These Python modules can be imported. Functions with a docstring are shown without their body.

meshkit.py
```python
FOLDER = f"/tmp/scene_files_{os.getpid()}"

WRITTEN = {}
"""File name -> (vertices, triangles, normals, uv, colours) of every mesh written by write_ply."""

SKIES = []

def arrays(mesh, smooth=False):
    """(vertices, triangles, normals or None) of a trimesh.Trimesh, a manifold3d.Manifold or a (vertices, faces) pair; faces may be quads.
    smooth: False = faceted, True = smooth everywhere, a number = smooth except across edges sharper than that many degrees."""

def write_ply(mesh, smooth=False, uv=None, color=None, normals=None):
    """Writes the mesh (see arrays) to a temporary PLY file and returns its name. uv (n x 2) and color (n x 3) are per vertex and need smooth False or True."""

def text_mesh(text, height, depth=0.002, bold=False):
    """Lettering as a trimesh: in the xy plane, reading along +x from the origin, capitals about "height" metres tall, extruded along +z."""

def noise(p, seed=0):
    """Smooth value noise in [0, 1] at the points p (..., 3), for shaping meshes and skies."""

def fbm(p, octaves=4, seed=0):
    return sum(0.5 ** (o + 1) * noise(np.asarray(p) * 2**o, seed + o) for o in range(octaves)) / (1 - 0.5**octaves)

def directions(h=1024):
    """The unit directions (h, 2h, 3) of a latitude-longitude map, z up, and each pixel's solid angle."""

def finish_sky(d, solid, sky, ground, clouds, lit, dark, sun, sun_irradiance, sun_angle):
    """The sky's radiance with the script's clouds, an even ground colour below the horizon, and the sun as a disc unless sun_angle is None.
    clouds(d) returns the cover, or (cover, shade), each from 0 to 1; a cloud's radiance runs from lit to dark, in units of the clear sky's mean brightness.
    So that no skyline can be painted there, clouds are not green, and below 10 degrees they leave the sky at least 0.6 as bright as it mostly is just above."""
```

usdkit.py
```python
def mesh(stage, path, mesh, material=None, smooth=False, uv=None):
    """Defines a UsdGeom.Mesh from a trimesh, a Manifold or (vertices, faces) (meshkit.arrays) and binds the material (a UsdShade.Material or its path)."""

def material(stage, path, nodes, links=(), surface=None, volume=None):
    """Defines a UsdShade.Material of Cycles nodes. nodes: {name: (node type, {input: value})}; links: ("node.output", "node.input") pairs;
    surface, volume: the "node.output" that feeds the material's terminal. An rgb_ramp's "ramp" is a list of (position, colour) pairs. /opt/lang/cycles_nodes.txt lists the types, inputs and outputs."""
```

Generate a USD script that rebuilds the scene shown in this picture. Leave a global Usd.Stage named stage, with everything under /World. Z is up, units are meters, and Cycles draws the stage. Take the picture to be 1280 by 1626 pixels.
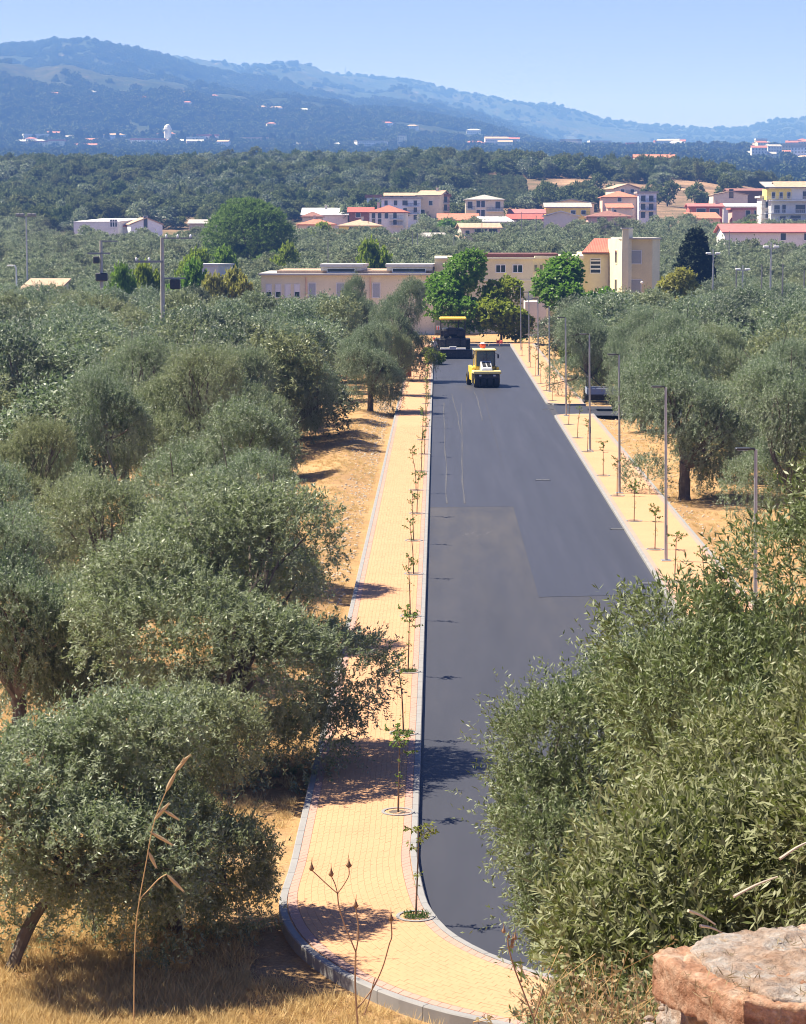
import math, random
import numpy as np, trimesh, shapely
from shapely.geometry import Polygon, LineString
import manifold3d
from pxr import Usd, UsdGeom, UsdLux, UsdShade, Gf, Sdf, Vt
import usdkit, meshkit

stage = Usd.Stage.CreateInMemory()
UsdGeom.SetStageUpAxis(stage, UsdGeom.Tokens.z)
UsdGeom.SetStageMetersPerUnit(stage, 1.0)
world = UsdGeom.Xform.Define(stage, '/World')
stage.SetDefaultPrim(world.GetPrim())
UsdGeom.Scope.Define(stage, '/World/Looks')

# ------------------------------------------------------------ camera, sky, sun, exposure
CAM = np.array([0.0, 0.0, 11.5])
F_PX, CX, CY = 3800.0, 640.0, 813.0
PITCH = math.atan(449 / F_PX)
YAW = math.atan(55 / F_PX * math.cos(PITCH))
EXPOSURE = 1.4
SKY_STRENGTH, SUN_INTENSITY = 0.065, 1.25
SUN_EL, SUN_AZ = math.radians(56), math.atan2(-0.94, 0.27)       # azimuth = atan2(x, y)
HAZE_DENSITY = 1.7e-4
HAZE_COLOR = (0.18, 0.40, 1.0)

FW = np.array([-math.sin(YAW) * math.cos(PITCH), math.cos(YAW) * math.cos(PITCH), -math.sin(PITCH)])
RT = np.array([math.cos(YAW), math.sin(YAW), 0.0])
UPV = np.cross(RT, FW)

def frame_matrix(x, y, z, o):
    return Gf.Matrix4d(*x, 0, *y, 0, *z, 0, *o, 1)

cam = UsdGeom.Camera.Define(stage, '/World/camera')
cam.AddTransformOp().Set(frame_matrix(RT.tolist(), UPV.tolist(), (-FW).tolist(), CAM.tolist()))
cam.CreateHorizontalApertureAttr(36.0)
cam.CreateVerticalApertureAttr(36.0 * 1626 / 1280)
cam.CreateFocalLengthAttr(36.0 * F_PX / 1280)
cam.CreateClippingRangeAttr(Gf.Vec2f(0.2, 40000))
cam.CreateExposureAttr(EXPOSURE)

SUN = np.array([math.cos(SUN_EL) * math.sin(SUN_AZ), math.cos(SUN_EL) * math.cos(SUN_AZ), math.sin(SUN_EL)])
sx_ = np.cross([0, 0, 1.0], SUN); sx_ /= np.linalg.norm(sx_)
sun = UsdLux.DistantLight.Define(stage, '/World/sun')
sun.AddTransformOp().Set(frame_matrix(sx_.tolist(), np.cross(SUN, sx_).tolist(), SUN.tolist(), [0, 0, 0]))
sun.CreateIntensityAttr(SUN_INTENSITY); sun.CreateAngleAttr(0.53); sun.CreateNormalizeAttr(True)
sun.CreateColorAttr(Gf.Vec3f(1.0, 0.93, 0.82))

skymat = usdkit.material(stage, '/World/Looks/sky_look', {
    'w': ('mix_color', {'blend_type': 'multiply', 'fac': 1.0, 'b': (0.47, 0.435, 0.72), 'use_clamp': False}), 's': ('sky_texture', {'sky_type': 'single_scattering', 'sun_disc': False, 'sun_elevation': SUN_EL, 'sun_rotation': SUN_AZ,
                          'altitude': 100.0, 'air_density': 1.0, 'aerosol_density': 0.4, 'ozone_density': 3.0}),
    'b': ('background_shader', {'strength': SKY_STRENGTH})}, [('s.color', 'w.a'), ('w.result', 'b.color')], surface='b.background')
dome = UsdLux.DomeLight.Define(stage, '/World/sky')
UsdShade.MaterialBindingAPI.Apply(dome.GetPrim()).Bind(skymat)
dome.GetPrim().SetCustomDataByKey('kind', 'structure')

# ------------------------------------------------------------ pixel geometry (photograph pixels -> places in the world)
def ray(px, py):
    d = FW + RT * (px - CX) / F_PX - UPV * (py - CY) / F_PX
    return d
def ground(px, py, z=0.0):
    d = ray(px, py); return CAM + d * ((z - CAM[2]) / d[2])
def at(px, py, y):
    d = ray(px, py); return CAM + d * (y / d[1])
def xat(px, y): return float(at(px, 700, y)[0])
def zat(py, y, px=640): return float(at(px, py, y)[2])

# ------------------------------------------------------------ prim helpers
taken = {}
def uniq(parent, name):
    k = (parent, name); n = taken.get(k, -1) + 1; taken[k] = n
    return f'{parent}/{name}' + (f'_{n:03d}' if n else '')
def tag(o, label=None, cat=None, group=None, kind=None):
    p = o.GetPrim() if hasattr(o, 'GetPrim') else o
    for k, v in (('label', label), ('category', cat), ('group', group), ('kind', kind)):
        if v: p.SetCustomDataByKey(k, v)
    return p
def ppath(parent): return '/World' if parent is None else str(parent.GetPath())
def obj(name, mesh, mat, parent=None, smooth=False, kind=None, label=None):
    m = usdkit.mesh(stage, uniq(ppath(parent), name), mesh, M[mat], smooth)
    p = m.GetPrim()
    if kind: p.SetCustomDataByKey('kind', kind)
    if label: p.SetCustomDataByKey('label', label)
    return p
def place(x, loc, rz=0.0, sc=None, rx=0.0):
    x.AddTranslateOp().Set(Gf.Vec3d(*map(float, loc)))
    x.AddRotateZOp().Set(float(rz))
    if rx: x.AddRotateXOp().Set(float(rx))
    if sc is not None: x.AddScaleOp().Set(Gf.Vec3f(*map(float, np.broadcast_to(sc, 3))))
def thing(name, label, cat, loc=(0, 0, 0), rz=0.0, group=None, sc=None, kind=None):
    x = UsdGeom.Xform.Define(stage, uniq('/World', name)); place(x, loc, rz, sc)
    return tag(x, label, cat, group, kind)
def dup(root, name, label, cat, loc, rz=0.0, group=None, sc=None):
    x = UsdGeom.Xform.Define(stage, uniq('/World', name))
    x.GetPrim().GetReferences().AddInternalReference(root.GetPath())
    x.ClearXformOpOrder()
    for op, v in (('xformOp:translate', Gf.Vec3d(*map(float, loc))), ('xformOp:rotateZ', float(rz)), ('xformOp:scale', Gf.Vec3f(*map(float, np.broadcast_to(1 if sc is None else sc, 3))))):
        pass
    x.GetPrim().CreateAttribute('xformOp:translate', Sdf.ValueTypeNames.Double3).Set(Gf.Vec3d(*map(float, loc)))
    x.GetPrim().CreateAttribute('xformOp:rotateZ', Sdf.ValueTypeNames.Float).Set(float(rz))
    x.GetPrim().CreateAttribute('xformOp:scale', Sdf.ValueTypeNames.Float3).Set(Gf.Vec3f(*map(float, np.broadcast_to(1 if sc is None else sc, 3))))
    x.GetPrim().CreateAttribute('xformOpOrder', Sdf.ValueTypeNames.TokenArray, False, Sdf.VariabilityUniform).Set(['xformOp:translate', 'xformOp:rotateZ', 'xformOp:scale'])
    x.GetPrim().SetInstanceable(True)
    return tag(x, label, cat, group)
class Proto:
    """The first call places the thing itself, later calls reference it."""
    def __init__(self, build): self.build, self.first = build, None
    def __call__(self, name, label, cat, loc, rz=0.0, group=None, sc=1.0):
        if self.first is None:
            self.first = thing(name, label, cat, loc, rz, group, np.broadcast_to(sc, 3)); self.build(self.first); return self.first
        return dup(self.first, name, label, cat, loc, rz, group, sc)
def instancer(name, protos, where, which, rz, sc, parent=None, kind='stuff'):
    """protos: list of lists of (part name, mesh, material)."""
    pi = UsdGeom.PointInstancer.Define(stage, uniq(ppath(parent), name))
    base = str(pi.GetPath()); paths = []
    for k, parts in enumerate(protos):
        x = UsdGeom.Xform.Define(stage, uniq(base, 'source')); paths.append(x.GetPath())
        for n, mesh, mat in parts: obj(n, mesh, mat, x.GetPrim())
    pi.CreatePrototypesRel().SetTargets(paths)
    n = len(where)
    pi.CreateProtoIndicesAttr(Vt.IntArray.FromNumpy(np.asarray(which, np.int32)))
    pi.CreatePositionsAttr(Vt.Vec3fArray.FromNumpy(np.asarray(where, np.float32)))
    a = np.radians(np.asarray(rz)) / 2
    pi.CreateOrientationsAttr(Vt.QuathArray([Gf.Quath(float(c), 0, 0, float(s)) for c, s in zip(np.cos(a), np.sin(a))]))
    sc = np.asarray(sc, float); sc = np.repeat(sc[:, None], 3, 1) if sc.ndim == 1 else sc
    pi.CreateScalesAttr(Vt.Vec3fArray.FromNumpy(sc.astype(np.float32)))
    p = pi.GetPrim()
    if kind: p.SetCustomDataByKey('kind', kind)
    return p

# ------------------------------------------------------------ mesh helpers
class MB:
    """Collects shapes into ONE mesh."""
    def __init__(self): self.v, self.f, self.n = [], [], 0
    def add(self, v, f):
        v = np.asarray(v, float); f = np.asarray(f, int)
        if f.shape[1] == 4: f = np.vstack([f[:, [0, 1, 2]], f[:, [0, 2, 3]]])
        self.v.append(v); self.f.append(f + self.n); self.n += len(v); return self
    def box(self, x0, x1, y0, y1, z0, z1):
        v = [(x, y, z) for z in (z0, z1) for x, y in ((x0, y0), (x1, y0), (x1, y1), (x0, y1))]
        return self.add(v, [[3, 2, 1, 0], [4, 5, 6, 7], [0, 1, 5, 4], [1, 2, 6, 5], [2, 3, 7, 6], [3, 0, 4, 7]])
    def tm(self, m): return self.add(m.vertices, m.faces)
    def bbox(self, x0, x1, y0, y1, z0, z1, r=0.03):
        return self.tm(rbox(x0, x1, y0, y1, z0, z1, r))
    def tube(self, path, rad, n=6, cap=True):
        v, f = tube(path, rad, n, cap); return self.add(v, f)
    def cyl(self, p, q, r, n=16, r2=None): return self.tube([p, q], [r, r if r2 is None else r2], n)
    def prism(self, poly, z0, z1):
        m = trimesh.creation.extrude_polygon(Polygon(poly), z1 - z0, engine='earcut'); m.apply_translation([0, 0, z0]); return self.tm(m)
    def mesh(self): return np.vstack(self.v), np.vstack(self.f)
    def moved(self, T):
        v, f = self.mesh(); return (v @ np.asarray(T)[:3, :3].T + np.asarray(T)[:3, 3], f)
def rbox(x0, x1, y0, y1, z0, z1, r=0.03):
    pts = []
    for sx in (0, 1):
        for sy in (0, 1):
            for sz in (0, 1):
                c = np.array([x1 if sx else x0, y1 if sy else y0, z1 if sz else z0], float); s = np.array([1 - 2 * sx, 1 - 2 * sy, 1 - 2 * sz]) * r
                pts += [c + s * [0, 1, 1], c + s * [1, 0, 1], c + s * [1, 1, 0]]
    return trimesh.convex.convex_hull(np.array(pts))
def box(*a): return MB().box(*a).mesh()
def tube(path, rad, n=6, cap=True):
    path = np.asarray(path, float); rad = np.broadcast_to(np.asarray(rad, float), len(path))
    t = np.gradient(path, axis=0); t /= np.maximum(np.linalg.norm(t, axis=1, keepdims=True), 1e-9)
    ref = np.array([1.0, 0, 0]) if abs(t[0][0]) < 0.8 else np.array([0, 1.0, 0])
    vs = []
    a = np.arange(n) * 2 * math.pi / n
    for p, d, r in zip(path, t, rad):
        u = np.cross(d, ref); u /= max(np.linalg.norm(u), 1e-9); w = np.cross(d, u)
        vs.append(p + r * (np.cos(a)[:, None] * u + np.sin(a)[:, None] * w))
    v = np.vstack(vs); f = []
    for k in range(len(path) - 1):
        for i in range(n):
            j = (i + 1) % n
            f.append([k * n + i, k * n + j, (k + 1) * n + j, (k + 1) * n + i])
    f = np.array(f); f = np.vstack([f[:, [0, 1, 2]], f[:, [0, 2, 3]]])
    if cap:
        m = len(path) - 1; c = len(v); v = np.vstack([v, path[0], path[-1]])
        f = np.vstack([f, [[c, (i + 1) % n, i] for i in range(n)], [[c + 1, m * n + i, m * n + (i + 1) % n] for i in range(n)]])
    return v, f
def lathe(profile, n=24, axis='z'):
    """profile: (radius, height) pairs, closed rings round the axis."""
    pr = np.asarray(profile, float); a = np.arange(n) * 2 * math.pi / n
    v = np.stack([pr[:, 0:1] * np.cos(a), pr[:, 0:1] * np.sin(a), np.repeat(pr[:, 1:2], n, 1)], -1).reshape(-1, 3); f = []
    for k in range(len(pr) - 1):
        for i in range(n):
            j = (i + 1) % n; f.append([k * n + i, k * n + j, (k + 1) * n + j, (k + 1) * n + i])
    if axis == 'x': v = v[:, [2, 0, 1]]
    if axis == 'y': v = v[:, [1, 2, 0]]
    return v, np.array(f)
def catmull(p, n):
    p = np.asarray(p, float); q = np.vstack([2 * p[0] - p[1], p, 2 * p[-1] - p[-2]]); out = []
    for i in range(len(p) - 1):
        t = np.linspace(0, 1, n, endpoint=False)[:, None]; a, b, c, d = q[i:i + 4]
        out.append(0.5 * (2 * b + (c - a) * t + (2 * a - 5 * b + 4 * c - d) * t ** 2 + (3 * b - a - 3 * c + d) * t ** 3))
    return np.vstack(out + [p[-1:]])
def resample(p, n):
    s = np.r_[0, np.cumsum(np.linalg.norm(np.diff(p, axis=0), axis=1))]; u = np.linspace(0, s[-1], n)
    return np.stack([np.interp(u, s, p[:, k]) for k in range(p.shape[1])], 1)
def unit(v): return v / np.maximum(np.linalg.norm(v, axis=-1, keepdims=True), 1e-9)

# ------------------------------------------------------------ materials
M = {}
def mat(name, nodes, links, surface='p.BSDF', volume=None):
    M[name] = usdkit.material(stage, f'/World/Looks/{name}', nodes, links, surface, volume); return M[name]
def plain(name, col, rough=0.6, metal=0.0, vary=0.12, scale=3.0, bump=0.0, bscale=40.0, spec=0.5, dirt=None, isl=0.0):
    """A colour with an uneven tone, optional relief, dirt blotches and a tone of its own for each loose piece."""
    nodes = {'g': ('geometry', {}), 'n': ('noise_texture', {'scale': scale, 'detail': 6.0, 'roughness': 0.6}), 'm': ('map_range', {'from_min': 0.25, 'from_max': 0.75, 'to_min': 1 - vary, 'to_max': 1 + vary}),
             'h': ('hsv', {'color': col}), 'p': ('principled_bsdf', {'roughness': rough, 'metallic': metal, 'specular_ior_level': spec})}
    links = [('g.position', 'n.vector'), ('n.fac', 'm.value'), ('h.color', 'p.base_color')]
    if isl:
        nodes |= {'ir': ('map_range', {'to_min': 1 - isl, 'to_max': 1 + isl}), 'mm': ('math', {'math_type': 'multiply'})}
        links += [('g.random_per_island', 'ir.value'), ('m.result', 'mm.value1'), ('ir.result', 'mm.value2'), ('mm.value', 'h.value')]
    else: links += [('m.result', 'h.value')]
    if dirt:
        dc, ds, lo, hi = dirt
        nodes |= {'dn': ('noise_texture', {'scale': ds, 'detail': 8.0, 'roughness': 0.65}), 'dm': ('map_range', {'from_min': lo, 'from_max': hi, 'clamp': True}), 'mx': ('mix_color', {'b': dc})}
        links = [l for l in links if l[1] != 'p.base_color'] + [('g.position', 'dn.vector'), ('dn.fac', 'dm.value'), ('dm.result', 'mx.fac'), ('h.color', 'mx.a'), ('mx.result', 'p.base_color')]
    if bump:
        nodes |= {'bn': ('noise_texture', {'scale': bscale, 'detail': 5.0}), 'b': ('bump', {'strength': 0.6, 'distance': bump})}
        links += [('g.position', 'bn.vector'), ('bn.fac', 'b.height'), ('b.normal', 'p.normal')]
    return mat(name, nodes, links)
def leaf(name, top, under, vary=0.3, rough=0.5, trans=0.25, tint=None, spec=0.35, tintfrom=0.45):
    """A leaf: two-sided colour, its own tone per leaf, a tint of its own per plant, some light coming through."""
    tint = tint or tuple(0.5 * (a + b) for a, b in zip(top, under))
    nodes = {'g': ('geometry', {}), 'o': ('object_info', {}), 'ts': ('mix_color', {'a': top, 'b': under}), 'om': ('map_range', {'from_min': tintfrom, 'from_max': 1.0, 'to_min': 0.0, 'to_max': 0.7, 'clamp': True}),
             'tt': ('mix_color', {'b': tint}), 'r': ('map_range', {'to_min': 1 - vary, 'to_max': 1 + vary}), 'h': ('hsv', {}),
             'p': ('principled_bsdf', {'roughness': rough, 'specular_ior_level': spec}), 't': ('translucent_bsdf', {}), 'x': ('mix_closure', {'fac': trans})}
    links = [('g.backfacing', 'ts.fac'), ('o.random', 'om.value'), ('om.result', 'tt.fac'), ('ts.result', 'tt.a'), ('g.random_per_island', 'r.value'), ('r.result', 'h.value'), ('tt.result', 'h.color'),
             ('h.color', 'p.base_color'), ('h.color', 't.color'), ('p.BSDF', 'x.closure1'), ('t.BSDF', 'x.closure2')]
    return mat(name, nodes, links, 'x.closure')
def glass(name, tintcol=(0.02, 0.03, 0.04), rough=0.05):
    return mat(name, {'p': ('principled_bsdf', {'base_color': tintcol, 'roughness': rough, 'specular_ior_level': 0.8})}, [])

leaf('olive_leaf', (0.225, 0.325, 0.145), (0.43, 0.525, 0.36), 0.4, 0.42, 0.38, (0.36, 0.39, 0.17))
leaf('olive_leaf_dark', (0.17, 0.245, 0.12), (0.37, 0.44, 0.31), 0.4, 0.42, 0.33, (0.17, 0.2, 0.1))
leaf('olive_leaf_near', (0.16, 0.245, 0.085), (0.36, 0.43, 0.25), 0.4, 0.5, 0.36, (0.24, 0.29, 0.09), 0.45)
leaf('olive_leaf_close', (0.275, 0.395, 0.175), (0.49, 0.59, 0.41), 0.45, 0.42, 0.40, (0.42, 0.45, 0.19))
leaf('olive_leaf_shrub', (0.215, 0.265, 0.075), (0.42, 0.45, 0.22), 0.45, 0.5, 0.38, (0.32, 0.33, 0.10))
leaf('olive_leaf_far', (0.28, 0.36, 0.19), (0.42, 0.49, 0.32), 0.35, 0.6, 0.3, (0.22, 0.25, 0.12), 0.2)
leaf('wood_leaf', (0.21, 0.275, 0.105), (0.24, 0.31, 0.125), 0.45, 0.7, 0.3, (0.30, 0.32, 0.12), 0.2)
leaf('plane_leaf', (0.22, 0.44, 0.05), (0.26, 0.46, 0.08), 0.4, 0.45, 0.5, (0.30, 0.46, 0.05), 0.35)
leaf('lime_leaf', (0.34, 0.48, 0.05), (0.40, 0.52, 0.07), 0.4, 0.5, 0.55, (0.44, 0.52, 0.06), 0.35)
leaf('yellow_leaf', (0.46, 0.47, 0.09), (0.5, 0.5, 0.14), 0.4, 0.5, 0.5, (0.56, 0.50, 0.10), 0.3)
leaf('pine_leaf', (0.20, 0.34, 0.06), (0.22, 0.36, 0.08), 0.4, 0.6, 0.4, None, 0.2)
leaf('dark_conifer_leaf', (0.022, 0.042, 0.018), (0.028, 0.05, 0.022), 0.4, 0.7, 0.1, None, 0.2)
leaf('hedge_leaf', (0.13, 0.2, 0.05), (0.17, 0.24, 0.07), 0.4, 0.6, 0.3, (0.2, 0.24, 0.06), 0.2)
leaf('sapling_leaf', (0.22, 0.36, 0.06), (0.27, 0.40, 0.10), 0.4, 0.5, 0.5, (0.36, 0.38, 0.08), 0.4)
plain('green_stem', (0.17, 0.18, 0.09), 0.7, 0, 0.25, 20)
leaf('straw', (0.88, 0.64, 0.30), (0.86, 0.64, 0.30), 0.35, 0.7, 0.4, (0.9, 0.7, 0.36), 0.2)
leaf('weed_straw', (0.5, 0.38, 0.2), (0.48, 0.37, 0.2), 0.45, 0.7, 0.25, (0.42, 0.36, 0.2), 0.2)
leaf('oat_husk', (0.62, 0.5, 0.3), (0.6, 0.47, 0.28), 0.12, 0.5, 0.3, None, 0.4)
leaf('scrub_leaf', (0.095, 0.14, 0.055), (0.11, 0.155, 0.065), 0.4, 0.8, 0.1, (0.12, 0.12, 0.06), 0.1)
leaf('pit_grass', (0.09, 0.2, 0.03), (0.11, 0.22, 0.04), 0.4, 0.6, 0.3, None, 0.2)
plain('bark', (0.10, 0.078, 0.06), 0.9, 0, 0.35, 8, 0.02, 14)
plain('olive_bark', (0.115, 0.095, 0.075), 0.9, 0, 0.35, 6, 0.03, 10)
plain('stem_brown', (0.13, 0.085, 0.05), 0.8, 0, 0.3, 20)
plain('dry_stem', (0.27, 0.16, 0.08), 0.7, 0, 0.25, 60)
plain('oat_stem', (0.45, 0.30, 0.13), 0.6, 0, 0.2, 60)
plain('seed_head', (0.16, 0.085, 0.04), 0.8, 0, 0.35, 150)
plain('concrete', (0.42, 0.40, 0.37), 0.85, 0, 0.15, 2.0, 0.004, 60)
plain('kerb_concrete', (0.245, 0.24, 0.235), 0.85, 0, 0.12, 3.0, 0.003, 60, isl=0.1)
plain('pole_concrete', (0.36, 0.34, 0.30), 0.85, 0, 0.2, 2.0)
plain('galvanised', (0.42, 0.42, 0.42), 0.45, 0.7, 0.15, 2.5)
plain('dark_metal', (0.035, 0.035, 0.038), 0.5, 0.3, 0.2, 6)
plain('pole_grey', (0.2, 0.2, 0.2), 0.5, 0.2, 0.15, 2.5)
plain('rubber', (0.018, 0.018, 0.019), 0.8, 0, 0.3, 8)
plain('machine_black', (0.016, 0.017, 0.02), 0.45, 0, 0.4, 5, dirt=((0.10, 0.09, 0.075), 5.0, 0.52, 0.75))
plain('machine_yellow', (0.72, 0.50, 0.045), 0.4, 0, 0.08, 4, dirt=((0.30, 0.24, 0.12), 4.0, 0.55, 0.8))
plain('pale_yellow', (0.75, 0.64, 0.25), 0.45, 0, 0.1, 4, dirt=((0.30, 0.26, 0.17), 4.0, 0.55, 0.8))
plain('machine_grey', (0.45, 0.46, 0.48), 0.4, 0.1, 0.1, 4)
plain('dirty_white', (0.72, 0.71, 0.68), 0.5, 0, 0.1, 4, dirt=((0.35, 0.32, 0.27), 4.0, 0.55, 0.8))
plain('truck_blue', (0.22, 0.26, 0.33), 0.5, 0, 0.12, 4, dirt=((0.22, 0.2, 0.17), 4.0, 0.5, 0.75))
plain('orange_plastic', (0.75, 0.10, 0.03), 0.5, 0, 0.15, 6)
plain('red_net', (0.5, 0.06, 0.035), 0.7, 0, 0.3, 8)
plain('skin', (0.48, 0.29, 0.2), 0.6); plain('hair', (0.03, 0.02, 0.015), 0.7)
plain('trouser_grey', (0.2, 0.22, 0.24), 0.9); plain('shirt_white', (0.75, 0.74, 0.72), 0.9)
plain('chalk', (0.12, 0.12, 0.135), 0.9, 0, 0.5, 12)
plain('dust_streak', (0.052, 0.053, 0.062), 0.9, 0, 0.4, 6)
plain('lamp_lens', (0.6, 0.6, 0.58), 0.3)
glass('pane_dark'); glass('cab_glass', (0.015, 0.06, 0.08), 0.15)
plain('shutter_white', (0.62, 0.64, 0.66), 0.6, 0, 0.08, 8)
plain('shutter_grey', (0.30, 0.34, 0.38), 0.6, 0, 0.08, 8)
plain('shutter_brown', (0.10, 0.06, 0.04), 0.6)
for n, c in dict(wall_cream=(0.64, 0.60, 0.44), wall_school=(0.60, 0.55, 0.37), wall_white=(0.62, 0.61, 0.59), wall_grey=(0.5, 0.48, 0.45), wall_beige=(0.66, 0.55, 0.42), wall_pink=(0.55, 0.36, 0.32),
                 wall_red=(0.40, 0.12, 0.10), wall_blue=(0.60, 0.65, 0.71), wall_yellow=(0.78, 0.60, 0.16), wall_salmon=(0.66, 0.46, 0.36), wall_dirty=(0.46, 0.42, 0.36)).items():
    plain(n, c, 0.9, 0, 0.08, 0.7, dirt=(tuple(0.62 * x for x in c), 0.5, 0.56, 0.85))
for n, c in dict(roof_terracotta=(0.36, 0.115, 0.075), roof_orange=(0.42, 0.165, 0.10), roof_red=(0.34, 0.085, 0.065), roof_tan=(0.40, 0.28, 0.19), roof_grey=(0.33, 0.31, 0.29), roof_brown=(0.22, 0.10, 0.08), roof_pink=(0.40, 0.13, 0.12),
                 roof_white=(0.55, 0.55, 0.55), roof_dark=(0.11, 0.035, 0.03)).items():
    mat(n, {'g': ('geometry', {}), 'n': ('noise_texture', {'scale': 1.3, 'detail': 7.0, 'roughness': 0.7}), 'w': ('wave_texture', {'scale': 1.1, 'bands_direction': 'x', 'distortion': 0.4}),
            'm': ('map_range', {'from_min': 0.25, 'from_max': 0.75, 'to_min': 0.72, 'to_max': 1.25}), 'h': ('hsv', {'color': c}), 'b': ('bump', {'strength': 0.5, 'distance': 0.05}), 'p': ('principled_bsdf', {'roughness': 0.85})},
        [('g.position', 'n.vector'), ('g.position', 'w.vector'), ('n.fac', 'm.value'), ('m.result', 'h.value'), ('h.color', 'p.base_color'), ('w.fac', 'b.height'), ('b.normal', 'p.normal')])
# ------------------------------------------------------------ surfaces of the setting
mat('asphalt_old', {'g': ('geometry', {}), 's': ('separate_xyz', {}), 'mp': ('mapping', {'scale': (1.0, 0.12, 1.0)}), 'n': ('noise_texture', {'scale': 0.9, 'detail': 7.0, 'roughness': 0.65}), 'fn': ('noise_texture', {'scale': 45.0, 'detail': 3.0}),
    'r': ('rgb_ramp', {'ramp': [(0.3, (0.026, 0.028, 0.038)), (0.52, (0.031, 0.033, 0.044)), (0.72, (0.040, 0.040, 0.050))]}), 'm': ('map_range', {'from_min': 0.3, 'from_max': 0.7, 'to_min': 0.85, 'to_max': 1.18}),
    'd1': ('map_range', {'from_min': 62.0, 'from_max': 96.0, 'clamp': True}), 'n2': ('noise_texture', {'scale': 0.8, 'detail': 8.0, 'roughness': 0.7}), 'd2': ('map_range', {'from_min': 0.36, 'from_max': 0.66, 'clamp': True}), 'dm': ('math', {'math_type': 'multiply'}), 'dx': ('mix_color', {'b': (0.058, 0.054, 0.054)}),
    'h': ('hsv', {}), 'b': ('bump', {'strength': 0.5, 'distance': 0.004}), 'p': ('principled_bsdf', {'roughness': 0.65, 'specular_ior_level': 0.35})},
    [('g.position', 'mp.vector'), ('mp.vector', 'n.vector'), ('g.position', 'fn.vector'), ('n.fac', 'r.fac'), ('fn.fac', 'm.value'), ('m.result', 'h.value'), ('h.color', 'p.base_color'), ('fn.fac', 'b.height'), ('b.normal', 'p.normal'),
     ('g.position', 's.vector'), ('s.y', 'd1.value'), ('mp.vector', 'n2.vector'), ('n2.fac', 'd2.value'), ('d1.result', 'dm.value1'), ('d2.result', 'dm.value2'), ('dm.value', 'dx.fac'), ('r.color', 'dx.a'), ('dx.result', 'h.color')])
mat('asphalt_new', {'g': ('geometry', {}), 'mp': ('mapping', {'scale': (1.6, 0.05, 1.0)}), 'n': ('noise_texture', {'scale': 1.0, 'detail': 6.0, 'roughness': 0.6}), 'fn': ('noise_texture', {'scale': 45.0, 'detail': 3.0}),
    'r': ('rgb_ramp', {'ramp': [(0.3, (0.026, 0.029, 0.042)), (0.55, (0.031, 0.034, 0.049)), (0.75, (0.039, 0.041, 0.057))]}), 'm': ('map_range', {'from_min': 0.3, 'from_max': 0.7, 'to_min': 0.88, 'to_max': 1.14}),
    'h': ('hsv', {}), 'b': ('bump', {'strength': 0.5, 'distance': 0.004}), 'p': ('principled_bsdf', {'roughness': 0.6, 'specular_ior_level': 0.4})},
    [('g.position', 'mp.vector'), ('mp.vector', 'n.vector'), ('g.position', 'fn.vector'), ('n.fac', 'r.fac'), ('r.color', 'h.color'), ('fn.fac', 'm.value'), ('m.result', 'h.value'), ('h.color', 'p.base_color'), ('fn.fac', 'b.height'), ('b.normal', 'p.normal')])
plain('paver_yellow', (0.50, 0.278, 0.142), 0.85, 0, 0.07, 0.6, 0.002, 90, isl=0.12, dirt=((0.38, 0.22, 0.12), 0.9, 0.56, 0.85))
plain('paver_pink', (0.40, 0.245, 0.19), 0.85, 0, 0.07, 0.6, 0.002, 90, isl=0.10)
plain('paver_joint', (0.42, 0.24, 0.12), 0.95, 0, 0.15, 3)
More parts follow.
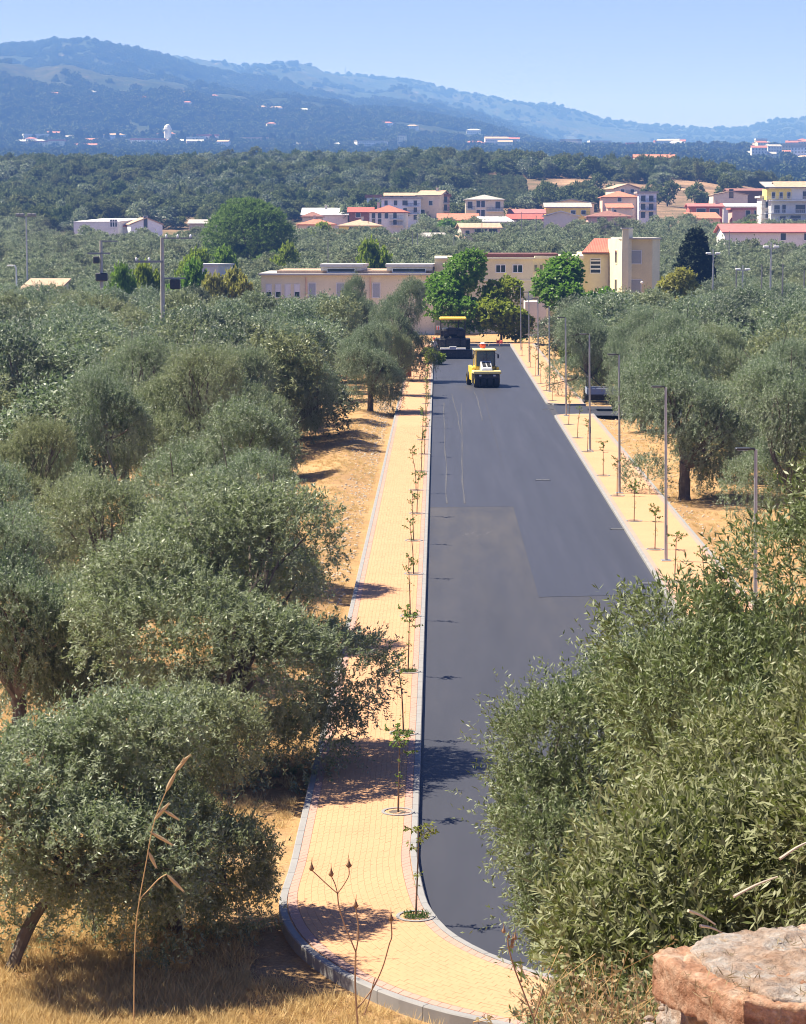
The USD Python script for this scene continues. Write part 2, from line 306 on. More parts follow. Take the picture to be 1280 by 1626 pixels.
mat('dry_ground', {'g': ('geometry', {}), 's': ('separate_xyz', {}),
    'n1': ('noise_texture', {'scale': 0.16, 'detail': 8.0, 'roughness': 0.65}), 'n2': ('noise_texture', {'scale': 1.4, 'detail': 8.0, 'roughness': 0.7}), 'n3': ('noise_texture', {'scale': 14.0, 'detail': 6.0, 'roughness': 0.7}),
    'r1': ('rgb_ramp', {'ramp': [(0.34, (0.28, 0.17, 0.09)), (0.47, (0.38, 0.235, 0.11)), (0.56, (0.40, 0.25, 0.115)), (0.68, (0.43, 0.30, 0.18))]}),
    'r2': ('rgb_ramp', {'ramp': [(0.32, (0.23, 0.15, 0.085)), (0.5, (0.38, 0.235, 0.105)), (0.66, (0.44, 0.30, 0.165))]}),
    'mx': ('mix_color', {'fac': 0.5}), 'v': ('map_range', {'from_min': 0.28, 'from_max': 0.72, 'to_min': 0.68, 'to_max': 1.22}), 'h': ('hsv', {}),
    'fd': ('map_range', {'from_min': 450.0, 'from_max': 700.0, 'clamp': True}), 'n4': ('noise_texture', {'scale': 0.045, 'detail': 6.0, 'roughness': 0.6}),
    'r4': ('rgb_ramp', {'ramp': [(0.36, (0.085, 0.075, 0.04)), (0.5, (0.17, 0.115, 0.075)), (0.62, (0.28, 0.18, 0.11)), (0.72, (0.40, 0.28, 0.17))]}), 'fm': ('mix_color', {}),
    'b': ('bump', {'strength': 0.9, 'distance': 0.06}), 'p': ('principled_bsdf', {'roughness': 0.95, 'specular_ior_level': 0.15})},
    [('g.position', 's.vector'), ('g.position', 'n1.vector'), ('g.position', 'n2.vector'), ('g.position', 'n3.vector'), ('g.position', 'n4.vector'), ('n1.fac', 'r1.fac'), ('n2.fac', 'r2.fac'), ('r1.color', 'mx.a'), ('r2.color', 'mx.b'),
     ('n3.fac', 'v.value'), ('v.result', 'h.value'), ('mx.result', 'h.color'), ('s.y', 'fd.value'), ('n4.fac', 'r4.fac'), ('fd.result', 'fm.fac'), ('h.color', 'fm.a'), ('r4.color', 'fm.b'), ('fm.result', 'p.base_color'),
     ('n3.fac', 'b.height'), ('b.normal', 'p.normal')])
mat('hill_ground', {'g': ('geometry', {}), 'n1': ('noise_texture', {'scale': 0.0035, 'detail': 9.0, 'roughness': 0.62}), 'n2': ('noise_texture', {'scale': 0.03, 'detail': 8.0, 'roughness': 0.7}),
    'r1': ('rgb_ramp', {'ramp': [(0.35, (0.012, 0.020, 0.009)), (0.5, (0.024, 0.033, 0.015)), (0.64, (0.042, 0.044, 0.024)), (0.80, (0.10, 0.08, 0.05))]}),
    'r2': ('rgb_ramp', {'ramp': [(0.36, (0.012, 0.020, 0.010)), (0.52, (0.030, 0.040, 0.020)), (0.64, (0.070, 0.060, 0.036)), (0.73, (0.42, 0.31, 0.22))]}),
    'mx': ('mix_color', {'fac': 0.55}), 'p': ('principled_bsdf', {'roughness': 1.0, 'specular_ior_level': 0.05})},
    [('g.position', 'n1.vector'), ('g.position', 'n2.vector'), ('n1.fac', 'r1.fac'), ('n2.fac', 'r2.fac'), ('r1.color', 'mx.a'), ('r2.color', 'mx.b'), ('mx.result', 'p.base_color')])
mat('haze_air', {'v': ('principled_volume', {'color': HAZE_COLOR, 'density': HAZE_DENSITY, 'anisotropy': 0.0, 'absorption_color': (1.0, 1.0, 1.0)})}, [], None, 'v.volume')
mat('smoke_air', {'v': ('principled_volume', {'color': (0.9, 0.95, 1.0), 'density': 0.006})}, [], None, 'v.volume')

# ------------------------------------------------------------ the plan of the road and its two pavements
ROAD_L, ROAD_R, WALK_L, WALK_R, ROAD_END = -0.35, 7.2, -2.65, 9.75, 237.0
KERB_H = 0.12
g2 = lambda px, py: ground(px, py, KERB_H)[:2]
inner_px = [(675, 1418), (688, 1446), (712, 1474), (740, 1493), (775, 1511), (810, 1525), (870, 1546), (950, 1567), (1010, 1580)]
outer_px = [(443, 1432), (455, 1474), (490, 1512), (540, 1545), (600, 1573), (660, 1594), (720, 1610), (790, 1625), (860, 1640), (960, 1656)]
inner = [np.array([ROAD_L, y]) for y in (ROAD_END, 200, 150, 100, 70, 55, 48, 44.5, 42.8)] + [g2(*p) for p in inner_px]
outer = [np.array([WALK_L, y]) for y in (ROAD_END, 200, 150, 100, 70, 55, 48, 44.5, 42.0)] + [g2(*p) for p in outer_px]
d = inner[-1] - inner[-2]; inner += [inner[-1] + d / np.linalg.norm(d) * k for k in (3, 7, 13)]
d = outer[-1] - outer[-2]; outer += [outer[-1] + d / np.linalg.norm(d) * k for k in (3, 7, 13)]
inner, outer = catmull(inner, 10), catmull(outer, 10)
LEFT = (inner, outer)

def right_walk(y0, y1, round0, round1):
    """The right pavement from y0 to y1 with rounded corners towards the road."""
    a = [(ROAD_R, y) for y in np.arange(y1 - (2 if round1 else 0), y0 + (2 if round0 else 0) - 0.01, -1.0)]
    arc = [(ROAD_R + 1.4 * (1 - math.cos(t)), 1.4 * math.sin(t)) for t in np.linspace(0, math.pi / 2, 7)]
    pts = ([(x, y1 - 1.4 + s) for x, s in arc[::-1]] if round1 else []) + a + ([(x, y0 + 1.4 - s) for x, s in arc] if round0 else [])
    return np.array(pts)
def offset_poly(poly, dist): return np.array(poly.buffer(dist, join_style=2).exterior.coords)[:-1]

walk_left_poly = Polygon(np.vstack([inner, outer[::-1]])).buffer(0)
def right_poly(y0, y1, r0, r1):
    p = right_walk(y0, y1, r0, r1)
    return Polygon(np.vstack([p, [(WALK_R, y0)], [(WALK_R, y1)]])).buffer(0)
RIGHT = [(56.0, 148.6, False, True), (157.0, ROAD_END + 4, True, False)]
right_polys = [right_poly(*r) for r in RIGHT]
lane_poly = Polygon([(7.603, 146.4), (9.6, 146.4), (9.6, 148.7), (40, 146.0), (40, 154.0), (9.6, 156.6), (9.6, 159.4), (7.603, 159.4)])
mid = 0.5 * (resample(inner, 400) + resample(outer, 400))
curve = mid[mid[:, 1] < 44]
road_poly = Polygon([(-0.6, ROAD_END), (7.6, ROAD_END), (7.6, 58), (9, 54), (14, 51), (20, 50)] + [tuple(p) for p in curve[::-1] if p[0] < 20][0:] + [(-0.6, 44.5)]).buffer(0)
flat = shapely.union_all([road_poly, walk_left_poly.buffer(-0.9), lane_poly] + [p.buffer(-0.6) for p in right_polys])

# ------------------------------------------------------------ the ground: one sheet from the wall under the camera to beyond the wooded ridge
def ridge(x, y):
    u = x / np.maximum(y, 1.0)
    top = np.interp(u, [-0.22, -0.08, 0.0, 0.055, 0.11, 0.145, 0.17], [35.5, 37, 38.5, 37.5, 33, 26, 20])
    k = top / 38.0
    return np.interp(y, [0, 330, 480, 640, 720, 800, 900, 1000, 1080, 1200, 1500], [0, 0, 5, 10, 13.5, 19, 29, 37, 38, 30, 14]) * np.where(y > 720, np.interp(y, [720, 1000], [1, 1]) * 0 + np.interp(y, [720, 1000], [0, 1]) * k + 1 - np.interp(y, [720, 1000], [0, 1]), 1)
def ground_z(x, y):
    x, y = np.asarray(x, float), np.asarray(y, float)
    z = ridge(x, y)
    n1 = meshkit.fbm(np.stack([x / 9, y / 9, 0 * x], -1), 4, 3) - 0.5
    n2 = meshkit.fbm(np.stack([x / 1.6, y / 1.6, 0 * x + 5], -1), 3, 9) - 0.5
    nf = meshkit.fbm(np.stack([x / 60, y / 60, 0 * x], -1), 4, 21) - 0.5
    z = z + nf * np.interp(y, [300, 480, 700], [0, 2.0, 6.0])
    away = np.clip(np.minimum(np.abs(x - WALK_L) / 3, 1), 0, 1)
    z = z + (n1 * 0.7 + n2 * 0.22) * np.where((x > WALK_L - 0.2) & (x < WALK_R + 0.2), 0.25, np.clip(np.maximum(WALK_L - x, x - WALK_R) / 8.0, 0.16, 1))
    z = z - 0.13 + np.where(x < WALK_L, 0.30 * np.exp(-((x + 4.6) / 1.1) ** 2) * np.interp(y, [55, 75, 150, 170], [0, 1, 1, 0]), 0)
    z = z - np.where(x > WALK_R, 0.12 * np.exp(-((x - 11.0) / 1.0) ** 2), 0)
    bank = np.maximum(9.7 - 0.345 * np.maximum(y - 2, 0), 0)
    return z + bank + np.where((y < 29), n1 * 0.6 * np.clip((29 - y) / 6, 0, 1), 0)
ys = np.concatenate([np.arange(-60, 28, 2.0), np.arange(28, 120, 0.45), np.arange(120, 250, 1.0), np.arange(250, 500, 5.0), np.arange(500, 1520, 9.0)])
us = np.linspace(-1, 1, 281); us = np.sign(us) * np.abs(us) ** 1.55
X = us[None, :] * (34 + 0.32 * np.maximum(ys, 0))[:, None] + 2.0; Y = np.repeat(ys[:, None], len(us), 1)
Z = ground_z(X, Y)
near = (Y > 28) & (Y < 250)
inside = np.zeros_like(near); inside[near] = shapely.contains_xy(flat, X[near], Y[near])
Z = np.where(inside, -0.32, Z)
def grid_faces(r, c):
    i = np.arange(r * c).reshape(r, c); return np.stack([i[:-1, :-1], i[:-1, 1:], i[1:, 1:], i[1:, :-1]], -1).reshape(-1, 4)
obj('ground', (np.stack([X, Y, Z], -1).reshape(-1, 3), grid_faces(*X.shape)), 'dry_ground', kind='structure', smooth=True)

def sheet(poly, z):
    v, f = trimesh.creation.triangulate_polygon(poly, engine='earcut'); v = np.asarray(v)
    f = np.asarray(f); a = v[f]; s = np.cross(a[:, 1] - a[:, 0], a[:, 2] - a[:, 0]); f = np.where(s[:, None] < 0, f[:, ::-1], f)
    return np.c_[v, np.full(len(v), z)], f
road = thing('road', None, None, kind='structure')
obj('carriageway', sheet(road_poly, 0.0), 'asphalt_old', road)
obj('asphalt_layer', sheet(Polygon([(ROAD_L + 0.02, 99.0), (3.2, 99.3), (3.22, ROAD_END - 0.5), (ROAD_L + 0.02, ROAD_END - 0.5)]), 0.004), 'asphalt_new', road)
obj('asphalt_layer', sheet(Polygon([(3.2, 74.5), (ROAD_R - 0.02, 75.2), (ROAD_R - 0.02, ROAD_END - 0.5), (3.26, ROAD_END - 0.5), (3.24, 130), (3.17, 99)]), 0.008), 'asphalt_new', road)
rng = np.random.default_rng(5)
def streak(x0, y0, x1, y1, w, name, m, z=0.0125):
    n = 14; t = np.linspace(0, 1, n); wob = np.cumsum(rng.normal(0, 0.03, n))
    cx = x0 + (x1 - x0) * t + wob - wob[-1] * t; cy = y0 + (y1 - y0) * t; ww = w * rng.uniform(0.3, 1.2, n)
    L, R = np.stack([cx - ww, cy, 0 * cx + z], -1), np.stack([cx + ww, cy, 0 * cx + z], -1)
    v = np.vstack([L, R]); f = np.array([[i, n + i, n + i + 1, i + 1] for i in range(n - 1)]); return obj(name, (v, f), m, road)
for (a, b, c, e) in ((706, 640, 710, 800), (733, 640, 738, 800), (752, 622, 766, 668), (718, 625, 733, 690)):
    p, q = ground(a, b), ground(c, e); streak(p[0], p[1], q[0], q[1], 0.035, 'dust_streak', 'dust_streak')
for k in range(7):
    p = ground(728 + 8.5 * k, 847 + rng.uniform(-3, 4)); streak(p[0] - 0.10, p[1] - 0.5, p[0] + 0.11, p[1] + 0.4, 0.016, 'chalk_mark', 'chalk', 0.006)
for k in range(16):
    x, y = rng.uniform(3.6, 6.9), rng.uniform(78, 200); streak(x - rng.uniform(0.2, 0.6), y, x + rng.uniform(0.2, 0.6), y + rng.uniform(-0.4, 0.6), 0.01, 'chalk_mark', 'chalk')
obj('carriageway', sheet(lane_poly, 0.0), 'asphalt_new', road)

# ------------------------------------------------------------ pavements: kerb stones one by one, paving blocks as laid
def stones(line, width, side, z0, z1, length, gap=0.012):
    """Kerb stones along a line, on its left (side=1) or right (-1); returns one mesh for each stone."""
    L = np.linalg.norm(np.diff(line, axis=0), axis=1).sum(); n = max(1, int(L / length)); p = resample(line, n * 4 + 1); out = []
    t = unit(np.gradient(p, axis=0)); nrm = np.stack([-t[:, 1], t[:, 0]], -1) * side
    for k in range(n):
        i, j = 4 * k, 4 * k + 4; a, b = p[i] + t[i] * gap / 2, p[j] - t[j] * gap / 2
        c = 0.018; dz = 0.0
        prof = [(0, z0), (0, z1 - c), (c, z1), (width, z1), (width, z0)]
        seg = [(a, nrm[i]), (p[i + 2], nrm[i + 2]), (b, nrm[j])]
        v = np.array([[*(q + m * u), z + dz] for q, m in seg for u, z in prof]); f = []
        for s in range(2):
            for e in range(5):
                g = (e + 1) % 5; f += [[s * 5 + e, s * 5 + g, s * 5 + 5 + g], [s * 5 + e, s * 5 + 5 + g, s * 5 + 5 + e]]
        f += [[0, 2, 1], [0, 3, 2], [0, 4, 3], [10, 11, 12], [10, 12, 13], [10, 13, 14]]
        m = trimesh.Trimesh(v, f, process=False); m.fix_normals(); out.append((p[i + 2], m))
    return out
def blocks(inner, outer, t0, t1, cols, ds, z, seed, lo=None, hi=None, gap=0.0022, h=0.03):
    """Paving blocks between two lines sampled alike; t from the inner to the outer line."""
    rr = np.random.default_rng(seed)
    L = np.linalg.norm(np.diff(inner, axis=0), axis=1).sum(); n = int(L / ds); I, O = resample(inner, n + 1), resample(outer, n + 1)
    te = np.linspace(t0, t1, cols + 1); mb_v, mb_f, c = [], [], 0
    W = np.linalg.norm(O - I, axis=1)
    for k in range(n):
        ymid = 0.5 * (I[k, 1] + O[k, 1])
        if (lo is not None and ymid < lo) or (hi is not None and ymid > hi): continue
        for q in range(cols):
            s = 0.5 * (q % 2); a, b = k + s, k + 1 + s
            if b > n: continue
            def P(i, t):
                i0 = int(min(math.floor(i), n - 1)); f = i - i0; return (I[i0] * (1 - f) + I[i0 + 1] * f) * (1 - t) + (O[i0] * (1 - f) + O[i0 + 1] * f) * t
            gt = gap / W[k]; ga = gap / ds
            cs = [P(a + ga, te[q] + gt), P(b - ga, te[q] + gt), P(b - ga, te[q + 1] - gt), P(a + ga, te[q + 1] - gt)]
            dz = rr.normal(0, 0.0012, 4)
            mb_v += [[*p, z + e] for p, e in zip(cs, dz)] + [[*p, z - h] for p in cs]
            mb_f += [[c, c + 1, c + 2], [c, c + 2, c + 3]] + [[c + i, c + 4 + i, c + 4 + (i + 1) % 4] for i in range(4)] + [[c + i, c + 4 + (i + 1) % 4, c + (i + 1) % 4] for i in range(4)]
            c += 8
    m = trimesh.Trimesh(np.array(mb_v), np.array(mb_f), process=False)
    if m.face_normals[0][2] < 0: m.invert()
    return m
walk = thing('pavement', None, None, kind='structure')
NEAR_Y = 140.0
ST_W = 0.13
I2, O2 = resample(inner, 900), resample(outer, 900)
nI = unit(O2 - I2)
def between(t): return I2 + (O2 - I2) * t
obj('bed', sheet(Polygon(np.vstack([between(0.03), between(0.97)[::-1]])).buffer(0), KERB_H - 0.018), 'paver_joint', walk)
for side, line in ((1, inner), (-1, outer)):
    far = []
    for p, m in stones(line[line[:, 1] < 140] if True else line, ST_W, -1 if side == 1 else 1, -0.30, KERB_H, 1.0):
        obj('kerb_stone', m, 'kerb_concrete', walk)
    fl = line[line[:, 1] >= 139]
    obj('kerb_stones', trimesh.util.concatenate([m for p, m in stones(fl, ST_W, -1 if side == 1 else 1, -0.3, KERB_H, 1.0)]), 'kerb_concrete', walk, kind='stuff')
tI = ST_W / 2.3 + 0.002
obj('border_blocks', blocks(I2, O2, tI, tI + 0.066, 1, 0.2, KERB_H - 0.003, 1, hi=NEAR_Y, gap=0.004), 'paver_pink', walk, kind='stuff')
obj('border_blocks', blocks(I2, O2, 1 - tI - 0.066, 1 - tI, 1, 0.2, KERB_H - 0.003, 2, hi=NEAR_Y, gap=0.004), 'paver_pink', walk, kind='stuff')
obj('paving_blocks', blocks(I2, O2, tI + 0.067, 1 - tI - 0.067, 16, 0.22, KERB_H - 0.003, 3, hi=NEAR_Y), 'paver_yellow', walk, kind='stuff')
def strip(I, O, t0, t1, sel, z, m, name):
    k = np.nonzero(sel)[0]; a, b = (I + (O - I) * t0)[k], (I + (O - I) * t1)[k]; n = len(k)
    v = np.vstack([np.c_[a, np.full(n, z)], np.c_[b, np.full(n, z)]]); f = np.array([[i, i + 1, n + i + 1, n + i] for i in range(n - 1)])
    tmh = trimesh.Trimesh(v, np.vstack([f[:, [0, 1, 2]], f[:, [0, 2, 3]]]), process=False)
    if tmh.face_normals[0][2] < 0: tmh.invert()
    obj(name, tmh, m, walk)
fs = I2[:, 1] > NEAR_Y - 0.3
for a, b, m, n in ((tI, tI + 0.066, 'paver_pink', 'border_paving'), (tI + 0.067, 1 - tI - 0.067, 'paver_yellow', 'paving'), (1 - tI - 0.066, 1 - tI, 'paver_pink', 'border_paving')):
    strip(I2, O2, a, b, fs, KERB_H - 0.004, m, n)
for (y0, y1, r0, r1), poly in zip(RIGHT, right_polys):
    walk = thing('pavement', None, None, kind='structure')
    line = right_walk(y0, y1, r0, r1)
    core = poly.buffer(-ST_W, join_style=2)
    obj('bed', sheet(poly.buffer(-0.05), KERB_H - 0.018), 'paver_joint', walk)
    edge = np.array([(WALK_R, y1), (WALK_R, y0)])
    ends = []
    if r1: ends.append(np.array([(ROAD_R + 1.4, y1), (WALK_R, y1)]))
    if r0: ends.append(np.array([(WALK_R, y0), (ROAD_R + 1.4, y0)]))
    for ln, s in [(resample(line, 300), 1), (edge, -1)] + [(resample(e, 20), 1) for e in ends]:
        for p, m in stones(ln, ST_W, s, -0.30, KERB_H, 1.0 if y0 < 100 else 2.0): obj('kerb_stone', m, 'kerb_concrete', walk)
    inn = core.buffer(-0.15, join_style=2)
    obj('border_paving', sheet(core.difference(inn.buffer(0.002)) if False else core, KERB_H - 0.010), 'paver_pink', walk)
    obj('paving', sheet(inn, KERB_H - 0.005), 'paver_yellow', walk)
# the low light kerb and the sandy strip that close the road's far end
rend = thing('road_end', None, None, kind='structure')
plain('sand', (0.27, 0.175, 0.105), 0.95, 0, 0.35, 1.2)
obj('sandy_strip', box(-3.2, 9.7, ROAD_END + 4.1, ROAD_END + 6.5, -0.3, 0.05), 'sand', rend); obj('sandy_strip', box(-3.2, 7.15, ROAD_END + 0.31, ROAD_END + 4.0, -0.3, 0.045), 'sand', rend)
for k in range(7): obj('kerb_stone', rbox(-0.2 + 1.06 * k, 0.82 + 1.06 * k, ROAD_END + 0.05, ROAD_END + 0.3, 0, 0.25, 0.02), 'kerb_concrete', rend)

# ------------------------------------------------------------ the hills beyond the valley
def prof(pts, px): a = np.array(pts, float); return np.interp(px, a[:, 0], a[:, 1])
Y_FRONT = [(-500, 130), (-200, 120), (0, 106), (60, 116), (100, 106), (150, 117), (200, 127), (250, 130), (320, 147), (400, 162), (480, 162), (560, 177), (640, 182), (700, 194), (780, 208), (850, 230), (900, 240), (1000, 243), (1800, 243)]
Y_MID = [(-500, 95), (-200, 90), (0, 84), (50, 80), (95, 74), (140, 74), (190, 84), (230, 90), (270, 99), (320, 117), (380, 127), (440, 133), (500, 147), (560, 162), (620, 168), (700, 178), (760, 190), (830, 212), (900, 236), (1800, 240)]
Y_FAR = [(-500, 112), (200, 108), (300, 103), (340, 107), (400, 112), (440, 112), (480, 114), (520, 121), (560, 122), (600, 128), (650, 134), (690, 143), (720, 153), (770, 160), (800, 164), (850, 168), (880, 170), (920, 182), (960, 193), (1000, 199), (1050, 204), (1100, 206), (1150, 207), (1180, 206), (1200, 200), (1240, 193), (1280, 190), (1500, 175), (1800, 170)]
hp = np.linspace(-420, 1700, 900)
hd = np.concatenate([np.arange(1250, 3000, 70.0), np.arange(3000, 4300, 12.0), np.arange(4300, 5700, 22.0), np.arange(5700, 8200, 40.0), np.arange(8200, 10600, 150.0)])
dirs = np.array([ray(p, 364) for p in hp]); dirs /= dirs[:, 1:2]
def zsky(y, D): return CAM[2] + (364 - y) / F_PX * D * 1.0
def hill_heights(pxs, D):
    """D (n,), pxs (m,) -> heights (n, m)"""
    zf, zm, zr = zsky(prof(Y_FRONT, pxs), 4200), zsky(prof(Y_MID, pxs), 5600), zsky(prof(Y_FAR, pxs), 8000)
    b0 = zsky(243, 3000)
    kd = np.array([1250, 1400, 2600, 3000, 3350, 3800, 4200, 4650, 5150, 5600, 6200, 7100, 8000, 10600])
    one = np.ones_like(pxs)
    kz = np.stack([12 * one, 30 * one, 88 * one, b0 * one, b0 + 0.20 * (zf - b0), b0 + 0.66 * (zf - b0), zf, zf + 0.12 * (zm - zf), zf + 0.55 * (zm - zf), zm, zm + 0.1 * (zr - zm), zm + 0.5 * (zr - zm), zr, zr - 350])
    out = np.empty((len(D), len(pxs)))
    for i in range(len(pxs)): out[:, i] = np.interp(D, kd, kz[:, i])
    return out
HZ = hill_heights(hp, hd)
HX, HY = hd[:, None] * dirs[None, :, 0], np.repeat(hd[:, None], len(hp), 1)
rel = np.clip((hd - 3000) / 500, 0, 1)[:, None]
crest = np.minimum(np.minimum(np.abs(hd - 4200) / 350, np.abs(hd - 5600) / 450), np.abs(hd - 8000) / 700)[:, None].clip(0.10, 1)
P3 = np.stack([HX, HY, 0 * HX], -1)
nb = meshkit.fbm(P3 / 420, 5, 41); rg = 1 - np.abs(2 * meshkit.fbm(P3 / 300 + 7, 4, 77) - 1)
HZ = HZ + rel * crest * np.clip((HZ - zsky(243, hd)[:, None] - 25) / 110, 0.04, 1) * ((nb - 0.5) * 120 + (rg - 0.75) * 70) + rel * np.clip((HZ - zsky(243, hd)[:, None]) / 90, 0.1, 1) * (meshkit.fbm(P3 / 45, 3, 5) - 0.5) * 16
obj('hills', (np.stack([HX, HY, HZ], -1).reshape(-1, 3), grid_faces(*HX.shape)), 'hill_ground', kind='structure', smooth=True)
from scipy.interpolate import RegularGridInterpolator
_hz = RegularGridInterpolator((hd, hp), HZ, bounds_error=False, fill_value=None)
def hill_at(px, D):
    z = float(_hz((D, px))); r = ray(px, 364); return np.array([r[0] / r[1] * D, D, z])

# ------------------------------------------------------------ the blue air
hz = thing('haze', 'thin blue summer haze over the valley and the hills', 'haze', kind='stuff') if False else None
hm = obj('haze', box(-4200, 4200, -200, 11200, -1.6, 600), 'haze_air', kind='stuff')
# ------------------------------------------------------------ buildings
def tri_roof(w, dp, h, kind, over=0.5, thick=0.22, y0=0.0):
    """A roof as a closed slab above z = 0 over a w x dp plan whose front runs along y = y0."""
    x0, x1, a, b = -w / 2 - over, w / 2 + over, y0 - over, y0 + dp + over
    if kind == 'hip':
        k = min(w, dp) / 2 + over
        if w >= dp: r = [(x0 + k, (a + b) / 2), (x1 - k, (a + b) / 2)]
        else: r = [(0, a + k), (0, b - k)]
        top = [(x0, a, 0), (x1, a, 0), (x1, b, 0), (x0, b, 0), (*r[0], h), (*r[1], h)]
        f = [[0, 1, 5], [0, 5, 4], [1, 2, 5], [2, 3, 4], [2, 4, 5], [3, 0, 4]] if w >= dp else [[0, 1, 4], [1, 2, 5], [1, 5, 4], [2, 3, 5], [3, 0, 4], [3, 4, 5]]
    elif kind == 'side':      # ridge along x, slope to the viewer
        top = [(x0, a, 0), (x1, a, 0), (x1, b, 0), (x0, b, 0), (x0, (a + b) / 2, h), (x1, (a + b) / 2, h)]
        f = [[0, 1, 5], [0, 5, 4], [2, 3, 4], [2, 4, 5]]
    elif kind == 'front':     # ridge along y, gable to the viewer
        top = [(x0, a, 0), (x1, a, 0), (x1, b, 0), (x0, b, 0), (0, a, h), (0, b, h)]
        f = [[1, 2, 5], [1, 5, 4], [3, 0, 4], [3, 4, 5]]
    elif kind == 'mono':      # one slope falling to the viewer
        top = [(x0, a, 0), (x1, a, 0), (x1, b, h), (x0, b, h)]
        f = [[0, 1, 2], [0, 2, 3]]
    else:
        top = [(x0, a, h), (x1, a, h), (x1, b, h), (x0, b, h)]; f = [[0, 1, 2], [0, 2, 3]]; thick = h
    v = np.array(top, float); lo = v - [0, 0, thick]; n = len(v); f = list(f)
    edges = {}
    for t in f:
        for i in range(3): edges[(t[i], t[(i + 1) % 3])] = 1
    walls = [e for e in edges if (e[1], e[0]) not in edges]
    F = f + [[n + t[2], n + t[1], n + t[0]] for t in f]
    for p, q in walls: F += [[q, p, n + p], [q, n + p, n + q]]
    return np.vstack([v, lo]), np.array(F)
def gable_wall(w, dp, h, rise, kind):
    """The walls as a closed solid from z = -2 up to h, with gable triangles under the roof."""
    x0, x1 = -w / 2, w / 2
    if kind == 'front': sec = [(x0, -2), (x1, -2), (x1, h), (0, h + rise), (x0, h)]; ext, ax = (0, dp), 'y'
    elif kind == 'side': sec = [(0, -2), (dp, -2), (dp, h), (dp / 2, h + rise), (0, h)]; ext, ax = (x0, x1), 'x'
    elif kind == 'mono': sec = [(0, -2), (dp, -2), (dp, h + rise), (0, h)]; ext, ax = (x0, x1), 'x'
    else: return box(x0, x1, 0, dp, -2, h)
    n = len(sec); P = lambda s, e: (s[0], e, s[1]) if ax == 'y' else (e, s[0], s[1])
    v = [P(s, ext[0]) for s in sec] + [P(s, ext[1]) for s in sec]
    f = [[0, i, i + 1] for i in range(1, n - 1)] + [[n, n + i + 1, n + i] for i in range(1, n - 1)]
    for i in range(n): j = (i + 1) % n; f += [[i, n + i, n + j], [i, n + j, j]]
    m = trimesh.Trimesh(v, f, process=False); m.fix_normals(); return m
def window(parent, x, z, w, h, pane='pane_dark', frame='shutter_white', shutter=None, name='window', y=0.0):
    """A window in a wall whose face is the plane y: surround proud of the wall, the pane set back in it."""
    b = 0.09; m = MB()
    m.box(x - w / 2 - b, x + w / 2 + b, y - 0.05, y + 0.05, z - b - 0.03, z); m.box(x - w / 2 - b, x + w / 2 + b, y - 0.04, y + 0.05, z + h, z + h + b)
    m.box(x - w / 2 - b, x - w / 2, y - 0.04, y + 0.05, z, z + h); m.box(x + w / 2, x + w / 2 + b, y - 0.04, y + 0.05, z, z + h)
    o = obj(name, m.mesh(), frame, parent)
    obj('pane', box(x - w / 2, x + w / 2, y - 0.012, y + 0.02, z, z + h), pane, o)
    if shutter == 'half': obj('shutter', box(x - w / 2 + 0.01, x + w / 2 - 0.01, y - 0.03, y - 0.014, z + h * 0.45, z + h - 0.01), 'shutter_white', o)
    elif shutter == 'bars':
        for k in range(1, 4): obj('bar', box(x - w / 2, x + w / 2, y - 0.03, y - 0.014, z + h * k / 4 - 0.09, z + h * k / 4 + 0.09), 'shutter_white', o)
    elif shutter == 'mid': obj('bar', box(x - 0.04, x + 0.04, y - 0.03, y - 0.014, z, z + h), frame, o)
    return o
def balcony(parent, x0, x1, z, depth=1.1, rail='dark_metal', y=0.0, slab='wall_white', solid=False):
    o = obj('balcony', box(x0, x1, y - depth, y - 0.003, z - 0.16, z), slab, parent)
    m = MB()
    if solid: m.box(x0, x1, y - depth - 0.01, y - depth + 0.1, z + 0.001, z + 0.9)
    else:
        m.box(x0, x1, y - depth + 0.02, y - depth + 0.06, z + 0.9, z + 0.95)
        for x in np.arange(x0 + 0.02, x1, 0.16): m.box(x, x + 0.03, y - depth + 0.03, y - depth + 0.05, z + 0.001, z + 0.9)
        for xx in (x0, x1 - 0.04): m.box(xx, xx + 0.04, y - depth + 0.06, y - 0.02, z + 0.9, z + 0.95)
    obj('railing', m.mesh(), slab if solid else rail, o)
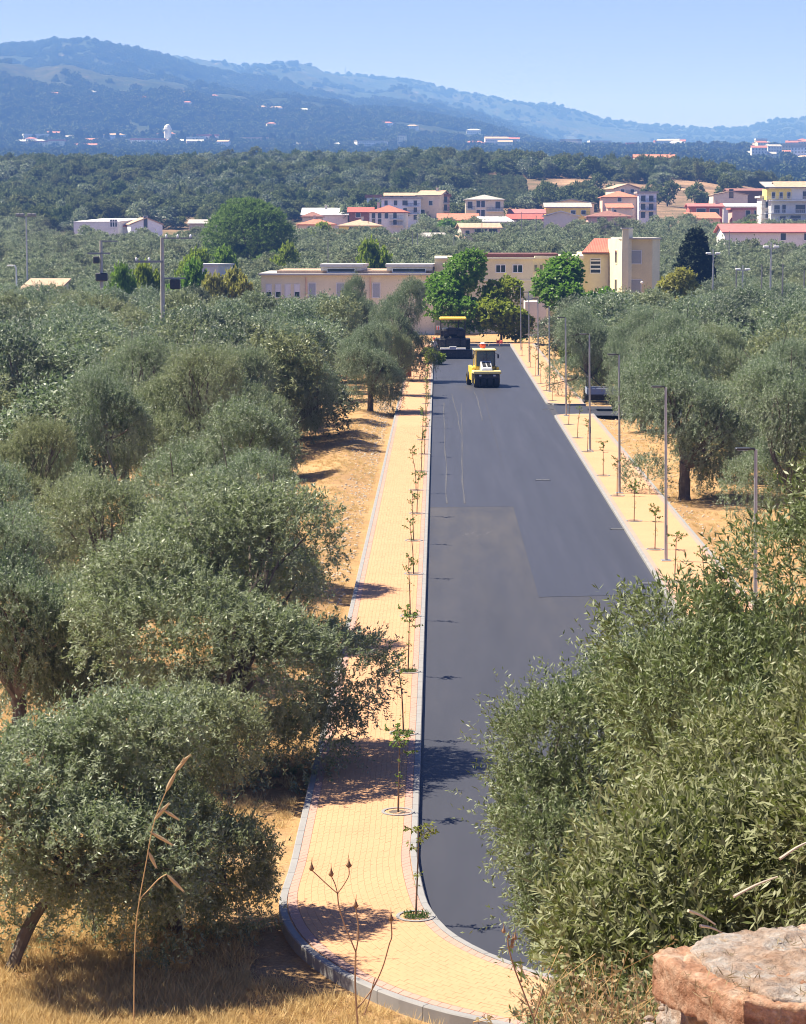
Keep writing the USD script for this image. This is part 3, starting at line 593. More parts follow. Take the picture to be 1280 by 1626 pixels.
def house(name, label, cat, px0, px1, py_top, py_eave, y, wall, roof, kind='hip', depth=9, rz=0, wins=(), balconies=(), chimney=None, over=0.5, group=None, base=None, doors=()):
    """A house whose front spans two pixel columns at the distance y; windows: (fraction across, pixel row of the sill, width, height, pane, shutter)."""
    a, b = xat(px0, y), xat(px1, y); w = b - a; xc = (a + b) / 2
    zg = float(ground_z(np.array([xc]), np.array([y]))[0]) if base is None else base
    h = zat(py_eave, y) - zg; rise = zat(py_top, y) - zat(py_eave, y)
    t = thing(name, label, cat, (xc, y, zg), rz, group)
    obj('wall', gable_wall(w, depth, h, rise, kind), wall, t)
    rf = np.array(tri_roof(w, depth, max(rise, 0.25), kind, over)[0]), tri_roof(w, depth, max(rise, 0.25), kind, over)[1]
    rf = (rf[0] + [0, 0, h + (0.235 if kind != 'flat' else 0.001)], rf[1]); r = obj('roof', rf, roof, t)
    if chimney is not None:
        for c in np.atleast_1d(chimney):
            m = MB().box(w * (c - 0.5) - 0.3, w * (c - 0.5) + 0.3, depth * 0.4, depth * 0.4 + 0.6, h, h + rise + 0.8).box(w * (c - 0.5) - 0.4, w * (c - 0.5) + 0.4, depth * 0.4 - 0.1, depth * 0.4 + 0.7, h + rise + 0.801, h + rise + 0.95)
            obj('chimney', m.mesh(), 'wall_dirty', r)
    for q in wins:
        fx, row, ww, wh = q[:4]; window(t, w * (fx - 0.5), zat(row, y) - zg, ww, wh, q[4] if len(q) > 4 else 'pane_dark', q[6] if len(q) > 6 else 'shutter_white', q[5] if len(q) > 5 else None)
    for f0, f1, row in balconies: balcony(t, w * (f0 - 0.5), w * (f1 - 0.5), zat(row, y) - zg)
    for fx, dw, dh in doors: obj('door', box(w * (fx - 0.5) - dw / 2, w * (fx - 0.5) + dw / 2, -0.05, -0.004, 0, dh), 'shutter_brown', t)
    return t

# the town below the wooded ridge
house('industrial_shed', 'long low shed with a pale grey roof left of the red-roofed town houses', 'shed', 482, 553, 331, 342, 650, 'wall_white', 'roof_white', 'side', 14, 0, chimney=(0.5,))
house('house', 'low house with a small orange hipped roof, left of the tan-roofed one', 'house', 476, 533, 348, 357.5, 600, 'wall_beige', 'roof_orange', 'hip', 10, 4, wins=((0.3, 366, 1.0, 1.0), (0.7, 366, 1.0, 1.0)), chimney=0.45)
house('house', 'low house with a pale tan hipped roof beside the orange-roofed one', 'house', 539, 605, 350, 359.5, 600, 'wall_yellow', 'roof_tan', 'hip', 10, 0, wins=((0.3, 367, 1.0, 1.0), (0.7, 367, 1.0, 1.0)), chimney=0.55)
house('house', 'small brown-roofed outbuilding in front of the long pale shed', 'house', 482, 512, 337, 345, 625, 'wall_dirty', 'roof_brown', 'hip', 8, 0)
house('house', 'white two-storey house with a broad red hipped roof and side balconies', 'house', 587, 641, 327, 338, 615, 'wall_white', 'roof_terracotta', 'hip', 10, -6, wins=((0.12, 347, 0.9, 1.4), (0.3, 347, 0.9, 1.4), (0.5, 347, 0.9, 1.4), (0.12, 356, 0.9, 1.3), (0.3, 356, 0.9, 1.3), (0.75, 347, 0.9, 1.6), (0.75, 357, 0.9, 1.6)), balconies=((0.6, 1.0, 348), (0.6, 1.0, 357)), chimney=(0.2,))
house('house', 'dark-roofed house tucked behind the red hipped roof, with a wooden loggia', 'house', 555, 592, 330, 338, 640, 'roof_brown', 'roof_red', 'side', 8, 0, wins=((0.4, 345, 1.2, 1.2),))
house('house', 'dark little house with a flat canopy at the left end of the big blue-white block', 'house', 583, 604, 309, 314, 665, 'wall_blue', 'roof_brown', 'flat', 8, 0, wins=((0.5, 322, 2.0, 1.0),))
house('apartment_block', 'pale blue-white apartment block with dark roof terrace rail', 'building', 606, 668, 313, 316, 652, 'wall_blue', 'roof_grey', 'flat', 14, 0, wins=tuple((f, r, 0.9, 1.3, 'pane_dark') for f in (0.12, 0.36, 0.86) for r in (326, 337, 349)) + ((0.6, 326, 1.4, 1.3), (0.6, 338, 1.0, 1.3)), balconies=((0.62, 0.98, 328), (0.62, 0.98, 340)))
house('apartment_block', 'beige gabled apartment block rising above the blue-white one', 'building', 662, 698, 303, 311, 655, 'wall_beige', 'roof_tan', 'side', 13, -12, wins=((0.25, 340, 1.0, 1.2), (0.6, 326, 1.0, 1.2)), chimney=(0.7,))
house('apartment_block', 'brown-roofed block with stacked balconies at the right end of the apartments', 'building', 690, 713, 308, 312, 660, 'wall_pink', 'roof_brown', 'flat', 11, 0, wins=((0.3, 321, 1.1, 1.6), (0.7, 321, 1.1, 1.6), (0.3, 334, 1.1, 1.6), (0.7, 334, 1.1, 1.6)), balconies=((0.05, 0.98, 323), (0.05, 0.98, 335)))
house('house', 'pale grey row house roof showing behind the blue-white block', 'house', 612, 664, 307, 312, 672, 'wall_white', 'roof_tan', 'side', 9, 0, wins=((0.2, 316, 0.9, 0.9), (0.5, 316, 0.9, 0.9)))
house('house', 'square cream three-storey house with a grey hipped roof and four dark windows', 'house', 738, 798, 310, 318, 640, 'wall_cream', 'roof_grey', 'hip', 11, 0, wins=((0.34, 329, 1.0, 1.7), (0.46, 329, 1.0, 1.7), (0.34, 343, 1.0, 1.6), (0.46, 343, 1.0, 1.6), (0.12, 331, 1.3, 1.8), (0.85, 331, 1.3, 1.8)), balconies=((0.0, 0.25, 333), (0.55, 1.0, 335)))
house('house', 'low house under a long orange-tan roof in front of the cream square house', 'house', 696, 757, 340, 351, 618, 'wall_beige', 'roof_orange', 'side', 10, 0, wins=((0.85, 356, 1.0, 1.0),))
house('barn', 'weathered grey barn with a tan roof standing alone in the olives', 'barn', 732, 793, 355.5, 363, 555, 'wall_dirty', 'roof_tan', 'side', 9, 6, wins=((0.15, 374, 1.0, 1.2), (0.5, 380, 3.0, 2.4), (0.82, 380, 2.0, 2.4)))
house('shed', 'tumbledown low shed of grey sheets left of the weathered barn', 'shed', 672, 706, 371, 377, 545, 'wall_dirty', 'roof_grey', 'side', 7, 8)
house('shed', 'narrow grey lean-to between the barn and the tumbledown shed', 'shed', 705, 734, 375, 380, 550, 'wall_dirty', 'roof_tan', 'mono', 6, -6)
house('house', 'white gabled house with a pale metal roof right behind the barn', 'house', 768, 812, 345, 353, 600, 'wall_blue', 'roof_white', 'mono', 9, 10, wins=((0.7, 362, 1.0, 1.2),))
house('house', 'house with a long pink tiled roof, upper of two rows beside the cream square house', 'house', 808, 862, 333, 340, 640, 'wall_pink', 'roof_pink', 'side', 9, 0, wins=((0.2, 346, 1.2, 1.0), (0.5, 346, 1.2, 1.0), (0.8, 346, 1.2, 1.0)))
house('house', 'low house with a dull red roof in front of the long pink roof', 'house', 806, 858, 341, 349, 622, 'wall_white', 'roof_red', 'side', 8, 0, wins=((0.3, 357, 1.2, 1.2), (0.7, 357, 1.2, 1.2)))
house('house', 'wide beige house with a shallow grey gable and dark eaves', 'house', 868, 940, 317, 324, 668, 'wall_beige', 'roof_grey', 'front', 12, 0, over=0.8)
house('house', 'yellow-walled house with a pale roof in front of the wide beige gable', 'house', 864, 934, 323, 330, 650, 'wall_yellow', 'roof_grey', 'side', 9, 0, wins=((0.62, 340, 1.2, 1.0), (0.85, 340, 1.2, 1.0)), balconies=((0.82, 1.0, 342),))
house('house', 'pale grey gabled house facing the orchard, with a flat metal side roof', 'house', 861, 915, 336, 344, 600, 'wall_grey', 'roof_white', 'front', 10, -4)
house('house', 'dusky pink bungalow with a brown hipped roof and one window', 'house', 931, 998, 335.5, 345, 605, 'wall_pink', 'roof_brown', 'hip', 10, 0, wins=((0.28, 355, 1.4, 1.5), (0.75, 355, 1.0, 1.3)), chimney=0.6)
house('house', 'salmon house with an orange hipped roof below the brown slope', 'house', 953, 1007, 304, 314, 660, 'wall_salmon', 'roof_orange', 'hip', 11, 0, wins=((0.5, 320, 1.0, 1.4), (0.85, 332, 1.0, 1.4)))
house('house', 'small orange-roofed extension standing before the salmon house', 'house', 962, 1000, 324, 331, 640, 'wall_beige', 'roof_orange', 'mono', 6, 0, wins=((0.25, 338, 1.2, 0.8),))
house('house', 'beige gabled house highest of the group, against the bare earth of the slope', 'house', 972, 1012, 293, 300, 700, 'wall_beige', 'roof_tan', 'front', 10, 12, wins=((0.3, 306, 1.0, 1.0), (0.7, 306, 1.0, 1.0)), balconies=((0.4, 1.0, 308),))
house('apartment_block', 'blue and white narrow block of stacked balconies next to the salmon house', 'building', 1010, 1038, 304, 307, 655, 'wall_blue', 'roof_grey', 'flat', 10, 0, wins=tuple((f, r, 1.2, 1.6) for f in (0.25, 0.7) for r in (320, 333, 346)), balconies=((0.05, 0.98, 321), (0.05, 0.98, 334)))
house('house', 'plain beige gabled house with one small dark window under the ridge', 'house', 1127, 1181, 304.5, 310, 700, 'wall_beige', 'roof_tan', 'front', 11, 0, wins=((0.52, 314, 1.1, 2.4, 'pane_dark', None, 'shutter_brown'),), over=0.25)
house('shed', 'dark low roof beside the plain beige gable on the slope', 'shed', 1150, 1206, 300, 304, 730, 'shutter_brown', 'roof_brown', 'side', 9, 0)
house('house', 'deep red house with a pink roof and a white awning', 'house', 1090, 1142, 324, 329, 632, 'wall_red', 'roof_pink', 'side', 9, 0, wins=((0.35, 341, 2.4, 1.6), (0.75, 341, 2.4, 1.6)), chimney=(0.85,))
house('house', 'low orange-roofed annex in front of the deep red house', 'house', 1091, 1138, 338, 348, 614, 'wall_salmon', 'roof_orange', 'mono', 8, 4)
house('house', 'small white-roofed house between the red house and the yellow block', 'house', 1143, 1196, 324, 329, 662, 'wall_white', 'roof_white', 'side', 9, 0)
house('house', 'pink two-storey house with metal balconies left of the yellow block', 'house', 1157, 1202, 330, 333, 635, 'wall_pink', 'roof_pink', 'flat', 9, 0, wins=((0.55, 345, 1.2, 1.8), (0.85, 345, 1.2, 1.8)), balconies=((0.45, 1.0, 347),))
# the big yellow and white block with its long balconies
Y = 600
yb = house('apartment_block', 'large yellow and white block with long white balconies at the right edge', 'building', 1218, 1310, 317.5, 319, Y, 'wall_white', 'roof_white', 'flat', 14, 0,
           wins=((0.22, 338, 0.9, 2.0), (0.1, 338, 1.4, 1.9), (0.5, 338, 2.4, 2.0), (0.42, 355, 2.6, 2.0), (0.2, 355, 1.5, 1.8), (0.7, 355, 2.6, 2.0)))
zb = float(yb.GetAttribute('xformOp:translate').Get()[2]); wy = xat(1310, Y) - xat(1218, Y)
for row, x0 in ((318.5, -wy / 2 - 1.3), (338.5, -wy / 2 - 1.6), (353, -wy / 2 - 1.6)): balcony(yb, x0, wy / 2, zat(row, Y) - zb, 1.6, 'wall_white', solid=False)
obj('upper_wall', box(-wy / 2 + 1.4, wy / 2, 0.8, 10, zat(317, Y) - zb, zat(299, Y) - zb), 'wall_white', yb)
obj('upper_wall', box(-wy / 2 - 1.0, -wy / 2 + 5.0, 0.5, 9.9, zat(317, Y) - zb, zat(299.5, Y) - zb), 'wall_yellow', yb)
v, f = tri_roof(wy - 1.0, 11, 1.5, 'side', 0.4); obj('roof', (v + [0.9, 0, zat(299, Y) - zb + 0.3], f), 'roof_tan', yb)
v, f = tri_roof(6.4, 11, 1.5, 'mono', 0.5); obj('roof', (v + [-wy / 2 + 2.2, 0, zat(299, Y) - zb + 0.32], f), 'roof_grey', yb)
for k in range(3): window(yb, -wy / 2 + 0.6 + 1.9 * k, zat(315, Y) - zb, 0.8, 1.5, 'pane_dark', y=0.5)
for k in range(3): window(yb, -wy / 2 + 8.4 + 2.2 * k, zat(316, Y) - zb, 1.0, 1.9, 'pane_dark', y=0.8)
house('house', 'white stepped house wing left of the big yellow block', 'house', 1203, 1219, 311, 314, 606, 'wall_white', 'roof_white', 'flat', 9, 0, wins=((0.6, 330, 1.1, 1.7), (0.6, 346, 1.1, 1.7)), balconies=((-0.2, 1.0, 330), (-0.2, 1.0, 346)))
hall = house('hall', 'long white hall with a pink tiled roof among the olives on the right', 'hall', 1146, 1330, 357, 370, 470, 'wall_white', 'roof_pink', 'side', 14, 0, over=0.6, wins=tuple((f, 381, 1.0, 1.3) for f in (0.5, 0.7)))
# sheds on the left
house('industrial_shed', 'white flat-faced shed with a slanting top on the far left', 'shed', 120, 195, 347.5, 353, 620, 'wall_white', 'roof_white', 'mono', 20, -14, wins=tuple((0.84 + 0.055 * k, 360, 0.45, 1.8) for k in range(3)), over=0.05)
house('shed', 'small shed with a red tiled roof between the two white sheds', 'shed', 195, 212, 353, 360, 622, 'wall_white', 'roof_red', 'mono', 8, 0)
house('house', 'blue-white gabled house with a tan roof beside the white shed', 'house', 212, 262, 346.5, 357, 615, 'wall_blue', 'roof_tan', 'front', 14, 14, wins=((0.47, 362, 1.0, 3.0),), over=0.3)
house('shed', 'grey-roofed farm shed partly behind the umbrella pine', 'shed', 304, 345, 349.5, 356, 640, 'wall_dirty', 'roof_grey', 'side', 9, 0, chimney=(0.75,))
house('shed', 'low grey concrete shed behind the bright green vines', 'shed', 300, 349, 420, 422, 300, 'wall_grey', 'concrete', 'flat', 6, -14, over=0.15, base=0.3)
tanb = house('shed', 'low shed with a plain tan roof far left below the floodlight pole', 'shed', 36, 94, 447, 464, 285, 'wall_cream', 'roof_tan', 'mono', 7, -3, base=-0.2, over=0.3)
house('farmhouse', 'long tile-roofed farmhouse along the top of the wooded ridge', 'farmhouse', 1003, 1066, 245.5, 251, 1090, 'wall_dirty', 'roof_orange', 'side', 10, 0, wins=tuple((f, 254, 1.0, 0.9) for f in (0.2, 0.5, 0.8)), chimney=(0.9,))

# ------------------------------------------------------------ the school at the end of the road
sch = thing('school', 'cream two-storey school with low wing, red-roofed stair tower and plane trees in front', 'school')
def face(pxa, ya, pxb, yb_): return at(pxa, 480, ya)[:2], at(pxb, 480, yb_)[:2]
def footprint(cols, back): f = [at(p, 480, y)[:2] for p, y in cols]; return f + [(f[-1][0] + 0.5, back), (f[0][0], back)]
def ex(name, poly, z0, z1, m, parent=sch):
    pg = Polygon(poly); t = trimesh.creation.extrude_polygon(pg if pg.exterior.is_ccw else Polygon(poly[::-1]), z1 - z0, engine='earcut'); t.apply_translation([0, 0, z0]); return obj(name, t, m, parent)
def on_face(parent, pa, ya, pb, yb_, px0, px1, row0, row1, frame='shutter_white', pane='pane_dark', shutter=None, smat='shutter_white'):
    """A window drawn between pixel rows on a wall that runs from (pa, ya) to (pb, yb)."""
    A, B = np.array(at(pa, 480, ya)), np.array(at(pb, 480, yb_)); dirv = (B - A)[:2]; L = np.linalg.norm(dirv); dirv /= L
    def hit(px):
        r = ray(px, 430); r = r / r[1]; k = np.linalg.solve(np.array([[dirv[0], -r[0]], [dirv[1], -r[1]]]), CAM[:2] - A[:2]); return k[0], k[1]
    s0, y0 = hit(px0); s1, _ = hit(px1); zt, zb_ = zat(row0, y0), zat(row1, y0)
    m = MB(); w, h, b = s1 - s0, zt - zb_, 0.08
    m.box(-b, w + b, -0.06, 0.05, -b - 0.02, 0).box(-b, w + b, -0.05, 0.05, h, h + b).box(-b, 0, -0.05, 0.05, 0, h).box(w, w + b, -0.05, 0.05, 0, h)
    ang = math.atan2(dirv[1], dirv[0]); T = trimesh.transformations.rotation_matrix(ang, [0, 0, 1]); T[:3, 3] = [A[0] + dirv[0] * s0, A[1] + dirv[1] * s0, zb_]
    o = obj('window', m.moved(T), frame, parent); obj('pane', MB().box(0, w, -0.015, 0.02, 0, h).moved(T), pane, o)
    q = MB()
    if shutter == 'half': q.box(0.01, w - 0.01, -0.035, -0.018, h * 0.42, h - 0.01)
    elif shutter == 'full': q.box(0.01, w - 0.01, -0.035, -0.018, 0.01, h - 0.01)
    elif shutter == 'bars':
        for k in (1, 2, 3): q.box(0, w, -0.04, -0.018, h * k / 3.4 - 0.1, h * k / 3.4 + 0.08)
    elif shutter == 'mid': q.box(w / 2 - 0.05, w / 2 + 0.05, -0.035, -0.018, 0, h)
    if q.v: obj('shutter' if shutter in ('half', 'full') else 'bar', q.moved(T), smat, o)
yl, ym = 266, 270
wing_top = zat(437, yl)
ex('wing', footprint([(415, yl), (690, yl)], yl + 16), -1, wing_top, 'wall_cream')
ex('roof_slab', footprint([(411, yl - 0.6), (692, yl - 0.6)], yl + 17), wing_top + 0.002, wing_top + 0.22, 'concrete')
ex('roof', footprint([(440, yl + 1.5), (690, yl + 1.5)], yl + 15), wing_top + 0.222, wing_top + 0.5, 'roof_tan')
for a, b in ((510, 573), (614, 685)):
    s = ex('roof_light', footprint([(a, yl + 1.0), (b, yl + 1.0)], yl + 9), wing_top + 0.502, zat(424, yl), 'wall_grey')
    ex('cap', footprint([(a - 2, yl + 0.5), (b + 2, yl + 0.5)], yl + 9.6), zat(424, yl) + 0.002, zat(419.5, yl), 'concrete', s)
    on_face(s, a, yl + 1.0, b, yl + 1.0, a + 10, b - 10, 427, 431.5)
for px in (423, 438, 453, 468): on_face(sch, 415, yl, 690, yl, px, px + 7.5, 452, 472, shutter='full' if px == 453 else 'half')
for px in (490, 535, 592, 668): on_face(sch, 415, yl, 690, yl, px, px + 11, 450, 472, shutter='full', smat='shutter_grey')
for px in (486, 588): obj('downpipe', tube([at(px, 440, yl - 0.1), at(px, 520, yl - 0.1)], 0.07, 6), 'wall_salmon', sch)
top1 = zat(411.5, ym)
ex('main_block', footprint([(690, ym), (846, ym)], ym + 18), -1, top1, 'wall_school')
ex('cornice', footprint([(690, ym - 0.4), (848, ym - 0.4)], ym + 18.4), top1 + 0.002, zat(409, ym), 'wall_cream')
ex('roof', footprint([(745, ym + 1), (886, ym + 1)], ym + 17), zat(409, ym) + 0.004, zat(403.5, ym), 'roof_dark')
for a in (788, 815): on_face(sch, 690, ym, 846, ym, a, a + 14, 421, 432, shutter='mid')
ex('middle_block', footprint([(846, ym), (866, ym + 1.2), (926, ym + 1.2)], ym + 18), -1, zat(411, ym), 'wall_school')
ex('cornice', footprint([(848.5, ym - 0.35), (866, ym + 0.8), (927, ym + 0.8)], ym + 18.3), zat(411, ym) + 0.002, zat(406.5, ym), 'wall_cream')
for a in (848, 856.5): on_face(sch, 846, ym, 866, ym + 1.2, a, a + 5, 420, 431, 'wall_cream')
for a in (848, 856.5): on_face(sch, 846, ym, 866, ym + 1.2, a, a + 6, 448, 469, 'wall_cream', shutter='half' if a > 850 else None)
for a in (868, 877.5): on_face(sch, 866, ym + 1.2, 926, ym + 1.2, a, a + 6.5, 418, 430, 'wall_cream')
on_face(sch, 866, ym + 1.2, 926, ym + 1.2, 869, 884, 447, 467, 'wall_cream', shutter='full')
ex('porch', footprint([(834, ym - 6), (868, ym - 6)], ym - 0.01), -1, zat(479, ym - 6), 'wall_grey')
ex('plinth_band', footprint([(689, ym - 0.08), (845, ym - 0.08)], ym - 0.004), zat(446, ym), zat(444, ym), 'wall_cream')
# stair tower with its red roof
yt = ym + 2
et = zat(401, yt)
ex('stair_tower', footprint([(925, yt), (966, yt)], yt + 12), -1, et, 'wall_school')
A, B = at(924, 401, yt - 0.5), at(966, 401, yt - 0.5); z1 = zat(378, yt + 6)
v = np.array([[A[0], A[1], et + 0.05], [B[0], B[1], et + 0.05], [xat(986, yt + 6), yt + 6, z1], [xat(941, yt + 6), yt + 6, z1], [xat(941, yt + 6), yt + 12, et], [xat(986, yt + 6), yt + 12, et]])
lo = v - [0, 0, 0.2]; rv = np.vstack([v, lo]); rfc = [[0, 1, 2], [0, 2, 3], [3, 2, 5], [3, 5, 4], [6, 8, 7], [6, 9, 8], [0, 6, 7], [0, 7, 1], [1, 7, 8], [1, 8, 2], [3, 9, 6], [3, 6, 0], [2, 8, 11], [2, 11, 5], [4, 10, 9], [4, 9, 3], [9, 10, 11], [9, 11, 8]]
obj('tiled_roof', (rv, np.array(rfc)), 'roof_terracotta', sch, label='red tiled roof of the stair tower')
on_face(sch, 925, yt, 966, yt, 938, 953, 411, 433, shutter='bars')
ex('gutter', footprint([(925, yt - 0.75), (963, yt - 0.75)], yt - 0.55), et - 0.2, et - 0.05, 'shutter_brown')
# right block, turned a little, with chimney breast
yr = 258
tz = zat(380, yr)
ex('right_block', footprint([(966.5, yt), (988, yr + 1), (1035, yr), (1047, yr + 2.2)], yr + 16), -1, tz, 'wall_school')
ex('parapet', footprint([(983, yr + 3.0), (988, yr + 0.5), (1035.5, yr - 0.5), (1049, yr + 2.0)], yr + 16.4), tz + 0.002, zat(377.5, yr), 'concrete')
ex('chimney_breast', footprint([(987, yr + 0.4), (997, yr + 0.2)], yr + 0.78), -1, zat(363.5, yr), 'wall_cream')
ex('chimney_cap', footprint([(985.5, yr + 0.3), (998, yr + 0.1)], yr + 1.3), zat(363.5, yr) + 0.002, zat(361.5, yr), 'concrete')
for r0, r1 in ((398.5, 418), (444.5, 464.5)):
    on_face(sch, 988, yr + 1, 1035, yr, 1000, 1018, r0, r1, shutter='full', smat='shutter_grey')
    on_face(sch, 966.5, yt, 988, yr + 1, 977, 980, r0 - 1, r1 - 1, 'wall_cream')
obj('wall_lamp', MB().tube([at(1017, 449, yr), at(1019, 448, yr - 0.5)], 0.04).tm(trimesh.creation.icosphere(1, 0.16).apply_translation(at(1019.5, 448.5, yr - 0.5))).mesh(), 'dirty_white', sch)

# ------------------------------------------------------------ the valley town and the things at the foot of the hills (small in the picture)
rng = np.random.default_rng(11)
def far_house(name, label, cat, px, D, w, h, dp, wall, roof, kind='hip', rise=1.6, group=None, z=None):
    p = hill_at(px, D); zg = p[2] - 0.5 if z is None else z
    t = thing(name, label, cat, (p[0], D, zg), float(rng.uniform(-20, 20)), group)
    obj('wall', gable_wall(w, dp, h, rise, kind), wall, t); v, f = tri_roof(w, dp, rise, kind, 0.4); obj('roof', (v + [0, 0, h + 0.24], f), roof, t)
    m = MB()
    for k in range(int(h / 3)):
        for x in np.arange(-w / 2 + 1.5, w / 2 - 1, 3.0): m.box(x - 0.5, x + 0.5, -0.06, 0.05, 3 * k + 1.0, 3 * k + 2.4)
    if m.v: obj('windows', m.mesh(), 'pane_dark', t)
    return t
WL = ['wall_white', 'wall_cream', 'wall_beige', 'wall_salmon', 'wall_white', 'wall_blue']; RL = ['roof_tan', 'roof_terracotta', 'roof_orange', 'roof_grey', 'roof_white']
for k in range(34):
    far_house('valley_house', 'one of the tiny pale houses of the valley town far right, past the ridge', 'house', rng.uniform(1195, 1290), rng.uniform(2300, 3150), rng.uniform(10, 26), rng.choice([6, 9, 12, 15]), 11, WL[k % 6], RL[k % 5], ['hip', 'side', 'flat'][k % 3], 2.0, 'valley town houses on the far right')
for k in range(26):
    far_house('valley_house', 'one of the tiny houses above the ridge line near the smoke', 'house', rng.uniform(780, 1080), rng.uniform(3020, 3350), rng.uniform(14, 34), rng.choice([9, 12, 16]), 12, WL[k % 6], RL[(k + 1) % 5], ['hip', 'side', 'flat'][k % 3], 2.4, 'valley houses right of the middle')
for k in range(30):
    far_house('valley_house', 'one of the tiny pale buildings in a row under the hills on the left', 'house', rng.uniform(40, 440), rng.uniform(3020, 3230), rng.uniform(14, 44), rng.choice([7, 9, 12]), 12, WL[(k + 2) % 6], RL[k % 5], ['hip', 'side', 'flat'][k % 3], 2.0, 'valley buildings at the foot of the left hills')
for k in range(26):
    px = rng.uniform(10, 900); D = rng.uniform(3350, 4050)
    far_house('hillside_house', 'one of the scattered tiny houses on the lower hillside', 'house', px, D, rng.uniform(10, 22), rng.choice([6, 8]), 10, WL[k % 6], RL[k % 5], 'hip', 2.0, 'scattered hillside houses')
for k, (a, b) in enumerate(((430, 470), (472, 512), (515, 548))):
    far_house('greenhouse', ('left', 'middle', 'right')[k] + ' part of the long white roofed works under the hill', 'greenhouse', (a + b) / 2, 3080 + 12 * k, (b - a) / F_PX * 3080, 6, 30, 'wall_blue', 'roof_white', 'side', 2.5)
far_house('factory', 'long grey block left of the pale tower block above the ridge', 'building', 592, 3040, 40, 12, 16, 'wall_white', 'roof_grey', 'flat', 1)
far_house('tower_block', 'pale tower block standing just above the ridge line', 'building', 638, 3040, 11, 19, 12, 'wall_cream', 'roof_grey', 'flat', 1)
far_house('villa', 'orange-roofed large villa left of the white tower', 'house', 150, 3100, 34, 7, 16, 'wall_salmon', 'roof_orange', 'hip', 4)
far_house('villa', 'large orange-roofed building above the ridge, left of the mast', 'house', 752, 3060, 30, 9, 16, 'wall_salmon', 'roof_orange', 'hip', 4)
tp = hill_at(268, 3150)
tw = thing('white_tower', 'white tower with a rounded top rising over the row of cypresses', 'tower', tp)
v, f = lathe([(0.01, 0), (4.6, 0), (4.6, 19), (5.6, 19.3), (5.6, 21), (4.6, 21.2), (4.4, 23), (3.2, 25.4), (0.01, 26.6)], 8)
obj('shaft', (v, f), 'wall_white', tw)
for i, (px, py, D) in enumerate(((870, 227, 3060), (549, 113, 8000))):
    p = at(px, py, D); b = hill_at(px, D)[2] - 2
    t = thing('mast', ('thin dark lattice mast above the valley houses', 'tiny mast on the skyline of the far ridge')[i], 'mast', (p[0], D, b)); h = p[2] - b + (0 if i == 0 else 14); m = MB()
    r = 0.9 if i == 0 else 1.5
    for a in range(3): m.tube([(r * math.cos(a * 2.09), r * math.sin(a * 2.09), 0), (0.1 * math.cos(a * 2.09), 0.1 * math.sin(a * 2.09), h)], 0.35, 4)
    obj('lattice', m.mesh(), 'dark_metal', t); obj('antenna', tube([(0, 0, h * 0.98), (0, 0, h * 1.12)], 0.25, 5), 'dark_metal', t)
sp = hill_at(905, 3040); sm = trimesh.creation.icosphere(3, 1.0); sv = sm.vertices.copy()
sv = sv * [9, 8, 14] + unit(sv) * ((meshkit.fbm(sv * 2.3, 3, 4) - 0.5) * 9)[:, None]; sv[:, 0] += (sv[:, 2] / 14) ** 2 * 6; sv[:, :2] *= (1 + 0.35 * sv[:, 2:3] / 14)
tag(obj('smoke', (sv + sp + [0, 0, 12], sm.faces), 'smoke_air'), 'pale plume of smoke rising from the valley beyond the ridge', 'smoke')
# ------------------------------------------------------------ foliage
def leaves(c, d, L, W, rng, fold=0.0, face=None):
    """One four-cornered leaf at each point c along the direction d, turned more or less to the side that face points to."""
    n = len(c); q = rng.normal(size=(n, 3)) * 0.62
    side = unit(np.cross(q + (face if face is not None else 0), d)); up = np.cross(d, side)
    L = (L * rng.uniform(0.7, 1.25, n))[:, None]; W = (W * rng.uniform(0.75, 1.25, n))[:, None]
    v = np.stack([c, c + d * L * 0.45 + side * W / 2 - up * W * fold, c + d * L, c + d * L * 0.45 - side * W / 2 - up * W * fold], 1).reshape(-1, 3)
    i = np.arange(n)[:, None] * 4
    return v, np.vstack([i + [0, 1, 2], i + [0, 2, 3]])
def sprigs(c, d, n, length, L, W, rng, droop=0.0, lean=0.6):
    """n leaves along a twig that starts at each c and runs along d."""
    m = len(c); t = rng.uniform(0.1, 1.0, (m, n, 1)); l = (length * rng.uniform(0.6, 1.3, (m, 1, 1)))
    pos = c[:, None] + d[:, None] * t * l; pos[..., 2] -= droop * (t[..., 0] * l[..., 0]) ** 2
    r = unit(rng.normal(size=(m, n, 3))); ld = unit(d[:, None] * lean + r * 0.85)
    fc = np.repeat(unit(d * 0.6 + [0, 0, 0.75])[:, None], n, 1)
    return leaves(pos.reshape(-1, 3), ld.reshape(-1, 3), L, W, rng, 0.0, fc.reshape(-1, 3))
def lobes(n, R, H0, H1, rng, size=(0.34, 0.5), flat=0.8):
    """Uneven clumps filling a crown of radius R between the heights H0 and H1."""
    out = []
    for k in range(n):
        a = k * 2.39996 + rng.uniform(-0.4, 0.4); u = (k + 0.5) / n; rr = math.sqrt(rng.uniform(0.1, 1.0)) * R * 0.72
        hz = H0 + (H1 - H0) * (0.18 + 0.66 * ((k * 0.618 + rng.uniform(-.08, .08)) % 1.0)); k_ = 1 - 0.45 * max(0, (hz - H0) / (H1 - H0) - 0.55) / 0.45
        s = R * rng.uniform(*size)
        out.append((rr * k_ * math.cos(a), rr * k_ * math.sin(a), hz, s, s * flat))
    return np.array(out)
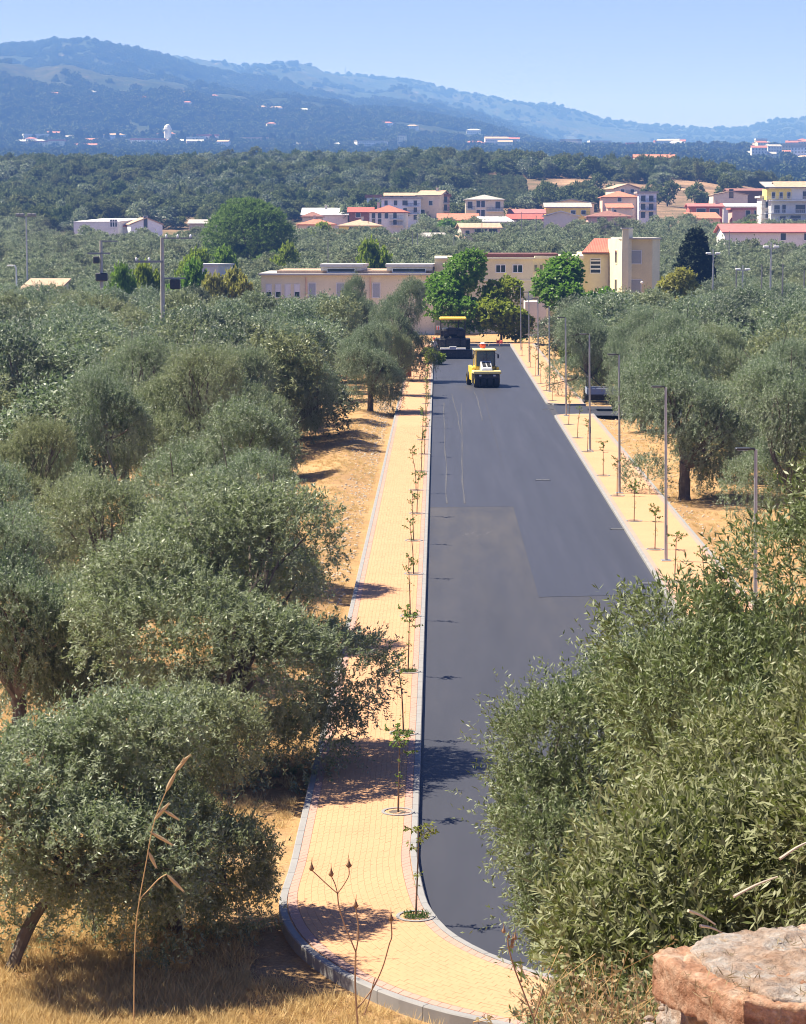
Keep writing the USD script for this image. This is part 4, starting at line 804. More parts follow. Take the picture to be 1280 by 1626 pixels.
def lobe_points(lb, n, rng, inner=0.62, prune=0.6):
    w = lb[:, 3] ** 2; k = rng.choice(len(lb), n, p=w / w.sum()); d = unit(rng.normal(size=(n, 3)))
    d[:, 2] = np.where((d[:, 2] < -0.3) & (rng.random(n) < 0.5), -d[:, 2], d[:, 2])
    s = np.stack([lb[k, 3], lb[k, 3], lb[k, 4]], -1); bump = 0.8 + 0.4 * meshkit.noise(d * 2.6 + k[:, None] * 7.3, 3)
    c = lb[k, :3] + d * s * (bump * rng.uniform(inner, 1.0, n) ** 0.6)[:, None]
    keep = np.ones(n, bool)
    for q in lb:
        dist = np.linalg.norm((c - q[:3]) / [q[3], q[3], q[4]], axis=1); keep &= ~((dist < prune) & (rng.random(n) < 0.85))
    return c[keep], d[keep]
def trunk_mesh(lb, h, r, rng, lean=(0, 0), forks=5, sides=8, twigs=0):
    m = MB(); p0 = np.array([0, 0, -0.3]); p1 = np.array([lean[0] * 0.32, lean[1] * 0.5, h * 0.6]); p2 = np.array([lean[0], lean[1], h])
    path = catmull([p0, p1 + rng.normal(0, 0.08, 3) * [1, 1, 0], p2], 5); n = len(path)
    m.tube(path, r * np.interp(np.linspace(0, 1, n), [0, 0.12, 0.5, 1], [1.5, 1.05, 0.85, 0.8]) * rng.uniform(0.9, 1.1, n), sides)
    order = np.argsort(-lb[:, 3])[:forks]
    for k in order:
        q = lb[k, :3]; midp = p2 * 0.5 + q * 0.5 + rng.normal(0, 0.15, 3) + [0, 0, -0.12]
        path = catmull([p2 - [0, 0, 0.1], midp, q], 5); m.tube(path, r * np.linspace(0.62, 0.14, len(path)), max(5, sides - 3))
        for _ in range(twigs):
            e = q + rng.normal(0, 1, 3) * lb[k, 3] * 0.6; s = path[rng.integers(4, len(path) - 1)]
            m.tube(catmull([s, (s + e) / 2 + rng.normal(0, 0.1, 3), e], 3), r * np.linspace(0.2, 0.05, 7), 4)
    return m.mesh()
def olive(seed, lf=0.6, R=2.9, H0=0.5, H1=5.6, nl=28, ns=13500, per=13, L=0.086, W=0.027, slen=0.28, lean=(0, 0), r=0.26, forks=6, twigs=3, skirt=0, size=(0.32, 0.48), trunk_h=1.3):
    """Crown and trunk of an olive: clumps of twigs of narrow leaves with shoots that break the outline."""
    rng = np.random.default_rng(seed); lb = lobes(nl, R, H0, H1, rng, size)
    if skirt:
        a = rng.uniform(0, 6.28, skirt); lb = np.vstack([lb, np.stack([R * 0.55 * np.cos(a), R * 0.55 * np.sin(a), rng.uniform(0.5, 1.0, skirt), np.full(skirt, R * 0.34), np.full(skirt, 0.75)], -1)])
    lb[:, :2] += np.array(lean) * 0.8
    c, d = lobe_points(lb, ns, rng); n = len(c)
    dd = unit(d * 0.7 + rng.normal(0, 0.45, (n, 3)) + np.array([0, 0, 0.55]) * np.where(d[:, 2:3] > -0.2, 1, -0.9))
    v1, f1 = sprigs(c, dd, per, slen, L, W, rng, 0.25, lf)
    up = (d[:, 2] > -0.1) & (rng.random(n) < 0.13); k = np.nonzero(up)[0]          # longer shoots
    v2, f2 = sprigs(c[k], unit(d[k] + rng.normal(0, 0.35, (len(k), 3)) + [0, 0, 0.7]), int(per * 1.3), slen * rng.choice([1.5, 2.0, 2.7]), L, W, rng, 0.15, lf)
    hang = (d[:, 2] < 0.1) & (rng.random(n) < 0.14); q = np.nonzero(hang)[0]
    v3, f3 = sprigs(c[q], unit(d[q] * 0.8 + [0, 0, -0.7]), int(per * 1.4), slen * 2.0, L, W, rng, 0.3)
    return MB().add(v1, f1).add(v2, f2).add(v3, f3).mesh(), trunk_mesh(lb, trunk_h, r, rng, lean, forks, 9 if ns > 5000 else 6, twigs)
def broadleaf(seed, R, H0, H1, nl, ns, per, L, W, slen, r=0.2, size=(0.3, 0.45), flat=0.85, trunk_h=None):
    rng = np.random.default_rng(seed); lb = lobes(nl, R, H0, H1, rng, size, flat); c, d = lobe_points(lb, ns, rng); n = len(c)
    v, f = sprigs(c, unit(d + rng.normal(0, 0.5, (n, 3)) + [0, 0, 0.2]), per, slen, L, W, rng, 0.4, 0.3)
    return (v, f), trunk_mesh(lb, trunk_h or max(H0, 0.8), r, rng, (0, 0), 5, 7)
def conifer(seed, R, H, ns, per, L, W, slen, column=False):
    rng = np.random.default_rng(seed); h = rng.random(ns) ** (0.9 if column else 1.4) * H * 0.97 + 0.25; a = rng.uniform(0, 6.28, ns)
    prof_ = R * (np.interp(h / H, [0, 0.12, 0.5, 0.85, 1], [0.6, 0.95, 1.0, 0.55, 0.05]) if column else np.interp(h / H, [0, 0.1, 0.4, 0.75, 1], [0.75, 1.0, 0.85, 0.5, 0.06]))
    prof_ = prof_ * (0.75 + 0.5 * meshkit.noise(np.stack([np.cos(a) * 1.7, np.sin(a) * 1.7, h * 1.1], -1), seed)); rr = prof_ * rng.uniform(0.55, 1.0, ns)
    c = np.stack([rr * np.cos(a), rr * np.sin(a), h], -1); d = np.stack([np.cos(a), np.sin(a), np.full(ns, 0.9 if column else 0.15)], -1)
    v, f = sprigs(c, unit(d + rng.normal(0, 0.3, (ns, 3))), per, slen, L, W, rng, 0.3)
    return (v, f), tube([(0, 0, -0.3), (0, 0, H * 0.9)], [R * 0.12 + 0.06, 0.03], 7)
def tree_proto(parts, lm, bm='olive_bark'):
    def build(t): obj('trunk', parts[1], bm, t); obj('crown', parts[0], lm, t)
    return Proto(build)
gz = lambda x, y: float(ground_z(np.array([x]), np.array([y]))[0])

# olives close enough to show their leaves; each one has its own words
near_protos = [tree_proto(olive(101, twigs=4), 'olive_leaf_close'), tree_proto(olive(102, nl=32, ns=17500, skirt=4, size=(0.33, 0.48)), 'olive_leaf_close'), tree_proto(olive(103, nl=23, R=2.8, size=(0.32, 0.5)), 'olive_leaf_close'), tree_proto(olive(104, nl=25, skirt=2), 'olive_leaf')]
lean_tree = tree_proto(olive(105, R=2.4, H0=1.15, H1=4.6, nl=27, ns=9500, lean=(1.35, 0.3), r=0.105, forks=9, twigs=6, trunk_h=1.6, size=(0.18, 0.42), skirt=2), 'olive_leaf_close')
bush_tree = tree_proto(olive(106, R=2.0, H0=0.4, H1=4.2, nl=20, ns=8500, skirt=6, r=0.16, trunk_h=0.9, size=(0.26, 0.48)), 'olive_leaf_close')
near_trees = [  # pixel column, distance, radius, height, source, turn, words
    (112, 53, 1.6, 3.9, 2, 10, 'low olive tree showing behind the leaning one at the left edge'),
    (352, 50.5, 3.35, 6.1, 1, 40, 'largest olive tree, its crown overhanging the left kerb and shading the pavement'),
    (20, 53, 2.2, 5.2, 0, 120, 'olive tree at the left edge just beyond the leaning one'),
    (190, 61, 2.4, 5.3, 0, 200, 'yellowish olive tree behind and left of the largest one'),
    (385, 65, 2.2, 5.2, 2, 80, 'rounded olive tree behind the largest one, towards the dry bank'),
    (350, 76, 2.7, 6.2, 3, 300, 'bluish olive tree above the dry bank, third back from the kerb bend'),
    (25, 66, 1.9, 5.0, 2, 160, 'small olive tree at the left edge, in front of the bare patch'),
    (45, 82, 1.8, 5.0, 1, 20, 'round olive tree at the left edge beyond the bare patch'),
    (155, 87, 2.2, 6.4, 3, 250, 'tall olive tree right of the bare patch, dark hollow under its crown'),
    (285, 99, 2.8, 6.8, 0, 330, 'broad olive tree behind the bluish one'),
    (200, 108, 2.6, 6.6, 2, 15, 'olive tree between the tall and the broad one, one row further back'),
    (395, 112, 2.4, 6.2, 1, 75, 'olive tree left of the one with the dark bare trunk'),
    (467, 129, 2.2, 6.4, 3, 110, 'olive tree with a dark bare trunk on the dry ground left of the road'),
    (588, 150, 2.3, 5.4, 3, 45, 'olive tree with low boughs beside the left pavement'),
    (622, 165, 1.5, 5.0, 0, 210, 'olive tree leaning a bough over the left pavement near the paving machine'),
    (640, 182, 2.3, 7.8, 3, 0, 'tall dark olive tree left of the paving machine'),
    (570, 196, 1.7, 7.8, 3, 95, 'narrow dark olive tree left of the tall dark one'),
    (1088, 104, 3.1, 7.2, 3, 60, 'large olive tree with a clear trunk right of the road, near the lamp posts'),
    (1262, 93, 2.6, 6.4, 2, 190, 'olive tree at the right edge beside the large one with the clear trunk'),
    (932, 164, 2.6, 6.4, 3, 150, 'olive tree behind the parked flatbed truck on the right'),
    (1022, 139, 2.1, 6.0, 0, 280, 'olive tree in front of the parked flatbed truck'),
    (1165, 124, 2.7, 6.6, 1, 100, 'olive tree behind the large right one, towards the right edge'),
    (1248, 118, 2.4, 6.2, 0, 30, 'olive tree at the right edge in the second row back'),
    (1085, 140, 2.5, 6.6, 2, 215, 'olive tree right behind the crown of the large right one'),
    (1010, 158, 2.2, 6.4, 1, 10, 'olive tree beyond the truck, in line with the third lamp post'),
]
taken_spots = []
def set_olive(pr, px, y, R, H, rz, label, baseR=2.9, baseH=5.6, name='olive_tree', group=None, x=None):
    x = xat(px, y) if x is None else x; taken_spots.append((x, y, R))
    return pr(name, label, 'olive tree', (x, y, gz(x, y)), rz, group, (R / baseR, R / baseR, H / baseH))
set_olive(lean_tree, -12, 36.3, 2.4, 4.25, 0, 'olive tree with a bare leaning trunk in the lower left corner', 2.4, 4.6)
set_olive(bush_tree, 275, 38.6, 1.75, 4.2, 0, 'bushy olive tree with foliage down to the dry grass beside the kerb bend', 2.0, 4.2)
for px, y, R, H, k, rz, label in near_trees: set_olive(near_protos[k], px, y, R, H, rz, label)

# the groves: nearest ones one by one, the rest as one mass
mid_parts = [olive(111 + k, ns=2600, per=9, L=0.19, W=0.075, slen=0.42, twigs=0, forks=4, skirt=3 * (k % 2)) for k in range(5)]
mid_protos = [tree_proto(p, m) for p, m in zip(mid_parts, ('olive_leaf', 'olive_leaf', 'olive_leaf', 'olive_leaf_dark', 'olive_leaf'))]
rng = np.random.default_rng(2024)
school_poly = Polygon([(-21, 258), (22, 250), (28, 254), (28, 292), (-21, 292)])
blocked = shapely.union_all([road_poly.buffer(2.6), walk_left_poly.buffer(1.6), lane_poly.buffer(1.0), school_poly.buffer(2.5)] + [p.buffer(2.0) for p in right_polys])
cand = []
for y in np.arange(88, 620, 5.6):
    w = 0.19 * y + 8
    for x in np.arange(-w, w, 6.0 if y < 330 else 6.6):
        px_, py_ = x + rng.uniform(-1.7, 1.7) + (2.9 if int(y / 5.6) % 2 else 0), y + rng.uniform(-1.7, 1.7)
        u = (px_ / py_) * F_PX + 695
        if y < 145 and -7 < px_ < 11.5: continue
        if 88 <= y < 108 and px_ > 0 and u < 1290: continue
        if y < 106 and px_ < 0 and u > 90: continue
        if y < 135 and 0 < px_ < 12.5: continue
        if 140 < y < 172 and px_ > 0 and px_ < 11.5: continue
        if y > 237 and y < 262 and -9 < px_ < 14: continue
        if -7.6 < px_ < 0 and py_ < 238: continue
        if shapely.contains_xy(blocked, px_, py_): continue
        if 395 < y < 425 and 225 < u < 560 and rng.random() < 0.7: continue
        if 452 < y < 480 and u > 1120: continue
        if 520 < y < 560 and 660 < u < 800: continue
        if 535 < y < 620 and (rng.random() < 0.45 or 90 < u < 350 or 465 < u < 660): continue
        if 405 < y < 440 and 300 < u < 500: continue
        if any((px_ - a) ** 2 + (py_ - b) ** 2 < (r * 0.75 + 1.6) ** 2 for a, b, r in taken_spots): continue
        if rng.random() < (0.14 if y < 190 else 0.06): continue
        cand.append((px_, py_, u))
cand.sort(key=lambda c: c[1])
single = [c for c in cand if c[1] < 330 and -40 < c[2] < 1330][:275]
rest = [c for c in cand if c not in single]
zones = [(lambda x, y: x < 0 and y < 150, 'one of the crowded olive trees left of the road, before the concrete pole', 'left grove, front rows'),
         (lambda x, y: x < 0 and y < 258, 'one of the olive trees crowded between the concrete pole and the school', 'left grove, back rows'),
         (lambda x, y: x < 0, 'one of the far olive trees standing level with and behind the school wing', 'grove behind the school wing'),
         (lambda x, y: y < 190, 'one of the crowded olive trees right of the road, level with the side lane', 'right grove, front rows'),
         (lambda x, y: True, 'one of the far olive trees right of and behind the school tower', 'right grove, back rows')]
for x, y, u in single:
    R, H = rng.uniform(2.5, 3.5), rng.uniform(4.8, 6.4) - (0.7 if y > 225 else 0) - (0.8 if 215 < y < 262 and -22 < x < -4 else 0)
    lab, grp = [(l, g) for f_, l, g in zones if f_(x, y)][0]
    set_olive(mid_protos[int(rng.integers(5))], 0, y, R, H, float(rng.uniform(0, 360)), lab, group=grp, x=x)
far_parts = [olive(121 + k, ns=900, per=7, L=0.34, W=0.16, slen=0.5, twigs=0, forks=3) for k in range(3)]
P = np.array([(x, y, gz(x, y) - 0.3) for x, y, u in rest]); n = len(P)
if n: tag(instancer('olive_grove', [[('crown', p[0], 'olive_leaf_far'), ('trunk', p[1], 'olive_bark')] for p in far_parts], P, rng.integers(0, 3, n), rng.uniform(0, 360, n), rng.uniform(0.72, 1.08, n)), 'silvery olive grove filling the plain between the school and the town', 'olive grove')

# the wooded ridge: one mass, with a few trees that stand out
wood_parts = [broadleaf(131 + k, 3.4, 0.6, 6.6, 12, 420, 7, 0.55, 0.34, 0.7, 0.2, (0.34, 0.5)) for k in range(4)]
W_ = []
for y in np.arange(655, 1160, 6.0):
    w = 0.185 * y + 10
    for x in np.arange(-w, w, 5.8):
        a, b = x + rng.uniform(-2.2, 2.2), y + rng.uniform(-2.2, 2.2); u = a / b * F_PX + 695
        dens = meshkit.fbm(np.array([[a / 55, b / 55, 0.3]]), 3, 8)[0]
        lim = np.interp(u, [0, 560, 700, 800, 930, 1100, 1290], [0.30, 0.24, 0.34, 0.44, 0.43, 0.46, 0.50])
        if b > 990: lim -= 0.22
        if b < 700 and 440 < u: lim += 0.22
        if b < 720 and 150 < u < 320: lim += 0.2
        if 744 < u < 830 and 760 < b < 930: continue
        if u > 1235 and b > 1000: continue
        if 985 < u < 1085 and b > 1040: continue
        if dens < lim + 0.12: continue
        W_.append((a, b, gz(a, b) - 0.3))
W_ = np.array(W_); n = len(W_)
tag(instancer('wooded_ridge', [[('crown', p[0], 'wood_leaf'), ('trunk', p[1], 'bark')] for p in wood_parts] + [[('crown', p[0], m), ('trunk', p[1], 'bark')] for p, m in zip(wood_parts[:3], ('olive_leaf_far', 'olive_leaf_dark', 'hedge_leaf'))], W_, np.where(meshkit.fbm(np.stack([W_[:, 0] / 26, W_[:, 1] / 40, 0 * W_[:, 0]], -1), 3, 71) + rng.normal(0, 0.06, n) > 0.53, rng.choice([4, 4, 5, 5, 6], n), rng.integers(0, 4, n)), rng.uniform(0, 360, n), np.stack([rng.uniform(0.55, 1.35, n), rng.uniform(0.55, 1.35, n), rng.uniform(0.5, 1.3, n)], -1)), 'dark green wood of holm oak and olive covering the low ridge', 'wood')
# rows of vines on the terrace below the ridge top
vn = broadleaf(140, 0.9, 0.1, 1.7, 5, 60, 8, 0.4, 0.3, 0.4, 0.05, (0.5, 0.7)); V_ = []
for y in np.arange(775, 925, 9.0):
    for x in np.arange(xat(746, y), xat(832, y), 1.5): V_.append((x, y + rng.uniform(-0.3, 0.3), gz(x, y) - 0.1))
V_ = np.array(V_); tag(instancer('vineyard', [[('crown', vn[0], 'wood_leaf')]], V_, np.zeros(len(V_)), rng.uniform(0, 360, len(V_)), rng.uniform(0.8, 1.3, len(V_))), 'terraced rows of vines on the slope behind the square cream house', 'vineyard')

# trees that stand out, one by one
def one_tree(name, label, cat, px, y, parts, lm, bm='bark', sc=1.0, rz=0, group=None, dz=0):
    x = xat(px, y); return tree_proto(parts, lm, bm)(name, label, cat, (x, y, gz(x, y) + dz), rz, group, sc)
def dome(seed, R, H0, H1, nl, ns, per, L, W, slen, r):
    rng = np.random.default_rng(seed); lb = []
    for k in range(nl):
        q = math.sqrt((k + 0.5) / nl) * 0.9; a = k * 2.39996; top = H0 + (H1 - H0) * math.sqrt(max(1 - q * q, 0.03)) ; s_ = R * rng.uniform(0.19, 0.29)
        lb.append((q * R * 0.92 * math.cos(a), q * R * 0.92 * math.sin(a), top - s_ * 0.8 + rng.uniform(-0.5, 0.5), s_, s_ * 0.85))
        if q > 0.5: lb.append((q * R * 0.85 * math.cos(a + 0.2), q * R * 0.85 * math.sin(a + 0.2), H0 + 1.2 + rng.uniform(-0.6, 1.6), s_, s_ * 0.8))
    lb = np.array(lb); c, d = lobe_points(lb, ns, rng); n = len(c); v, f = sprigs(c, unit(d + rng.normal(0, 0.5, (n, 3)) + [0, 0, 0.25]), per, slen, L, W, rng, 0.3, 0.4)
    return (v, f), trunk_mesh(lb, H0 + 0.5, r, rng, (0, 0), 9, 8)
pine = dome(201, 8.8, 1.4, 13.2, 46, 9500, 10, 0.40, 0.15, 0.6, 0.5)
one_tree('umbrella_pine', 'big dark green umbrella pine rising over the olives on the left', 'pine tree', 398, 440, pine, 'pine_leaf', sc=(1.0, 1.0, 1.0))
sp_ = broadleaf(202, 3.2, 0.3, 4.6, 12, 900, 8, 0.32, 0.14, 0.5, 0.2)
one_tree('pine_tree', 'small dark pine at the foot of the umbrella pine', 'pine tree', 432, 425, sp_, 'pine_leaf')
plane_a = broadleaf(203, 4.4, 0.6, 11.0, 34, 3600, 10, 0.30, 0.26, 0.55, 0.18, (0.26, 0.38), 1.05, 1.8)
one_tree('plane_tree', 'tall bright green tree behind the paving machine, in front of the school', 'tree', 728, 247, plane_a, 'plane_leaf', sc=(0.86, 0.86, 0.86))
plane_b = broadleaf(204, 3.1, 0.4, 7.0, 22, 2200, 10, 0.28, 0.24, 0.5, 0.14, (0.3, 0.42), 1.0, 1.5)
one_tree('plane_tree', 'smaller tree with yellowing leaves right of the tall bright green one', 'tree', 796, 246, plane_b, 'lime_leaf', sc=(1.0, 1.0, 1.02))
plane_c = broadleaf(205, 3.1, 0.3, 9.0, 26, 2600, 10, 0.30, 0.25, 0.5, 0.15, (0.3, 0.42), 1.0, 1.5)
one_tree('plane_tree', 'pointed bright green tree in front of the school stair tower', 'tree', 903, 244, plane_c, 'plane_leaf', sc=(1.12, 1.12, 1.02), rz=70)
plane_d = broadleaf(206, 1.9, 0.8, 5.6, 12, 1000, 10, 0.28, 0.24, 0.5, 0.12, (0.32, 0.45), 1.0, 1.5)
one_tree('plane_tree', 'low green tree right of the pointed one, below the cream tower', 'tree', 955, 243, plane_d, 'plane_leaf')
yel = broadleaf(207, 3.0, 0.4, 8.6, 20, 1500, 9, 0.30, 0.22, 0.6, 0.14, (0.28, 0.4), 1.0, 1.6)
one_tree('fig_tree', 'sparse yellow-green tree right of the school tower', 'tree', 1076, 240, yel, 'yellow_leaf', sc=(0.95, 0.95, 0.98))
con = conifer(208, 3.0, 12.0, 1900, 9, 0.5, 0.2, 0.7)
one_tree('cedar_tree', 'dark conifer right of the school tower', 'conifer', 1100, 300, con, 'dark_conifer_leaf', sc=(0.95, 0.95, 0.96))
bsh = broadleaf(209, 2.4, 0.2, 3.4, 12, 900, 9, 0.30, 0.22, 0.5, 0.1, (0.34, 0.5))
bush = {}
for px, y, s, m, label in ((192, 262, (0.72, 0.72, 2.0), 'plane_leaf', 'dark green bush right of the wooden pole'), (236, 266, (0.72, 0.72, 2.05), 'lime_leaf', 'yellow-green bush beside the concrete pole'), (300, 268, (0.95, 0.95, 2.1), 'plane_leaf', 'bright green bush right of the concrete pole'),
                           (342, 262, (0.85, 0.85, 1.75), 'yellow_leaf', 'pale yellow-green bush in front of the low grey shed'), (384, 264, (0.8, 0.8, 1.85), 'yellow_leaf', 'yellowish bush touching the left end of the school wing'),
                           (306, 330, (1.1, 1.1, 2.3), 'lime_leaf', 'bright vine tangle left of the umbrella pine'), (350, 345, (1.1, 1.1, 2.2), 'plane_leaf', 'green shrub below the umbrella pine'), (594, 335, (1.05, 1.05, 2.6), 'lime_leaf', 'round lime-green tree standing behind the school wing roof'),
                           (452, 380, (1.0, 1.0, 2.0), 'lime_leaf', 'light green shrub right of the umbrella pine'), (506, 570, 1.3, 'lime_leaf', 'light green shrub beside the tan hipped roof'), (688, 205, 0.42, 'lime_leaf', 'bright young shrub just left of the paving machine'),
                           (1190, 205, 0.8, 'hedge_leaf', 'light green bush near the right fence posts'), (1262, 215, 0.9, 'plane_leaf', 'dark green bush at the right edge near the fence posts'), (705, 585, 1.3, 'plane_leaf', 'green tree before the balconied block in town'), (738, 590, 1.2, 'plane_leaf', 'green tree left of the weathered barn'), (1175, 560, 1.6, 'pine_leaf', 'dark tree in front of the deep red house'),
                           (1128, 590, 1.2, 'pine_leaf', 'dark tree left of the long white hall')):
    x = xat(px, y)
    if m not in bush: bush[m] = tree_proto(bsh, m, 'bark')
    bush[m]('garden_bush', label, 'bush', (x, y, gz(x, y)), px * 7.0, None, s)
hd_ = broadleaf(210, 1.1, 0.0, 2.4, 8, 500, 8, 0.22, 0.14, 0.35, 0.06, (0.4, 0.6)); hedge = tree_proto(hd_, 'hedge_leaf', 'bark')
for k in range(8):
    y = 176 + 7.2 * k; hedge('hedge_bush', f'{"first second third fourth fifth sixth seventh eighth".split()[k]} light green bush of the row beside the far right pavement', 'bush', (12.3 + 0.25 * math.sin(k * 2.1), y, gz(12.3, y)), 40.0 * k, 'bushes beside the right pavement', (1.0, 1.0, 0.8 + 0.25 * math.sin(k * 1.7) ** 2))
oak = broadleaf(211, 5.6, 2.2, 12.5, 18, 1100, 9, 0.5, 0.36, 0.7, 0.35, (0.28, 0.4), 0.9, 3.2)
x = xat(401, 1080); one_tree('oak_tree', 'lone tall tree on the skyline of the wooded ridge', 'tree', 401, 1080, oak, 'wood_leaf', dz=-1.0)
lone = tree_proto(broadleaf(212, 4.2, 1.2, 7.4, 14, 700, 8, 0.5, 0.36, 0.6, 0.25, (0.3, 0.45)), 'wood_leaf', 'bark')
for px, y, s, label in ((283, 690, 0.95, 'round dark tree standing clear in front of the ridge'), (182, 695, 0.95, 'grey-green tree at the foot of the ridge above the white sheds'), (345, 705, 1.0, 'spreading tree at the ridge foot right of the round dark one'), (424, 760, 1.1, 'round tree on the ridge slope above the umbrella pine'),
                        (640, 1050, 0.9, 'leftmost of the trees along the middle skyline of the ridge'), (1055, 800, 1.1, 'dark tree on bare earth above the salmon house'), (1034, 830, 1.0, 'tree standing right of the bare earth scar'), (1150, 840, 1.2, 'broad tree above the plain beige gable'), (940, 850, 1.15, 'broad tree left of the bare earth scar'), (1100, 780, 1.1, 'leafy tree on the slope above the deep red house')):
    x = xat(px, y); lone('ridge_tree', label, 'tree', (x, y, gz(x, y) - 0.3), px * 3.0, None, s)
# cypresses and scrub at the foot of the hills
cyp = tree_proto(conifer(213, 1.7, 15, 300, 7, 1.2, 0.6, 1.2, True), 'dark_conifer_leaf', 'bark')
for k in range(52):
    px = rng.uniform(118, 345) if k < 34 else rng.uniform(345, 470) if k < 44 else rng.uniform(20, 118)
    p = hill_at(px, rng.uniform(3110, 3200)); cyp('cypress_tree', 'one of the dark cypresses lined up at the foot of the left hills', 'cypress', (p[0], p[1], p[2] - 1), 0, 'row of cypresses under the hills', float(rng.uniform(0.65, 1.35)))
scr = [broadleaf(221 + k, 6.5, -0.5, 8.5, 9, 110, 6, 2.2, 1.7, 1.8, 0.3, (0.34, 0.55)) for k in range(3)]
S_ = []
for k in range(34000):
    px = rng.uniform(-60, 1340); D = rng.uniform(3000, 5700) if k < 27000 else rng.uniform(5700, 8050); S_.append((px, D))
S_ = np.array(S_); q = _hz(S_[:, ::-1]); ux = np.interp(S_[:, 0], hp, dirs[:, 0]); pos = np.stack([ux * S_[:, 1], S_[:, 1], q - 0.5], -1)
dn = meshkit.fbm(pos * [1 / 260, 1 / 260, 0], 4, 31); pos = pos[dn > 0.45]; n = len(pos)
tag(instancer('hillside_scrub', [[('crown', p[0], 'scrub_leaf')] for p in scr], pos, rng.integers(0, 3, n), rng.uniform(0, 360, n), rng.uniform(0.35, 1.35, n)), 'scattered scrub and small trees over the blue hills', 'scrub')
V2 = []
for k in range(1500):
    px, D = rng.uniform(-40, 1330), rng.uniform(1500, 3000); r_ = ray(px, 364); V2.append((r_[0] / r_[1] * D, D, float(_hz((D, px))) - 0.5))
V2 = np.array(V2); tag(instancer('valley_trees', [[('crown', p[0], 'scrub_leaf')] for p in scr], V2, rng.integers(0, 3, len(V2)), rng.uniform(0, 360, len(V2)), rng.uniform(0.6, 1.3, len(V2))), 'distant trees of the valley floor between the ridge and the hills', 'trees')
# ------------------------------------------------------------ street lamps on the right pavement
def build_lamp(t):
    obj('base_plate', rbox(-0.17, 0.17, -0.17, 0.17, 0, 0.03, 0.01), 'galvanised', t)
    lean = -0.09
    obj('pole', tube([(0, 0, 0.0), (lean * 0.3, 0, 2.0), (lean, 0, 6.0)], [0.062, 0.052, 0.04], 10), 'galvanised', t)
    obj('service_door', rbox(-0.035, 0.035, -0.083, -0.06, 0.9, 1.25, 0.008), 'pole_grey', t)
    obj('arm', tube([(lean, 0, 5.94), (lean - 0.04, 0, 6.02), (lean - 0.16, 0, 6.03)], 0.03, 8), 'dark_metal', t)
    h = obj('lamp_head', rbox(lean - 0.5, lean - 0.12, -0.12, 0.12, 5.995, 6.055, 0.025), 'dark_metal', t)
    obj('lens', box(lean - 0.46, lean - 0.2, -0.1, 0.1, 5.986, 5.993), 'lamp_lens', h)
lamp = Proto(build_lamp)
lamp_y = [ground(1058, 890, KERB_H)[1] - 23.4] + [float(ground(*p, KERB_H)[1]) for p in ((1058, 890), (983, 783), (933, 715), (899, 660), (872, 622), (851, 596), (839, 575), (826, 556))]
lamp_words = ['nearest street lamp, its foot hidden by the olive tree in the lower right', 'second nearest street lamp, standing whole on the right pavement', 'third street lamp from the viewer on the right pavement', 'fourth street lamp, just before the side lane', 'fifth street lamp, at the corner of the side lane',
              'sixth street lamp, first one beyond the side lane', 'seventh street lamp, beyond the side lane', 'eighth street lamp, near the far end of the pavement', 'farthest street lamp, at the end of the road']
for y, wds in zip(lamp_y, lamp_words): lamp('street_lamp', wds, 'street lamp', (7.92, y, KERB_H - 0.004), 0, 'slim street lamps along the right pavement')

# ------------------------------------------------------------ saplings with their round pits
def sapling_parts(seed, H, tilt, nleaf, lush):
    r = np.random.default_rng(seed); top = np.array([tilt * H, r.uniform(-0.04, 0.04), H])
    path = catmull([(0, 0, -0.1), (tilt * H * 0.3 + r.uniform(-.02, .02), 0, H * 0.45), top * [1, 1, 0.8], top], 4)
    m = MB().tube(path, np.linspace(0.022, 0.006, len(path)), 6); V, Fc = [], 0; lv = MB()
    for k in range(9):
        s = path[int(len(path) * (0.58 + 0.04 * k)) if k < 9 else -1]; a = r.uniform(0, 6.28); l = r.uniform(0.16, 0.36) * (1.1 if lush else 0.85)
        e = s + [math.cos(a) * l, math.sin(a) * l, r.uniform(0.02, 0.2)]; m.tube([s, (s + e) / 2 + [0, 0, 0.02], e], [0.006, 0.005, 0.003], 4)
        c = np.repeat(s[None], nleaf, 0) + (e - s) * r.uniform(0.25, 1.05, (nleaf, 1)); lv.add(*leaves(c, unit(r.normal(size=(nleaf, 3)) + [0, 0, -0.2]), 0.085 if lush else 0.07, 0.045, r))
    for k in range(5):      # a few shoots on the stem
        s = path[int(len(path) * r.uniform(0.2, 0.6))]; c = np.repeat(s[None], 4, 0) + r.normal(0, 0.04, (4, 3)); lv.add(*leaves(c, unit(r.normal(size=(4, 3))), 0.07, 0.035, r))
    return m.mesh(), lv.mesh()
def sap_proto(*a):
    p = sapling_parts(*a)
    def build(t): obj('stem', p[0], 'stem_brown', t); obj('foliage', p[1], 'sapling_leaf', t)
    return Proto(build)
saps = [sap_proto(301, 1.75, -0.03, 13, False), sap_proto(302, 1.6, 0.02, 20, True), sap_proto(303, 1.85, -0.06, 10, False), sap_proto(304, 1.7, 0.03, 16, True), sap_proto(305, 1.9, -0.09, 14, False)]
rng = np.random.default_rng(77)
gv, gf = leaves(np.stack([rng.uniform(-0.2, 0.2, 260), rng.uniform(-0.2, 0.2, 260), np.full(260, 0.0)], -1), unit(rng.normal(0, 0.5, (260, 3)) + [0, 0, 0.9]), 0.09, 0.014, rng)
def pit_builder(grass):
    def build(t):
        obj('rim', lathe([(0.27, -0.02), (0.27, 0.012), (0.33, 0.012), (0.33, -0.02)], 28), 'kerb_concrete', t)
        obj('soil', lathe([(0.002, -0.004), (0.15, -0.002), (0.268, -0.012)], 20), 'bark', t)
        if grass: obj('grass', (gv, gf), 'pit_grass', t, kind='stuff')
    return Proto(build)
